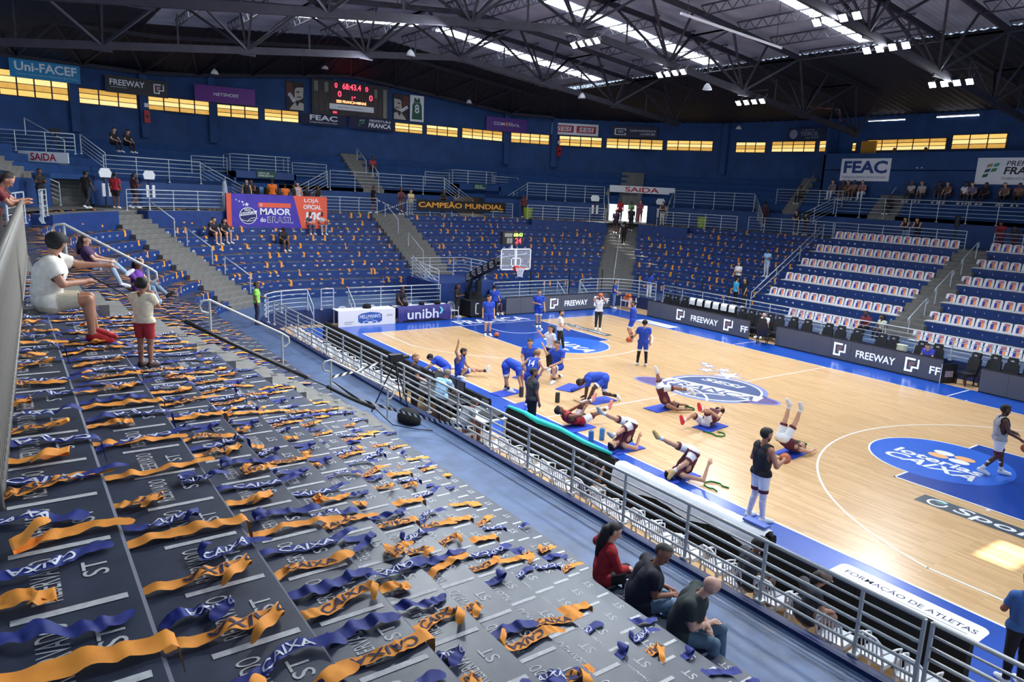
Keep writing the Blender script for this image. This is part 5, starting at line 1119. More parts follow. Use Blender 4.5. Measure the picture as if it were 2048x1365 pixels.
# ================================================================ people
def surface_net(F, org, h):
    """smooth quads on the zero set of a sampled distance field"""
    nx, ny, nz = F.shape; s = F < 0
    cs = np.zeros((nx-1,ny-1,nz-1), np.int8); cor = [(i,j,k) for i in (0,1) for j in (0,1) for k in (0,1)]
    for i,j,k in cor: cs += s[i:nx-1+i, j:ny-1+j, k:nz-1+k]
    act = (cs > 0) & (cs < 8); cells = np.argwhere(act); vid = -np.ones(act.shape, np.int64); vid[act] = np.arange(len(cells))
    P = np.zeros((len(cells),3)); cnt = np.zeros(len(cells)); ci = cells.T
    for a in range(3):
        for o1 in (0,1):
            for o2 in (0,1):
                o = [0,0,0]; ax = [t for t in range(3) if t != a]; o[ax[0]] = o1; o[ax[1]] = o2; e = list(o); e[a] += 1
                f0 = F[ci[0]+o[0], ci[1]+o[1], ci[2]+o[2]]; f1 = F[ci[0]+e[0], ci[1]+e[1], ci[2]+e[2]]
                m = (f0 < 0) != (f1 < 0); t = f0[m]/(f0[m]-f1[m]); q = cells[m].astype(float)+o; q[:,a] += t
                P[m] += q; cnt[m] += 1
    P = P/cnt[:,None]*h+org; quads = []
    for a in range(3):
        b_, c_ = (a+1) % 3, (a+2) % 3
        lo = [slice(1,-1)]*3; lo[a] = slice(0,-1); hi = [slice(1,-1)]*3; hi[a] = slice(1,None)
        s0 = s[tuple(lo)]; s1 = s[tuple(hi)]
        for sg in (0,1):
            m = (s0 & ~s1) if sg else (~s0 & s1); id_ = np.argwhere(m)
            if not len(id_): continue
            base = id_.copy()
            for t in range(3):
                if t != a: base[:,t] += 1
            def cell(db, dc): q = base.copy(); q[:,b_] -= db; q[:,c_] -= dc; return vid[q[:,0],q[:,1],q[:,2]]
            v = np.stack([cell(1,1),cell(0,1),cell(0,0),cell(1,0)],1)
            if not sg: v = v[:,::-1]
            quads.append(v)
    Q = np.concatenate(quads); return P, Q[(Q >= 0).all(1)]
J0 = dict(pel=(0,0,.98), wai=(0,0,1.1), che=(.0,0,1.32), nek=(-.01,0,1.5), hed=(.02,0,1.66), look=(1,0,0),
  sL=(0,.18,1.42), eL=(-.02,.24,1.15), wL=(.06,.25,.92), sR=(0,-.18,1.42), eR=(-.02,-.24,1.15), wR=(.06,-.25,.92),
  hL=(0,.09,.94), kL=(.02,.1,.51), aL=(-.02,.1,.09), tL=(.17,.13,.03), hR=(0,-.09,.94), kR=(.02,-.1,.51), aR=(-.02,-.1,.09), tR=(.17,-.13,.03))
def pose(**k): d = dict(J0); d.update(k); return d
SIT = dict(pel=(.0,0,.12), wai=(.0,0,.25), che=(.05,0,.47), nek=(.08,0,.65), hed=(.13,0,.8), sL=(.06,.18,.57), sR=(.06,-.18,.57), eL=(.16,.24,.33), eR=(.16,-.24,.33), wL=(.36,.13,.24), wR=(.36,-.13,.24),
  hL=(.02,.1,.1), hR=(.02,-.1,.1), kL=(.42,.13,.13), kR=(.42,-.13,.13), aL=(.44,.12,-.33), aR=(.44,-.12,-.33), tL=(.62,.15,-.38), tR=(.62,-.15,-.38))
def sit(**k): d = dict(J0); d.update(SIT); d.update(k); return d
LEAN = dict(pel=(-.1,0,.96), wai=(-.06,0,1.08), che=(.06,0,1.26), nek=(.16,0,1.4), hed=(.25,0,1.53), sL=(.1,.18,1.34), sR=(.1,-.18,1.34), eL=(.3,.22,1.08), eR=(.3,-.22,1.08), wL=(.46,.06,1.07), wR=(.46,-.06,1.07))
CROSS = dict(eL=(.06,.26,1.17), eR=(.06,-.26,1.17), wL=(.22,-.04,1.16), wR=(.24,.04,1.2))
WALK = dict(kL=(.14,.09,.53), aL=(.2,.09,.1), tL=(.4,.1,.04), kR=(-.02,-.09,.5), aR=(-.3,-.09,.14), tR=(-.14,-.11,.04), wL=(-.06,.27,.93), wR=(.2,-.22,.95), eR=(.03,-.24,1.16))
PHONE = dict(eL=(.08,.22,1.16), eR=(.08,-.22,1.16), wL=(.3,.05,1.22), wR=(.3,-.05,1.22))
m_eye = mat('eye_dark', sr(24,18,16), .3); m_lip = mat('lip', sr(140,80,72), .6)
def hands(caps, w, e, big, tip=None):
    w = np.array(w); d = w-np.array(e); d = d/(np.linalg.norm(d)+1e-9)
    if tip is not None: d = np.array(tip)-w; d = d/(np.linalg.norm(d)+1e-9)
    a = np.cross(d, (0,0,1.)); a = a/np.linalg.norm(a) if np.linalg.norm(a) > .2 else np.array((0,1.,0)); b_ = np.cross(a, d)
    caps.append(('hand', w, w+d*.075, .03, .036))
    if big:
        for i, (o, L) in enumerate(((-.03,.075),(-.01,.088),(.011,.083),(.031,.066))):
            p = w+d*.08+a*o; caps.append(('hand', p, p+d*L*.55-b_*.008, .0115, .011)); caps.append(('hand', p+d*L*.55-b_*.008, p+d*L-b_*.03, .011, .0095))
        p = w+d*.03+a*.035; caps.append(('hand', p, p+d*.035+a*.03, .014, .012)); caps.append(('hand', p+d*.035+a*.03, p+d*.07+a*.032, .012, .0105))
    else: caps.append(('hand', w+d*.07, w+d*.15-b_*.012, .032, .02)); caps.append(('hand', w+d*.03+a*.03, w+d*.08+a*.055, .013, .011))
def skinmat(c): return mat('skin_%d_%d_%d' % c, sr(*c), .55, var=.06, scale=25)
def clothmat(c, v=.12): return mat('cloth_%d_%d_%d' % c, sr(*c), .8, var=v, scale=14)
NP = [0]
def person(label, loc, rz_, J, skin=(200,150,120), hair=(30,24,22), top=(40,40,44), bottom=(40,42,60), shoe=(235,235,235), sock=None, sleeve='tee', legs='pants', s=1.0, h=.016, big=False, girth=1.0, hairlen=0, cap=None, hem=None, beard=False, tights=None, bald=False, numb=None, group=None, tilt=None, hd=1.0, tipL=None, tipR=None):
    A = {k: np.array(v, float) for k, v in J.items()}
    g = girth; caps = []
    C_ = lambda lab, p, q, r, t: caps.append((lab, A[p] if isinstance(p, str) else np.array(p, float), A[q] if isinstance(q, str) else np.array(q, float), r, t))
    mid = lambda a, b_, t: A[a]*(1-t)+A[b_]*t
    side = A['hL']-A['hR']; side = side/(np.linalg.norm(side)+1e-9); sh = A['sL']-A['sR']; sh = sh/(np.linalg.norm(sh)+1e-9)
    C_('hip','hL','hR',.105*g,.105*g); C_('hip','pel','wai',.115*g,.115*g)
    for sg in (-1,1):
        C_('torso', A['wai']+side*.045*sg*g, A['che']+sh*.065*sg*g, .105*g, .115*g)
        C_('torso', A['che']+sh*.065*sg*g, mid('che','nek',.55)+sh*.07*sg, .115*g, .075)
    C_('torso','sL','sR',.068,.068); C_('neck', mid('che','nek',.7), A['hed']*.7+A['nek']*.3, .058, .052)
    look = A['look']/np.linalg.norm(A['look']); up_ = A['hed']-A['nek']; up_ = up_/(np.linalg.norm(up_)+1e-9); look = look-up_*(look@up_); look = look/(np.linalg.norm(look)+1e-9); lt = np.cross(up_, look)
    H = A['hed']
    caps.append(('head', H+up_*.035-look*.02, H+up_*.04+look*.022, .094*hd, .088*hd)); caps.append(('head', H-up_*.055+look*.038, H+up_*.0+look*.03, .058*hd, .075*hd))
    caps.append(('head', H-up_*.1+look*.06, H-up_*.07+look*.045, .03, .045)); caps.append(('nose', H-up_*.02+look*.108, H-up_*.038+look*.122, .012, .017))
    for sg in (-1,1): caps.append(('head', H-up_*.02+lt*.088*sg, H+up_*.015+lt*.09*sg-look*.008, .016, .019))
    for S_ in 'LR':
        C_('arm'+S_,'s'+S_,'e'+S_,.058*(g*.5+.5),.043); C_('fore'+S_,'e'+S_,'w'+S_,.044,.03); hands(caps, A['w'+S_], A['e'+S_], big, tipL if S_ == 'L' else tipR)
        C_('thigh'+S_,'h'+S_,'k'+S_,.092*(g*.6+.4),.06); kk = A['k'+S_]; aa = A['a'+S_]
        cm = kk*.65+aa*.35; bend = (A['t'+S_]-aa); bend = bend/(np.linalg.norm(bend)+1e-9)
        C_('shin'+S_, kk, aa, .056, .04); caps.append(('shin'+S_, cm-bend*.018-(aa-kk)*.1, cm-bend*.016+(aa-kk)*.12, .052, .045))
        fd = A['t'+S_]-aa; C_('foot'+S_, aa-bend*.03+(aa-kk)/(np.linalg.norm(aa-kk)+1e-9)*.035, A['t'+S_], .045, .038); C_('foot'+S_, aa, aa*.4+A['t'+S_]*.6, .045, .042)
    lo = np.min([np.minimum(c[1],c[2])-max(c[3],c[4]) for c in caps],0)-3*h; hi = np.max([np.maximum(c[1],c[2])+max(c[3],c[4]) for c in caps],0)+3*h
    dim = np.ceil((hi-lo)/h).astype(int)+1; F = np.full(dim, .2); kf = .022
    for lab, p, q, r1, r2 in caps:
        m_ = max(r1,r2)+.07; a0 = np.maximum(((np.minimum(p,q)-m_-lo)/h).astype(int),0); a1 = np.minimum(((np.maximum(p,q)+m_-lo)/h).astype(int)+2, dim)
        ax = [lo[i]+h*np.arange(a0[i],a1[i]) for i in range(3)]; X,Y,Z = np.meshgrid(*ax, indexing='ij')
        d = q-p; L2 = d@d+1e-12; t = np.clip(((X-p[0])*d[0]+(Y-p[1])*d[1]+(Z-p[2])*d[2])/L2,0,1)
        D = np.sqrt((X-p[0]-t*d[0])**2+(Y-p[1]-t*d[1])**2+(Z-p[2]-t*d[2])**2)-(r1+(r2-r1)*t)
        sl = tuple(slice(a0[i],a1[i]) for i in range(3)); G = F[sl]
        kk_ = .008 if lab in ('hand','nose') else kf
        hh = np.clip(.5+.5*(G-D)/kk_,0,1); F[sl] = G*(1-hh)+D*hh-kk_*hh*(1-hh)
    P, Q = surface_net(F, lo, h)
    # label every vertex by its nearest bone
    best = np.full(len(P), 9.); bi = np.zeros(len(P), int); bt = np.zeros(len(P))
    for i, (lab, p, q, r1, r2) in enumerate(caps):
        d = q-p; t = np.clip((P-p)@d/(d@d+1e-12),0,1); D = np.linalg.norm(P-p-t[:,None]*d,axis=1)-(r1+(r2-r1)*t); m = D < best; best[m] = D[m]; bi[m] = i; bt[m] = t[m]
    lab = np.array([c[0] for c in caps])[bi]
    isin = lambda *n_: np.isin(lab, n_)
    top_m = isin('torso') | (isin('hip') & (((P-A['pel'])@((A['che']-A['pel'])/np.linalg.norm(A['che']-A['pel']))) > -.055))
    if sleeve == 'tee': top_m |= isin('armL','armR') & (bt < .62)
    elif sleeve == 'long': top_m |= isin('armL','armR','foreL','foreR') & ~(isin('foreL','foreR') & (bt > .92))
    else: top_m &= ~(isin('torso') & (np.abs((P-A['che'])@sh) > .165))
    bot_m = isin('hip') | isin('thighL','thighR')
    if legs == 'shorts': bot_m &= ~(isin('thighL','thighR') & (bt > .78))
    elif legs == 'pants': bot_m |= isin('shinL','shinR')
    shoe_m = isin('footL','footR'); sock_m = isin('shinL','shinR') & (bt > .72)
    rel = P-H; u_, f_, l_ = rel@up_, rel@look, rel@lt
    hair_m = isin('head') & ((u_ > .055+.05*np.clip(f_,0,1)/.1) | ((f_ < -.03) & (u_ > -.055)) | ((f_ < .02) & (u_ > .0) & (np.abs(l_) < .086)))
    beard_m = isin('head') & (u_ < -.045) & (f_ > .02)
    name = 'person'
    NV = np.zeros_like(P); tri = P[Q]; fn = np.cross(tri[:,2]-tri[:,0], tri[:,3]-tri[:,1])
    for i in range(4): np.add.at(NV, Q[:,i], fn)
    NV /= np.linalg.norm(NV,axis=1)[:,None]+1e-12
    def mk(nm, Vv, Qq, mm, parent):
        me = bpy.data.meshes.new(nm); me.from_pydata(Vv.tolist(), [], Qq.tolist()); me.materials.append(mm); me.polygons.foreach_set('use_smooth', np.ones(len(Qq), bool)); me.update(); return link(bpy.data.objects.new(nm, me), parent)
    root = empty(name, loc, rz_, label=label, cat='person', group=group); root.scale = (s,s,s)
    if tilt: root.rotation_euler = (*tilt, rz_)
    body = mk('body', P, Q, skinmat(skin), root)
    def shell(nm, mask, mm, o_, need=3):
        fm = mask[Q].sum(1) >= need
        if not fm.any(): return
        q = Q[fm]; u, inv = np.unique(q, return_inverse=True); return mk(nm, P[u]+NV[u]*o_, inv.reshape(q.shape), mm, root)
    shell('shorts' if legs == 'shorts' else 'trousers', bot_m, clothmat(bottom), .022 if legs == 'shorts' else .012); shell('jersey' if sleeve == 'tank' else 'shirt', top_m, clothmat(top), .030 if legs == 'shorts' else .022)
    if hem: shell('hem', isin('thighL','thighR') & (bt > .66) & (bt < .80), clothmat(hem,.03), .0245, 2)
    for S_ in 'LR': shell('shoe', shoe_m & (lab == 'foot'+S_), clothmat(shoe,.05), .006)
    if tights: shell('leggings', isin('shinL','shinR') | (isin('thighL','thighR') & (bt > .7)), clothmat(tights,.05), .006)
    elif sock: shell('socks', sock_m, clothmat(sock,.05), .006)
    if not bald: shell('hair', hair_m, mat('hair_%d_%d_%d' % hair, sr(*hair), .7, var=.2, scale=60), .014)
    if beard: shell('beard', beard_m, mat('hair_%d_%d_%d' % hair, sr(*hair), .7, var=.2, scale=60), .007)
    if hairlen:
        b = MB(); b.tube([H+up_*.06-look*.05, H-look*.1, H-up_*hairlen*.5-look*.115, H-up_*hairlen-look*.1], [.075,.085,.075,.03], 10); b.build('long_hair', mat('hair_%d_%d_%d' % hair, sr(*hair), .7, var=.2, scale=60), root, smooth=True)
    if cap:
        cm_ = (u_ > .045) & isin('head'); shell('cap', cm_, clothmat(cap), .022); b = MB(); c0 = H+up_*.06
        b.add([c0+look*.1+lt*.08, c0+look*.17+lt*.05, c0+look*.17-lt*.05, c0+look*.1-lt*.08, c0+look*.1+lt*.08-up_*.012, c0+look*.17+lt*.05-up_*.02, c0+look*.17-lt*.05-up_*.02, c0+look*.1-lt*.08-up_*.012], [(0,1,2,3),(7,6,5,4),(0,4,5,1),(1,5,6,2),(2,6,7,3)]); b.build('cap_peak', clothmat(cap), root)
    if numb:
        e_ = empty('number_patch', parent=root); bk = -np.cross(sh, (A['nek']-A['wai'])/np.linalg.norm(A['nek']-A['wai'])); bk = bk/np.linalg.norm(bk); bk = bk if bk[0] < 0 else -bk; uu = (A['nek']-A['wai'])/np.linalg.norm(A['nek']-A['wai']); rr = np.cross(uu, bk); c0 = A['che']*.8+A['wai']*.2+bk*.165*g
        e_.matrix_local = Matrix([[*(float(v[i]) for v in (rr,uu,bk)), float(c0[i])] for i in range(3)]+[[0,0,0,1]]); letters(e_, numb, -.09,-.1,.09,.1, m_whitep, .0, .05)
    if h < .02:
        b = MB()
        for sg in (-1,1): b.lathe([(.0,-.007),(.009,-.004),(.009,.004),(.0,.007)], tuple(H+up_*.012+look*.1+lt*.034*sg), 6)
        b.build('eyes', m_eye, root); q = H-up_*.062+look*.098; MB().bar(q-lt*.022, q+lt*.022, .012).build('mouth', m_lip, root)
    return root
# ---------------------------------------------------------------- players and staff on the court
BL = (38,76,190); DK = (30,30,36); WH = (236,238,242); MAR = (96,34,52); TAN = (214,164,134); BRN = (120,78,58); DBR = (86,56,44); BLK = (26,24,24)
RT = .92   # image right on the floor
def blue(label, loc, rz_, J, skin=TAN, **k):
    a = dict(top=BL, bottom=BL, sleeve='tee', legs='shorts', shoe=WH, sock=BLK, s=1.08, h=.018, hem=WH); a.update(k); return person(label, loc, rz_, J, skin, **a)
blue('player in blue kit with one black leg sleeve standing beside a ball', (-11.39,-2.41,0), -.35, pose(look=(.7,.7,0)), tights=None)
ball((-10.95,-2.2,.123), 'basketball on the floor beside the standing player in blue')
blue('player in blue kit standing with one arm across his waist', (-12.28,1.15,0), -.7, pose(eR=(.02,-.26,1.17), wR=(.2,.02,1.14), wL=(.1,.3,.9), kR=(.06,-.05,.51), aR=(.05,-.03,.09), tR=(.24,-.02,.03)))
person('coach in white shirt and black trousers holding a ball before his face', (-10.55,3.7,0), -.6, pose(eL=(.14,.28,1.5), eR=(.14,-.28,1.5), wL=(.2,.12,1.68), wR=(.2,-.12,1.68), kL=(.08,.09,.5), aL=(.14,.08,.09), tL=(.33,.1,.03)), TAN, top=WH, bottom=(36,40,44), beard=True, s=1.04, h=.018)
ball((-10.26,3.5,1.84), 'basketball held up by the coach in white')
person('man in white shirt and black trousers walking to the right', (-7.3,-1.35,0), RT, pose(**{**WALK, 'wL':(.3,.18,1.02), 'eL':(.08,.24,1.15), 'wR':(.3,-.15,1.0)}), TAN, top=WH, bottom=(34,36,40), beard=True, s=1.02, h=.018)
blue('player in blue kit lifting both hands to shoot', (-7.54,3.2,.02), -2.4, pose(eL=(.2,.2,1.55), eR=(.2,-.2,1.55), wL=(.2,.08,1.76), wR=(.22,-.1,1.74), kL=(.16,.1,.55), aL=(-.02,.1,.12), kR=(.1,-.1,.54), aR=(-.08,-.1,.12), look=(1,0,.3)), skin=(190,140,112), beard=True)
blue('player in blue kit and black leggings seen from behind', (-3.71,.15,0), 2.3, pose(wL=(.08,.42,.98), eL=(.0,.34,1.16), aL=(-.02,.17,.09), aR=(-.02,-.16,.09), kL=(.02,.14,.51), kR=(.02,-.13,.51)), tights=(22,22,26), s=1.06)
ball((-4.2,-.2,1.02), 'basketball in the left hand of the player seen from behind')
person('man in blue shirt and jeans beside the ball rack', (-15.6,9.35,0), RT, pose(wL=(.3,.1,1.02), wR=(.28,-.14,.98)), TAN, top=(40,78,170), bottom=(110,140,176), h=.022)
person('person in blue with white trousers behind the corner railing', (-15.2,11.9,.65), 2.0, pose(), BRN, hair=BLK, top=(34,70,170), bottom=(225,225,225), hairlen=.3, s=.92, h=.024)
person('camera operator in dark clothes left of the hoop base', (-16.2,-1.3,0), .5, pose(**PHONE), BRN, top=(30,30,36), bottom=(44,42,44), shoe=WH, hairlen=.25, s=1.0, h=.022)
blue('staff member in blue shirt reaching towards the hoop arm', (-15.35,.45,0), 2.6, pose(eL=(.22,.2,1.36), wL=(.45,.2,1.3), wR=(.12,-.3,.98)), bottom=(28,28,32), legs='pants', s=1.0, h=.022, hem=None)
blue('seated man in blue kit with folded arms left of the end board', (-16.4,1.25,.46), -.1, sit(wL=(.22,-.06,.34), wR=(.24,.06,.36), eL=(.1,.25,.34), eR=(.1,-.25,.34)), skin=BRN, s=1.0, h=.022)
place_tree(bench0, bflag, (-16.45,1.25,.0), 0, 'black chair under the seated man left of the end board', 'chair', 'black bench chairs')
person('person in black bending over the covered tables', (-16.55,-4.45,0), .1, pose(**{**LEAN, 'wL':(.45,.16,.92), 'wR':(.45,-.16,.92)}), BRN, top=(30,32,40), bottom=(36,38,46), h=.022)
person('man in a lime green shirt standing in the left corner', (-14.5,-11.95,.65), 1.2, pose(eL=(.1,.24,1.17), wL=(.3,.16,1.12)), BRN, top=(150,226,90), bottom=(34,40,70), shoe=(60,60,70), h=.02)
KNEEL = dict(pel=(0,0,.5), wai=(.0,0,.62), che=(.03,0,.85), nek=(.04,0,1.03), hed=(.08,0,1.18), sL=(.03,.18,.95), sR=(.03,-.18,.95), eL=(.12,.26,.7), eR=(.12,-.26,.7), wL=(.32,.1,.58), wR=(.32,-.1,.55), hL=(0,.09,.47), hR=(0,-.09,.47),
  kL=(.42,.16,.5), aL=(.36,.15,.09), tL=(.54,.17,.03), kR=(.1,-.12,.07), aR=(-.32,-.13,.08), tR=(-.46,-.14,.04))
blue('player in blue sitting upright with one arm raised and a leg stretched out', (-5.5,-7.35,.0), RT-.2, sit(pel=(0,0,.14), che=(.0,0,.5), kL=(.46,.15,.22), aL=(.88,.2,.2), tL=(.93,.22,.36), kR=(.3,-.22,.3), aR=(.12,-.3,.06), tR=(.3,-.36,.04), eR=(-.02,-.3,.86), wR=(.03,-.26,1.12), sR=(.04,-.18,.62), wL=(.42,.1,.22), look=(1,.2,0)), skin=(190,140,112), sleeve='tank', beard=True, s=1.12, tipR=(.05,-.25,1.3))
blue('player in blue folded sideways with his head near the floor', (-6.2,-7.45,0), -2.3, sit(pel=(0,0,.14), wai=(.1,0,.24), che=(.3,0,.36), nek=(.45,.02,.42), hed=(.56,.03,.46), sL=(.36,.17,.44), sR=(.38,-.17,.4), eL=(.5,.3,.24), eR=(.55,-.25,.2), wL=(.7,.25,.07), wR=(.75,-.15,.06), kL=(.2,.4,.1), aL=(.35,.75,.08), tL=(.4,.8,.2), kR=(.25,-.35,.12), aR=(-.05,-.4,.07), tR=(-.2,-.45,.05)), s=1.1)
blue('player in blue kneeling upright and facing the camera', (-4.35,-5.05,.0), -.65, {**J0, **KNEEL, 'wR':(.35,-.14,.42), 'wL':(.4,.02,.5)}, s=1.08)
BEND = dict(pel=(-.05,0,.9), wai=(.06,0,.98), che=(.32,0,.86), nek=(.47,0,.72), hed=(.56,0,.6), look=(.6,0,-1), sL=(.38,.17,.8), sR=(.38,-.17,.8), eL=(.44,.2,.5), eR=(.44,-.2,.5), wL=(.5,.14,.22), wR=(.5,-.14,.2), hL=(-.05,.1,.86), hR=(-.05,-.1,.86), kL=(-.02,.1,.47), kR=(-.02,-.1,.47), aL=(-.06,.1,.08), aR=(.1,-.12,.08), tR=(.3,-.14,.03))
blue('player in blue bending down with straight legs, hands near his shoes', (-2.98,-6.95,0), .75, {**J0, **BEND}, skin=(200,150,120), s=1.05)
blue('player in blue sleeveless jersey number 14 leaning forward, back turned', (-1.12,-7.3,0), 2.1, pose(che=(.14,0,1.28), nek=(.24,0,1.42), hed=(.34,0,1.53), sL=(.16,.18,1.36), sR=(.16,-.18,1.36), eL=(.08,.34,1.2), eR=(.08,-.34,1.2), wL=(.1,.22,.98), wR=(.1,-.22,.98), wai=(.04,0,1.1)), sleeve='tank', hair=(150,110,70), beard=True, s=1.08, numb='14')
person('man in a dark grey shirt and black trousers standing at the board gap', (.75,-8.62,0), RT+.5, pose(look=(1,-.3,-.2), wR=(.1,-.24,.88), eR=(.02,-.24,1.14)), (150,104,84), top=(62,64,70), bottom=(18,18,22), shoe=BLK, girth=1.15, s=1.02, h=.014, big=True, beard=True)
blue('player in blue kneeling on one knee with a hand lifted to the left', (-3.35,-4.5,.0), -1.3, {**J0, **KNEEL, 'eR':(.18,-.32,.85), 'wR':(.2,-.45,1.08), 'wL':(.36,.08,.58)}, s=1.14)
person('woman in white waving behind the kneeling player', (-4.75,-3.8,0), -1.6, pose(eR=(.15,-.3,1.3), wR=(.3,-.34,1.48)), TAN, top=WH, bottom=(30,30,34), hairlen=.25, s=.98, h=.018)
blue('dark skinned player in blue on hands and one knee', (-.55,-4.85,.02), -2.25, pose(pel=(-.1,0,.72), wai=(.05,0,.74), che=(.32,0,.7), nek=(.48,0,.66), hed=(.6,0,.55), look=(.7,0,-.9), sL=(.38,.17,.66), sR=(.38,-.17,.66), eL=(.42,.2,.36), eR=(.42,-.2,.36), wL=(.44,.18,.08), wR=(.44,-.18,.08), hL=(-.1,.1,.68), hR=(-.1,-.1,.68), kL=(.22,.3,.46), aL=(.36,.34,.09), tL=(.56,.36,.03), kR=(-.12,-.12,.2), aR=(-.5,-.14,.14), tR=(-.6,-.15,.03)), skin=DBR, s=1.12, tights=None, tipL=(.55,.2,.04), tipR=(.55,-.2,.04))
# visiting team in maroon
def mar(label, loc, rz_, J, skin=TAN, **k):
    a = dict(top=MAR, bottom=WH, sleeve='tank', legs='shorts', shoe=WH, sock=WH, s=1.1, h=.014, hem=MAR); a.update(k); return person(label, loc, rz_, J, skin, **a)
HUG = dict(pel=(0,0,.13), wai=(-.12,0,.15), che=(-.36,0,.24), nek=(-.54,0,.36), hed=(-.66,0,.46), look=(.7,0,.8), sL=(-.42,.17,.32), sR=(-.42,-.17,.32), eL=(-.2,.27,.3), eR=(-.16,-.26,.34), wL=(.05,.12,.5), wR=(.08,-.1,.5),
  hL=(0,.1,.13), hR=(0,-.1,.13), kL=(.12,.12,.52), aL=(.46,.13,.6), tL=(.56,.14,.76), kR=(.42,-.12,.28), aR=(.84,-.14,.42), tR=(.9,-.15,.6))
mar('player in a red vest hugging one knee with the other leg stretched', (1.05,-7.05,.02), 1.45, {**J0, **HUG}, skin=BRN, top=(170,40,52), shoe=(240,160,150))
PLOW = dict(pel=(.34,0,.58), wai=(.32,0,.46), che=(.2,0,.27), nek=(.02,0,.12), hed=(-.14,0,.11), look=(.2,0,1), sL=(.06,.18,.13), sR=(.06,-.18,.13), eL=(.3,.34,.06), eR=(.34,-.3,.06), wL=(.46,.2,.3), wR=(.5,-.2,.28), hL=(.34,.1,.6), hR=(.34,-.1,.6),
  kL=(-.04,.14,.74), aL=(-.42,.2,.92), tL=(-.52,.22,1.05), kR=(.0,-.1,.5), aR=(-.3,-.14,.42), tR=(-.44,-.15,.52))
mar('player rolled up on his shoulders beside the light blue rollers', (3.15,-7.45,.02), 1.5, {**J0, **PLOW}, shoe=(190,190,180))
mar('player rolled up on his shoulders nearest the white cloth, one arm lifted', (5.42,-7.6,.02), 1.25, {**J0, **PLOW, 'wR':(.6,-.3,.38), 'eR':(.45,-.4,.08), 'aR':(-.2,-.2,.25), 'kR':(.1,-.2,.42), 'tR':(-.3,-.22,.12)}, shoe=(226,190,120), big=True)
mar('player in a shoulder stand beside the centre emblem', (.95,-3.6,.02), .9, {**J0, **PLOW, 'pel':(.0,0,.6), 'wai':(.05,0,.48), 'che':(.14,0,.28), 'nek':(.28,0,.13), 'hed':(.44,0,.11), 'sL':(.22,.18,.13), 'sR':(.22,-.18,.13), 'eL':(.5,.3,.06), 'eR':(.5,-.3,.06), 'wL':(.75,.25,.06), 'wR':(.75,-.25,.06), 'hL':(0,.1,.62), 'hR':(0,-.1,.62), 'kL':(-.08,.1,.86), 'aL':(-.14,.1,1.06), 'tL':(-.2,.1,1.2), 'kR':(.42,-.12,.66), 'aR':(.84,-.14,.62), 'tR':(.98,-.15,.5)}, skin=(160,112,90))
mar('player lying on his back hugging a knee, red shoes towards the camera', (3.0,-3.75,.02), -1.5, {**J0, **HUG, 'aR':(.72,-.2,.2), 'kR':(.36,-.2,.34), 'tR':(.8,-.22,.36), 'hed':(-.64,0,.36), 'look':(.9,-.6,.5)}, shoe=(225,60,80), beard=True)
mar('player lying with both legs lifted straight up', (5.72,-3.75,.02), 1.45, {**J0, **PLOW, 'pel':(.0,0,.42), 'wai':(.1,0,.34), 'che':(.3,0,.22), 'nek':(.5,0,.13), 'hed':(.66,0,.12), 'sL':(.44,.18,.13), 'sR':(.44,-.18,.13), 'eL':(.66,.3,.07), 'eR':(.66,-.3,.07), 'wL':(.9,.22,.07), 'wR':(.9,-.22,.07), 'hL':(-.02,.1,.44), 'hR':(-.02,-.1,.44), 'kL':(.12,.12,.84), 'aL':(.22,.13,1.22), 'tL':(.12,.14,1.36), 'kR':(.2,-.12,.82), 'aR':(.34,-.13,1.2), 'tR':(.26,-.14,1.34)})
mar('player in black vest and white shorts standing with a ball on the near sideline', (7.92,-7.8,0), RT+.45, pose(eR=(.06,-.3,1.16), wR=(.3,-.22,1.22), eL=(.02,.28,1.14), wL=(.26,.08,1.16), aL=(-.06,.14,.09), tL=(.14,.2,.03), aR=(.02,-.14,.09), tR=(.22,-.18,.03), look=(1,-.1,.05)), skin=(176,122,96), top=(34,32,40), hair=BLK, s=1.16, h=.012, big=True, tights=(232,226,236), beard=True, tipR=(.42,-.1,1.24), tipL=(.4,.0,1.2))
d_ = RT+.45; ball((7.92+1.16*(.42*math.cos(d_)+.12*math.sin(d_)),-7.8+1.16*(.42*math.sin(d_)-.12*math.cos(d_)),1.4), 'basketball held by the player in the black vest')
mar('bearded player in grey vest dribbling at the right edge', (9.51,.1,0), RT-.25, pose(**{**WALK, 'eL':(.12,.26,1.16), 'wL':(.36,.2,1.08), 'eR':(.1,-.26,1.17), 'wR':(.36,-.22,1.04), 'look':(1,0,-.1)}), skin=DBR, top=(168,170,176), hair=BLK, beard=True, girth=1.1, s=1.07, h=.014, big=True, tipR=(.5,-.24,.94))
ball((10.05,.38,.86), 'basketball bouncing under the hand of the dribbling player')
# ---------------------------------------------------------------- behind the near boards
person('bearded man in a dark shirt standing at the monitor desk', (-2.3,-10.75,0), 1.5, pose(look=(.5,-.9,-.3), wL=(.3,.1,.98), wR=(.3,-.1,.96)), (206,150,124), hair=(120,86,60), top=(40,40,52), bottom=(40,42,50), girth=1.1, h=.016, beard=True)
person('older man in a light blue shirt leaning over the monitor desk', (-.65,-10.75,0), 2.0, pose(**{**LEAN, 'wR':(.44,-.2,.95), 'wL':(.4,.2,.98)}), (170,120,98), hair=(120,112,104), top=(150,190,222), bottom=(50,52,60), h=.016)
person('grey shirted technician sitting at the mixer table', (1.0,-11.0,.45), 1.7, sit(che=(.16,0,.44), nek=(.26,0,.58), hed=(.36,0,.7), sL=(.17,.18,.53), sR=(.17,-.18,.53)), (150,104,84), hair=(90,80,74), top=(130,134,142), bottom=(130,90,80), h=.016)
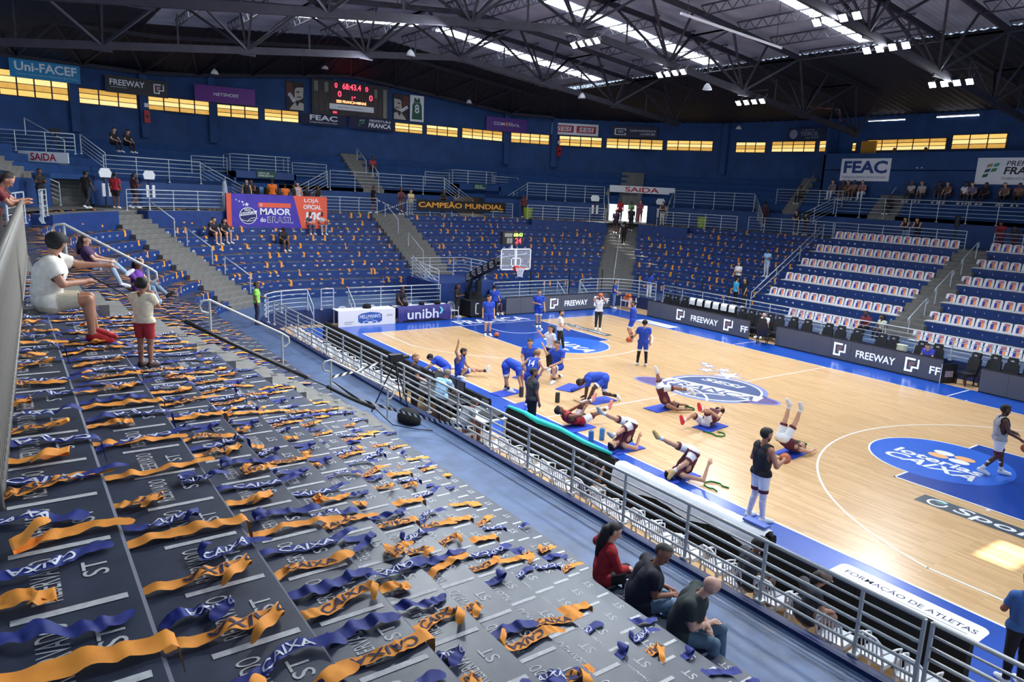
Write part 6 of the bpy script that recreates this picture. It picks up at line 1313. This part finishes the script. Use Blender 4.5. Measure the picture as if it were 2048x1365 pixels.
place_tree(chair0, first, (1.0,-11.0,0), 1.7, 'white plastic chair under the technician at the mixer', 'chair', 'white chairs behind the near railing')
person('dark haired person with a phone sitting behind the turquoise tube', (5.75,-10.8,.44), 1.5, sit(eR=(.2,-.22,.4), wR=(.36,-.1,.52), hed=(.15,-.02,.78)), BRN, top=(44,40,44), bottom=(150,120,100), hairlen=.2, s=.95, h=.016)
person('person in a dark hooded top sitting behind the white cloth', (10.0,-10.92,.44), 1.3, sit(hed=(.2,-.03,.77), nek=(.12,0,.63)), BRN, top=(50,52,58), bottom=(120,96,84), s=1.0, h=.014, hairlen=.1)
person('person in a cap and dark jacket sitting next to the lower right', (11.1,-10.95,.44), 1.1, sit(hed=(.22,-.03,.74), nek=(.14,0,.6), che=(.1,0,.45)), (190,140,116), top=(48,48,52), bottom=(150,116,100), cap=(120,100,90), s=.98, h=.014, hairlen=.15)
person('person in blue shirt and black trousers cut off at the right edge', (13.35,-9.05,0), 2.4, pose(eL=(.1,.25,1.16), wL=(.3,.12,1.1)), (150,100,80), top=(52,96,160), bottom=(16,16,20), girth=1.15, s=.98, h=.016, hairlen=.2)
# ---------------------------------------------------------------- spectators on the near bleachers
person('woman in a red sweater with black hair sitting at the lowest row', (9.42,-13.6,1.08), 1.15, sit(eL=(.0,.32,.5), wL=(.12,.22,.72), wR=(.34,-.12,.26), look=(1,-.1,-.1)), TAN, hair=(22,18,20), top=(176,36,40), bottom=(34,28,36), sleeve='long', hairlen=.42, h=.011, big=True)
person('man in a navy shirt and jeans sitting at the lowest row', (10.2,-13.62,1.08), 1.0, sit(che=(.12,0,.48), nek=(.2,0,.66), hed=(.28,0,.8), sL=(.12,.22,.6), sR=(.12,-.22,.6), look=(.7,-.9,-.15), wL=(.42,.08,.26), wR=(.42,-.06,.24)), (150,100,78), hair=(30,26,26), top=(28,28,42), bottom=(96,122,150), girth=1.4, s=1.03, h=.011, big=True)
person('bald man in a dark green shirt and jeans sitting at the lowest row', (11.0,-13.62,1.08), .55, sit(che=(.1,0,.48), nek=(.2,0,.65), hed=(.29,0,.78), sL=(.1,.22,.59), sR=(.1,-.22,.59), look=(.8,.7,-.3), wL=(.3,-.04,.3), wR=(.34,.02,.3), kL=(.46,.12,.2), aL=(.5,.14,-.3), tL=(.7,.16,-.36)), (206,160,138), top=(40,50,48), bottom=(92,116,136), girth=1.42, s=1.05, h=.011, big=True, bald=True)
person('man in a flat cap and cream shirt sitting on the top row', (5.5,-19.82,4.86), 1.45, sit(eL=(.34,.3,.52), wL=(.6,.36,.5), wR=(.4,-.02,.34), eR=(.18,-.24,.34), look=(.5,.85,-.1), sL=(.1,.2,.6), aL=(.46,.12,-.3), tL=(.66,.12,-.4), aR=(.44,-.14,-.32), tR=(.64,-.18,-.4)), (186,132,104), hair=(24,22,22), top=(232,226,214), bottom=(206,196,172), legs='shorts', shoe=(196,40,44), cap=(26,26,30), girth=1.2, s=1.04, h=.0105, big=True)
person('boy in a cream shirt and red shorts standing with his back turned', (5.6,-18.78,4.02), 2.45, pose(eL=(.12,.24,1.24), eR=(.12,-.24,1.24), wL=(.22,.1,1.42), wR=(.22,-.1,1.42)), (170,118,92), hair=BLK, top=(236,222,190), bottom=(176,44,50), legs='shorts', shoe=(70,50,46), s=.68, h=.014, big=True, hd=1.22)
RECL = dict(che=(-.12,0,.42), nek=(-.16,0,.6), hed=(-.12,0,.75), sL=(-.12,.18,.52), sR=(-.12,-.18,.52), wai=(-.04,0,.22), kL=(.42,.1,.2), aL=(.72,.1,-.1), tL=(.86,.14,-.02), kR=(.4,-.1,.12), aR=(.6,-.14,-.36), tR=(.78,-.16,-.4), eL=(.06,.22,.32), eR=(.06,-.24,.3))
person('long haired woman in a dark purple shirt and jeans reclining in the rows', (-6.2,-18.34,4.02), 1.35, sit(**{**RECL, 'look':(1,-.3,0)}), TAN, hair=(60,40,34), top=(72,44,84), bottom=(150,170,190), hairlen=.4, h=.018, s=1.05)
person('curly haired woman in a purple shirt sitting with legs crossed', (-7.7,-17.12,3.18), 1.1, sit(**{**RECL, 'che':(-.02,0,.45), 'nek':(-.02,0,.63), 'hed':(.02,0,.78), 'wR':(-.1,-.3,.2), 'look':(.9,-.5,0)}), BRN, hair=(34,22,22), top=(104,52,150), bottom=(120,140,160), shoe=(30,30,34), hairlen=.22, h=.018, s=1.05)
person('woman in a dark purple shirt sitting behind the curly haired one', (-8.3,-17.1,3.18), 1.1, sit(), TAN, hair=(180,150,130), top=(60,36,76), bottom=(120,140,160), h=.02)
person('person with bushy hair in maroon leaning over the fence at the upper left', (-.6,-20.32,4.86), 1.45, pose(**{**LEAN, 'wL':(.5,.0,1.12), 'wR':(.5,-.1,1.12)}), (186,130,104), hair=(40,26,24), top=(110,30,36), bottom=(40,30,34), hairlen=.15, h=.018, s=.98)
person('dark haired man leaning over the fence behind the person in maroon', (-1.7,-20.3,4.86), 1.45, pose(**{**LEAN, 'wL':(.5,.0,1.12), 'wR':(.5,-.1,1.12)}), (186,130,104), top=(30,28,32), bottom=(40,30,34), h=.018, s=1.0)
# ---------------------------------------------------------------- people along the concourse
def far(label, x, y, rz_, J=None, z=4.86, **k):
    a = dict(h=.03, s=.98); a.update(k); return person(label, (x,y,z), rz_, J or pose(), a.pop('skin', BRN), **a)
far('man in black standing under the dark exit board', -24.2,-18.7,.5, pose(**PHONE), top=DK, bottom=DK)
far('man in black with white side stripes walking near the left bins', -24.47,-16.9,2.4, pose(**WALK), top=(28,28,32), bottom=(44,44,48))
far('visitor in a red shirt seen from behind on the left concourse', -25.63,-15.58,2.6, top=(176,30,44), bottom=DK, legs='shorts')
far('visitor in dark maroon carrying something on the left concourse', -26.1,-14.7,2.0, pose(**{**WALK, **PHONE}), top=(70,30,44), bottom=(60,28,40), legs='shorts')
far('youth in black vest behind the shop banner, first from the left', -28.4,-8.6,-.3, top=DK, sleeve='tank', skin=TAN); far('youth in black vest behind the shop banner, second from the left', -28.9,-8.2,-.4, pose(**PHONE), top=DK, sleeve='tank')
far('shop worker in orange behind the banner, left of two', -28.5,-7.12,2.6, top=(250,120,40), s=1.04); far('shop worker in orange behind the banner, right of two', -28.3,-6.42,2.9, top=(250,120,40), s=.9)
far('customer in black behind the shop banner', -28.4,-5.9,.8, top=DK, s=.9); far('woman in pale pink top behind the shop banner', -28.5,-5.6,-.5, top=(226,190,190), sleeve='tank', skin=TAN, hairlen=.2)
far('child in black behind the shop banner', -28.3,-5.1,-.3, top=DK, s=.85); far('customer in black vest at the right end of the shop banner', -28.4,-4.4,.2, top=DK, sleeve='tank', s=.92)
far('person in black walking along the concourse right of the shop banner', -28.3,-.76,-1.57, pose(**WALK), top=(24,26,34), bottom=(24,26,34), legs='shorts', s=1.0)
far('person in maroon with a phone above the stairs behind the basket', -27.6,.85,.0, pose(**PHONE), top=(96,44,56), sleeve='tank', bottom=(110,100,100), legs='shorts'); far('woman in a yellow top above the stairs behind the basket', -28.0,1.75,.0, pose(**PHONE), top=(214,196,140), bottom=(150,150,160), skin=TAN, hair=(150,120,90), hairlen=.25, s=.92)
far('man in black with food leaning behind the champion banner', -28.2,4.32,-.2, pose(**PHONE), top=(26,26,34), girth=1.1); far('man in a grey vest leaning behind the champion banner', -28.0,5.14,.0, pose(**LEAN), top=(130,150,180), sleeve='tank', s=.95)
far('person in maroon walking on the concourse left of the exit', -28.7,11.5,-1.2, pose(**WALK), top=(120,52,52), bottom=(60,40,44), s=.95)
far('man in red standing in the bright exit', -25.2,18.2,-.6, top=(190,40,52), bottom=(70,40,50)); far('woman in maroon standing in the bright exit', -24.1,19.3,-.9, pose(**PHONE), top=(150,70,90), bottom=(170,80,90), hairlen=.3, skin=TAN); far('person in lime and white in the bright exit', -24.5,18.7,-.8, top=(150,200,120), bottom=(220,225,230), s=.9)
far('man in black walking down from the bright exit', *on_aisle('D',5.4,-.6)[:2], -.8, pose(**WALK), z=on_aisle('D',5.4,0)[2]+.08, top=DK, bottom=DK); far('woman in dark purple shorts coming down the exit stairs', *on_aisle('D',5.0,.5)[:2], -.8, pose(**WALK), z=on_aisle('D',5.0,0)[2]+.08, top=(58,40,70), bottom=(50,34,50), legs='shorts', hairlen=.3)
far('man in black with a bag lower on the exit stairs', *on_aisle('D',3.7,-.2)[:2], 2.3, pose(**WALK), z=on_aisle('D',3.7,0)[2]+.08, top=DK, bottom=(28,28,32))
far('woman in white trousers standing right of the bright exit', -22.0,19.6,-.9, pose(**CROSS), top=(60,50,60), bottom=(226,214,196), skin=TAN, sleeve='tank', hairlen=.3)
far('man in black leaning on the railing above the far blue rows', -12.38,22.6,-1.57, pose(**LEAN), top=(32,34,46), bottom=(60,60,70), skin=TAN); far('woman in a black cap leaning on the railing above the far blue rows', -11.7,22.6,-1.57, pose(**LEAN), top=(40,40,52), cap=(20,20,24), bottom=(70,60,70), skin=TAN, s=.92)
far('woman with jeans leaning on the railing above the white seats', -5.0,22.6,-1.57, pose(**LEAN), top=(40,36,46), bottom=(120,150,180), hairlen=.3, skin=TAN, sleeve='tank', s=.95); far('woman in black leaning on the railing above the white seats', -4.3,22.6,-1.57, pose(**LEAN), top=(26,24,30), bottom=(30,28,34), hairlen=.3, skin=TAN, sleeve='tank', s=.95)
far('curly haired visitor in red leaning on the far right railing', .15,22.6,-1.57, pose(**LEAN), top=(150,40,54), bottom=(110,40,50), hairlen=.25); far('boy in a dark patterned shirt leaning on the far right railing', .85,22.6,-1.57, pose(**LEAN), top=(50,50,70), bottom=(110,40,56), s=.86); far('visitor in black at the far right railing', 1.45,22.6,-1.57, pose(**LEAN), top=DK, bottom=DK, s=.9)
# seated upper right
UPS = [(-11.8,'white trousers sitting first from the left under the FEAC banner',(120,116,124),WH),(-11.05,'a dark vest sitting second under the FEAC banner',(70,60,66),(150,110,90)),(-10.65,'a tan vest sitting third under the FEAC banner',(110,80,70),(90,70,66)),(-10.25,'a pale shirt sitting fourth under the FEAC banner',(140,110,104),(120,90,80)),(-9.65,'a rose shirt and white trousers right under the FEAC banner',(150,100,100),WH),
 (-6.4,'a pale shirt, left of the older couple',(190,184,180),(60,60,64)),(-5.75,'a grey shirt, right of the older couple',(176,172,170),(80,76,74)),(-4.75,'a dark jacket beside the bearded man',(40,44,60),(60,70,90)),(-4.2,'a brown shirt, the bearded man',(120,90,76),(60,66,84)),(-3.2,'a white shirt with long dark hair',(226,226,230),(40,40,48)),(-2.84,'a purple top, the child beside the woman in white',(110,100,130),(60,56,70)),(-2.1,'a black shirt with white print',(26,26,30),(26,26,30)),(-1.08,'a skin toned vest in dark trousers',(120,90,80),(30,30,34)),(-.4,'a skin toned vest at the right edge',(130,96,84),(26,26,30))]
for i, (x, t, c1, c2) in enumerate(UPS):
    far('upper spectator with '+t, x, 25.42, -1.57+.2*math.sin(i*2.1), sit(hed=(.12,.03*math.sin(i*3),.8)), z=7.73, top=c1, bottom=c2, skin=(TAN,BRN)[i % 2], hair=((150,140,130) if i in (5,6) else BLK), hairlen=.3 if i in (7,9) else 0, s=.98)
far('person in black sitting alone at the front of the upper stairs', -7.3,24.75,-1.57, sit(), z=6.9, top=DK, bottom=DK)
far('dim spectator on the shaded upper stairs', -14.1,25.2,-1.57, sit(), z=7.3, top=(60,50,54), bottom=(40,40,50)); far('dim person in maroon going down the shaded stairs', -15.6,23.3,2.0, pose(**WALK), z=5.2, top=(70,36,46), bottom=(60,36,44))
far('left operator behind the control booth window', -8.3,26.3,-1.57, sit(), z=9.85, top=DK); far('right operator behind the control booth window', -6.3,26.3,-1.57, sit(), z=9.85, top=(60,50,60))
far('woman in black sitting high up at the left, left of two', -31.35,-14.9,.6, sit(), z=8.15, top=DK, bottom=DK, skin=TAN); far('man in black sitting high up at the left, right of two', -31.7,-14.2,.6, sit(hed=(.16,0,.78)), z=8.15, top=DK, bottom=DK, skin=TAN)
far('man in a red shirt sitting on the upper stairs below the scoreboard', -32.6,1.0,.0, sit(), z=7.75, top=(176,50,60), bottom=(90,70,80))
# seated in the end rows
far('young man in black leaning to his companion in the left rows', -24.3,-11.45,.45, sit(), z=3.62, top=DK, bottom=DK, legs='shorts', skin=TAN, s=1.05); far('young woman in black leaning to her companion in the left rows', -24.6,-10.85,.45, sit(), z=3.62, top=DK, bottom=DK, legs='shorts', skin=TAN, hairlen=.3)
far('man in black cap sitting alone in the left rows', -24.62,-7.75,.2, sit(), z=3.2, top=DK, bottom=DK, legs='shorts', cap=(24,24,28)); far('woman in dark clothes sitting below the shop banner', -26.0,-5.78,.1, sit(eL=(.1,.3,.5),wL=(.1,.1,.7)), z=4.04, top=(70,70,90), bottom=(90,90,120), hairlen=.3); far('man in a pale shirt reclining below the shop banner', -26.0,-5.05,.0, sit(), z=4.04, top=(200,200,206), bottom=(150,160,176))
far('woman in a white top standing in the far blue rows', -11.6,15.9,-1.57, pose(**CROSS), z=1.5, top=(226,224,228), bottom=DK, hairlen=.3, skin=TAN, s=.95); far('man in a turquoise shirt standing in the far blue rows', -10.6,14.55,1.2, z=.65, top=(60,170,210), bottom=DK, skin=TAN); far('person in a black printed shirt standing in the far blue rows', -10.0,14.6,-2.2, z=.65, top=DK, bottom=(40,40,46), hairlen=.3, skin=TAN); far('man in a pale blue shirt standing higher in the far blue rows', -10.6,17.3,-1.6, pose(**PHONE), z=2.34, top=(150,190,226), bottom=(190,196,210))
far('man in maroon sitting at the front of the white seats', -1.75,13.6,-1.57, sit(), z=.9, top=(130,40,54), bottom=DK, s=1.0, h=.026); far('woman in white sitting at the front of the white seats', -.8,13.4,-1.9, sit(), z=.9, top=(214,214,190), bottom=DK, hair=BLK, hairlen=.25, h=.026)
far('official in a blue shirt writing behind the middle led board', 2.85,10.4,-1.57, sit(hed=(.2,0,.76),nek=(.14,0,.62)), z=.5, top=(60,70,180), bottom=DK, skin=(206,156,132), h=.022); far('bald man in a white shirt sitting on the black bench chairs', -5.2,10.25,-1.57, sit(hed=(.2,0,.76),nek=(.14,0,.62)), z=.5, top=WH, bottom=DK, skin=(206,156,132), h=.022, bald=True)
# ================================================================ seat markings and scarves on the bleachers
m_mark = m_sblue; DIV = .602
xdiv = [13.81-DIV*i for i in range(0, 22)]
def row_front(k): return -(13.42+off(k))
uvR, fR, _ = text_data('RESERVADO', .0); uvS, fS, _ = text_data('ST', .01)
for k in range(1, 11):
    b = MB(); yf = row_front(k); z = zk(k)+.003
    for x in xdiv:
        if x < 1.4: continue
        b.poly([(x-.022,yf-.46,z),(x+.022,yf-.46,z),(x+.022,yf-.06,z),(x-.022,yf-.06,z)])
        if x < 4: continue
        b.add([(x-.09-.42*u, yf-.28-.11*v, z) for u, v in uvR], fR); b.add([(x-.24-.15*u, yf-.1-.1*v, z) for u, v in uvS], fS)
    b.build('seat_markings', m_mark, stand, fix=False)
    # plain dividers on the block beyond the near stairs
    b = MB()
    for i in range(36):
        x = -.5-DIV*i
        if x > -14: b.poly([(x-.02,yf-.46,z),(x+.02,yf-.46,z),(x+.02,yf-.06,z),(x-.02,yf-.06,z)])
    b.build('seat_markings', m_mark, stand, fix=False)
# scarf shapes: a strip with folds, rounded ends, sometimes hanging over the row edge
def scarf_map(seed, L, W, hang):
    r = random.Random(seed); folds = [(r.uniform(.05,.95)*L, r.uniform(.015,.05), r.uniform(.006,.022)) for _ in range(6)]
    a1, p1, a2, p2 = r.uniform(.01,.05), r.uniform(0,6), r.uniform(.0,.02), r.uniform(0,6); tw = r.uniform(-.5,.5); lift = r.choice((0,.0,0,.04)); tipb = r.uniform(-.25,.25)
    fold_u = r.uniform(.55,.8)*L if r.random() < .35 else None
    def f(u, v):
        x = a1*math.sin(2.2*math.pi*u/L+p1)+v*(1-.25*abs(math.sin(3*u/L+p2)))+tipb*max(0,(u/L-.6))**2; y = u; z = .006
        for c, w_, hh in folds: z += hh*math.exp(-((u-c+v*tw*.6)/w_)**2)
        z += .007*abs(math.sin(21*u/L+p2+v*22))+.006*abs(math.sin(9*u/L+p2+v*14))+abs(v)*.08*math.sin(7*u/L+p1)**2+lift*math.exp(-((u-.9*L)/.07)**2)
        if fold_u and u > fold_u: e = u-fold_u; y = fold_u-e*.75; x += e*.7; z += .02
        if hang and y > hang:
            e = y-hang; c = .04
            if e < c: z = z*1+.0-e*.2; 
            else: z = max(z*.4,.004)-.008-(e-c)*.96; y = hang+c*.85+.012+.35*z*0
            if e >= c: y = hang+c+.01+min(.03,(e-c)*.15)
        return (x, y, z)
    return f
m_ltr_w = mat('scarf_white_print', sr(224,226,236), .75); m_ltr_n = mat('scarf_navy_print', sr(40,42,84), .75)
uvC, fC, _ = text_data('CAIXA', .035, .15)
def subdiv(uv, fs):
    bm = bmesh.new(); vs = [bm.verts.new((u,v,0)) for u, v in uv]
    for f in fs:
        try: bm.faces.new([vs[i] for i in f])
        except ValueError: pass
    bmesh.ops.triangulate(bm, faces=bm.faces)
    for _ in range(2):
        ed = [e for e in bm.edges if abs(e.verts[0].co.x-e.verts[1].co.x) > .03]
        bmesh.ops.subdivide_edges(bm, edges=ed, cuts=1); bmesh.ops.triangulate(bm, faces=bm.faces)
    bm.verts.index_update(); out = [(v.co.x,v.co.y) for v in bm.verts], [tuple(v.index for v in f.verts) for f in bm.faces]; bm.free(); return out
uvC, fC = subdiv(uvC, fC)
def scarf_mesh(seed, L, W, hang, cloth, ltr, flip, text):
    f = scarf_map(seed, L, W, hang); nu, nv = 44, 4; vs = []
    for i in range(nu+1):
        u = L*i/nu; e = min(u, L-u); hw = W/2*(math.sqrt(max(.02,1-((W/2-e)/(W/2))**2)) if e < W/2 else 1)
        for j in range(nv+1): vs.append(f(u, hw*(2*j/nv-1)))
    g = MB().add(vs, [(i*(nv+1)+j,(i+1)*(nv+1)+j,(i+1)*(nv+1)+j+1,i*(nv+1)+j+1) for i in range(nu) for j in range(nv)])
    cloth_me = g.mesh('scarf', cloth, True); tm = None
    if text:
        u0, u1 = L*.25, L*.72; pts = []
        for a, c in uvC:
            if flip: a, c = 1-a, 1-c
            p = f(u0+(u1-u0)*a, -(c-.5)*W*.74); pts.append((p[0],p[1],p[2]+.0045))
        tm = MB().add(pts, fC).mesh('lettering', ltr, True)
    return cloth_me, tm
VAR = {'orange': [], 'blue': []}
for cname, cl, lt in (('orange', m_orange, m_ltr_n), ('blue', m_bluecloth, m_ltr_w)):
    for i in range(12):
        L_ = random.uniform(.5,.82); hang = (.66 if i % 4 == 0 else 0) if cname == 'orange' else (.62 if i % 5 == 1 else 0)
        VAR[cname].append((scarf_mesh(100*len(cname)+i, max(L_,.86) if hang else L_, random.uniform(.105,.135), hang, cl, lt, i % 2 == 0, i % 3 != 2), bool(hang)))
spots = []
for k in range(1, 11):
    pr_ = {4:.9,5:.85,6:.72,7:.6,8:.5,9:.36,10:.24}.get(k, .97); c = {'orange':0,'blue':0}
    for i, x in enumerate(xdiv[:-1]):
        if k > 4 and x > 13.4: continue
        for cname, dx in (('orange',-.13),('blue',-.40)):
            if random.random() > pr_: continue
            xx = x+dx+random.uniform(-.05,.05)
            if k == 10 and 8.9 < xx < 11.6: continue
            if k == 1 and 5.1 < xx < 6.1: continue
            c[cname] += 1; spots.append((math.dist((xx,row_front(k),zk(k)), CAMP), k, cname, xx, c[cname]))
spots.sort()
far_scarves = []
for n_i, (d, k, cname, x, cnt) in enumerate(spots):
    a = random.gauss(0,.16)
    if n_i >= 300: far_scarves.append((x, row_front(k)-.3, zk(k), cname, a)); continue
    (me, tm), hang = random.choice(VAR[cname]); flip = random.random() < .3 and not hang
    o = inst('scarf', me, None, (x, row_front(k)-(.66 if not hang else (.66 if cname == 'orange' else .62))+(random.uniform(-.03,.08) if not hang else -.004), zk(k)+.004), a*(0.35 if hang else 1))
    if flip: o.location.y += .72; o.rotation_euler[2] += math.pi
    tag(o, '%s %s scarf, %s row from the fence, %s %s one from the camera' % (cname, 'lettered' if tm else 'plain', nth(k), nth(cnt), cname), 'scarf', 'scarves on the near bleachers')
    if tm: inst('lettering', tm, o)
# everything farther away: too many to count
so, sb = MB(), MB()
def lump(b, p, t, nrm, L, W, drop, zt):
    """small crumpled strip lying outward from the edge point p, hanging down by drop"""
    p = np.array(p); t = np.array(t); nrm = np.array(nrm); c = [(p+nrm*L, zt+.012), (p+nrm*L*.6+t*random.uniform(-.05,.05), zt+random.uniform(.02,.06)), (p+nrm*L*.25, zt+random.uniform(.015,.05)), (p-nrm*.012, zt+.012)]
    if drop: c += [(p-nrm*.02+t*random.uniform(-.03,.03), zt-drop*.5), (p-nrm*.03, zt-drop)]
    vs = []
    for q, z in c: vs += [(*(q-t*W/2), z), (*(q+t*W/2), z+random.uniform(-.01,.015))]
    b.add(vs, [(2*i,2*i+1,2*i+3,2*i+2) for i in range(len(c)-1)])
numb = MB(); DG = {ch: text_data(ch, .0) for ch in '0123456789'}
for k, rr in ROWRUN.items():
    for q, nn in rr:
        seg = np.linalg.norm(np.diff(q, axis=0), axis=1); S_ = np.r_[0, np.cumsum(seg)]; num = random.randint(10,90)*10
        for s_ in np.arange(.35, S_[-1]-.2, .56):
            i = min(np.searchsorted(S_, s_), len(q)-2); p = q[i]; nrm = nn[i]; t = np.array([-nrm[1], nrm[0]])
            if p[1] < -13 and p[0] > .5: continue          # near block has its own scarves
            white = p[1] > 13 and p[0] > -9.4
            near2 = p[1] < -12 and p[0] > -15
            if not near2:
                num += 1; ch = str(num if not white else int((-1.2-p[0])/.56)+1 if p[0] < -1 else int(p[0]/.56)+1); r_ = -t
                for j, c_ in enumerate(ch):
                    uv, fs, _ = DG[c_] if c_ in DG else DG['1']
                    wd = .045; x0 = (j-len(ch)/2)*(wd+.018)
                    numb.add([(p[0]-nrm[0]*.006+r_[0]*(x0+wd*u), p[1]-nrm[1]*.006+r_[1]*(x0+wd*u), zk(k)-.24+.085*v) for u, v in uv], fs)
            if white: continue
            dens = .95 if near2 else .72
            if near2 and k >= 8 and random.random() < (.6 if k == 8 else .85): continue
            for col in (0, 1):
                if random.random() > dens: continue
                pp = p+t*random.uniform(-.14,.14)
                dr = 0 if near2 else (random.choice((0,0,.1,.22,.28)) if col == 0 else random.choice((0,0,0,0,.16)))
                lump(so if col == 0 else sb, pp, t, nrm, random.uniform(.3,.6), random.uniform(.09,.13), dr, zk(k))
for x, y, z, cn, a in far_scarves: lump(so if cn == 'orange' else sb, (x, y+.28), (1,0), (math.sin(a),-math.cos(a)), .6, .11, 0, z)
tag(so.build('scattered_scarves', m_orange, fix=False), 'countless small orange scarves scattered over the distant bleachers', 'scarves', kind='stuff')
tag(sb.build('scattered_scarves', m_bluecloth, fix=False), 'countless small blue scarves scattered over the distant bleachers', 'scarves', kind='stuff')
tag(numb.build('seat_numbers', m_whitep, stand, fix=False), kind='stuff')
# small bottles and litter
m_btl = mat('clear_bottle', (.85,.92,.98), .1, alpha=.45)
for i, (x, y, z) in enumerate(((9.85,-13.5,1.08),(-6.0,-18.2,4.02))):
    o = empty('water_bottle', (x,y,z), label='clear water bottle standing %s' % ('between the woman in red and the man in navy' if i == 0 else 'beside the reclining woman'), cat='bottle')
    MB().lathe([(.033,0),(.035,.02),(.035,.14),(.015,.19),(.014,.21)], n=12).build('bottle_body', m_btl, o, smooth=True); MB().lathe([(.016,0),(.016,.02)], (0,0,.21), 10).build('bottle_cap', m_whitep, o)
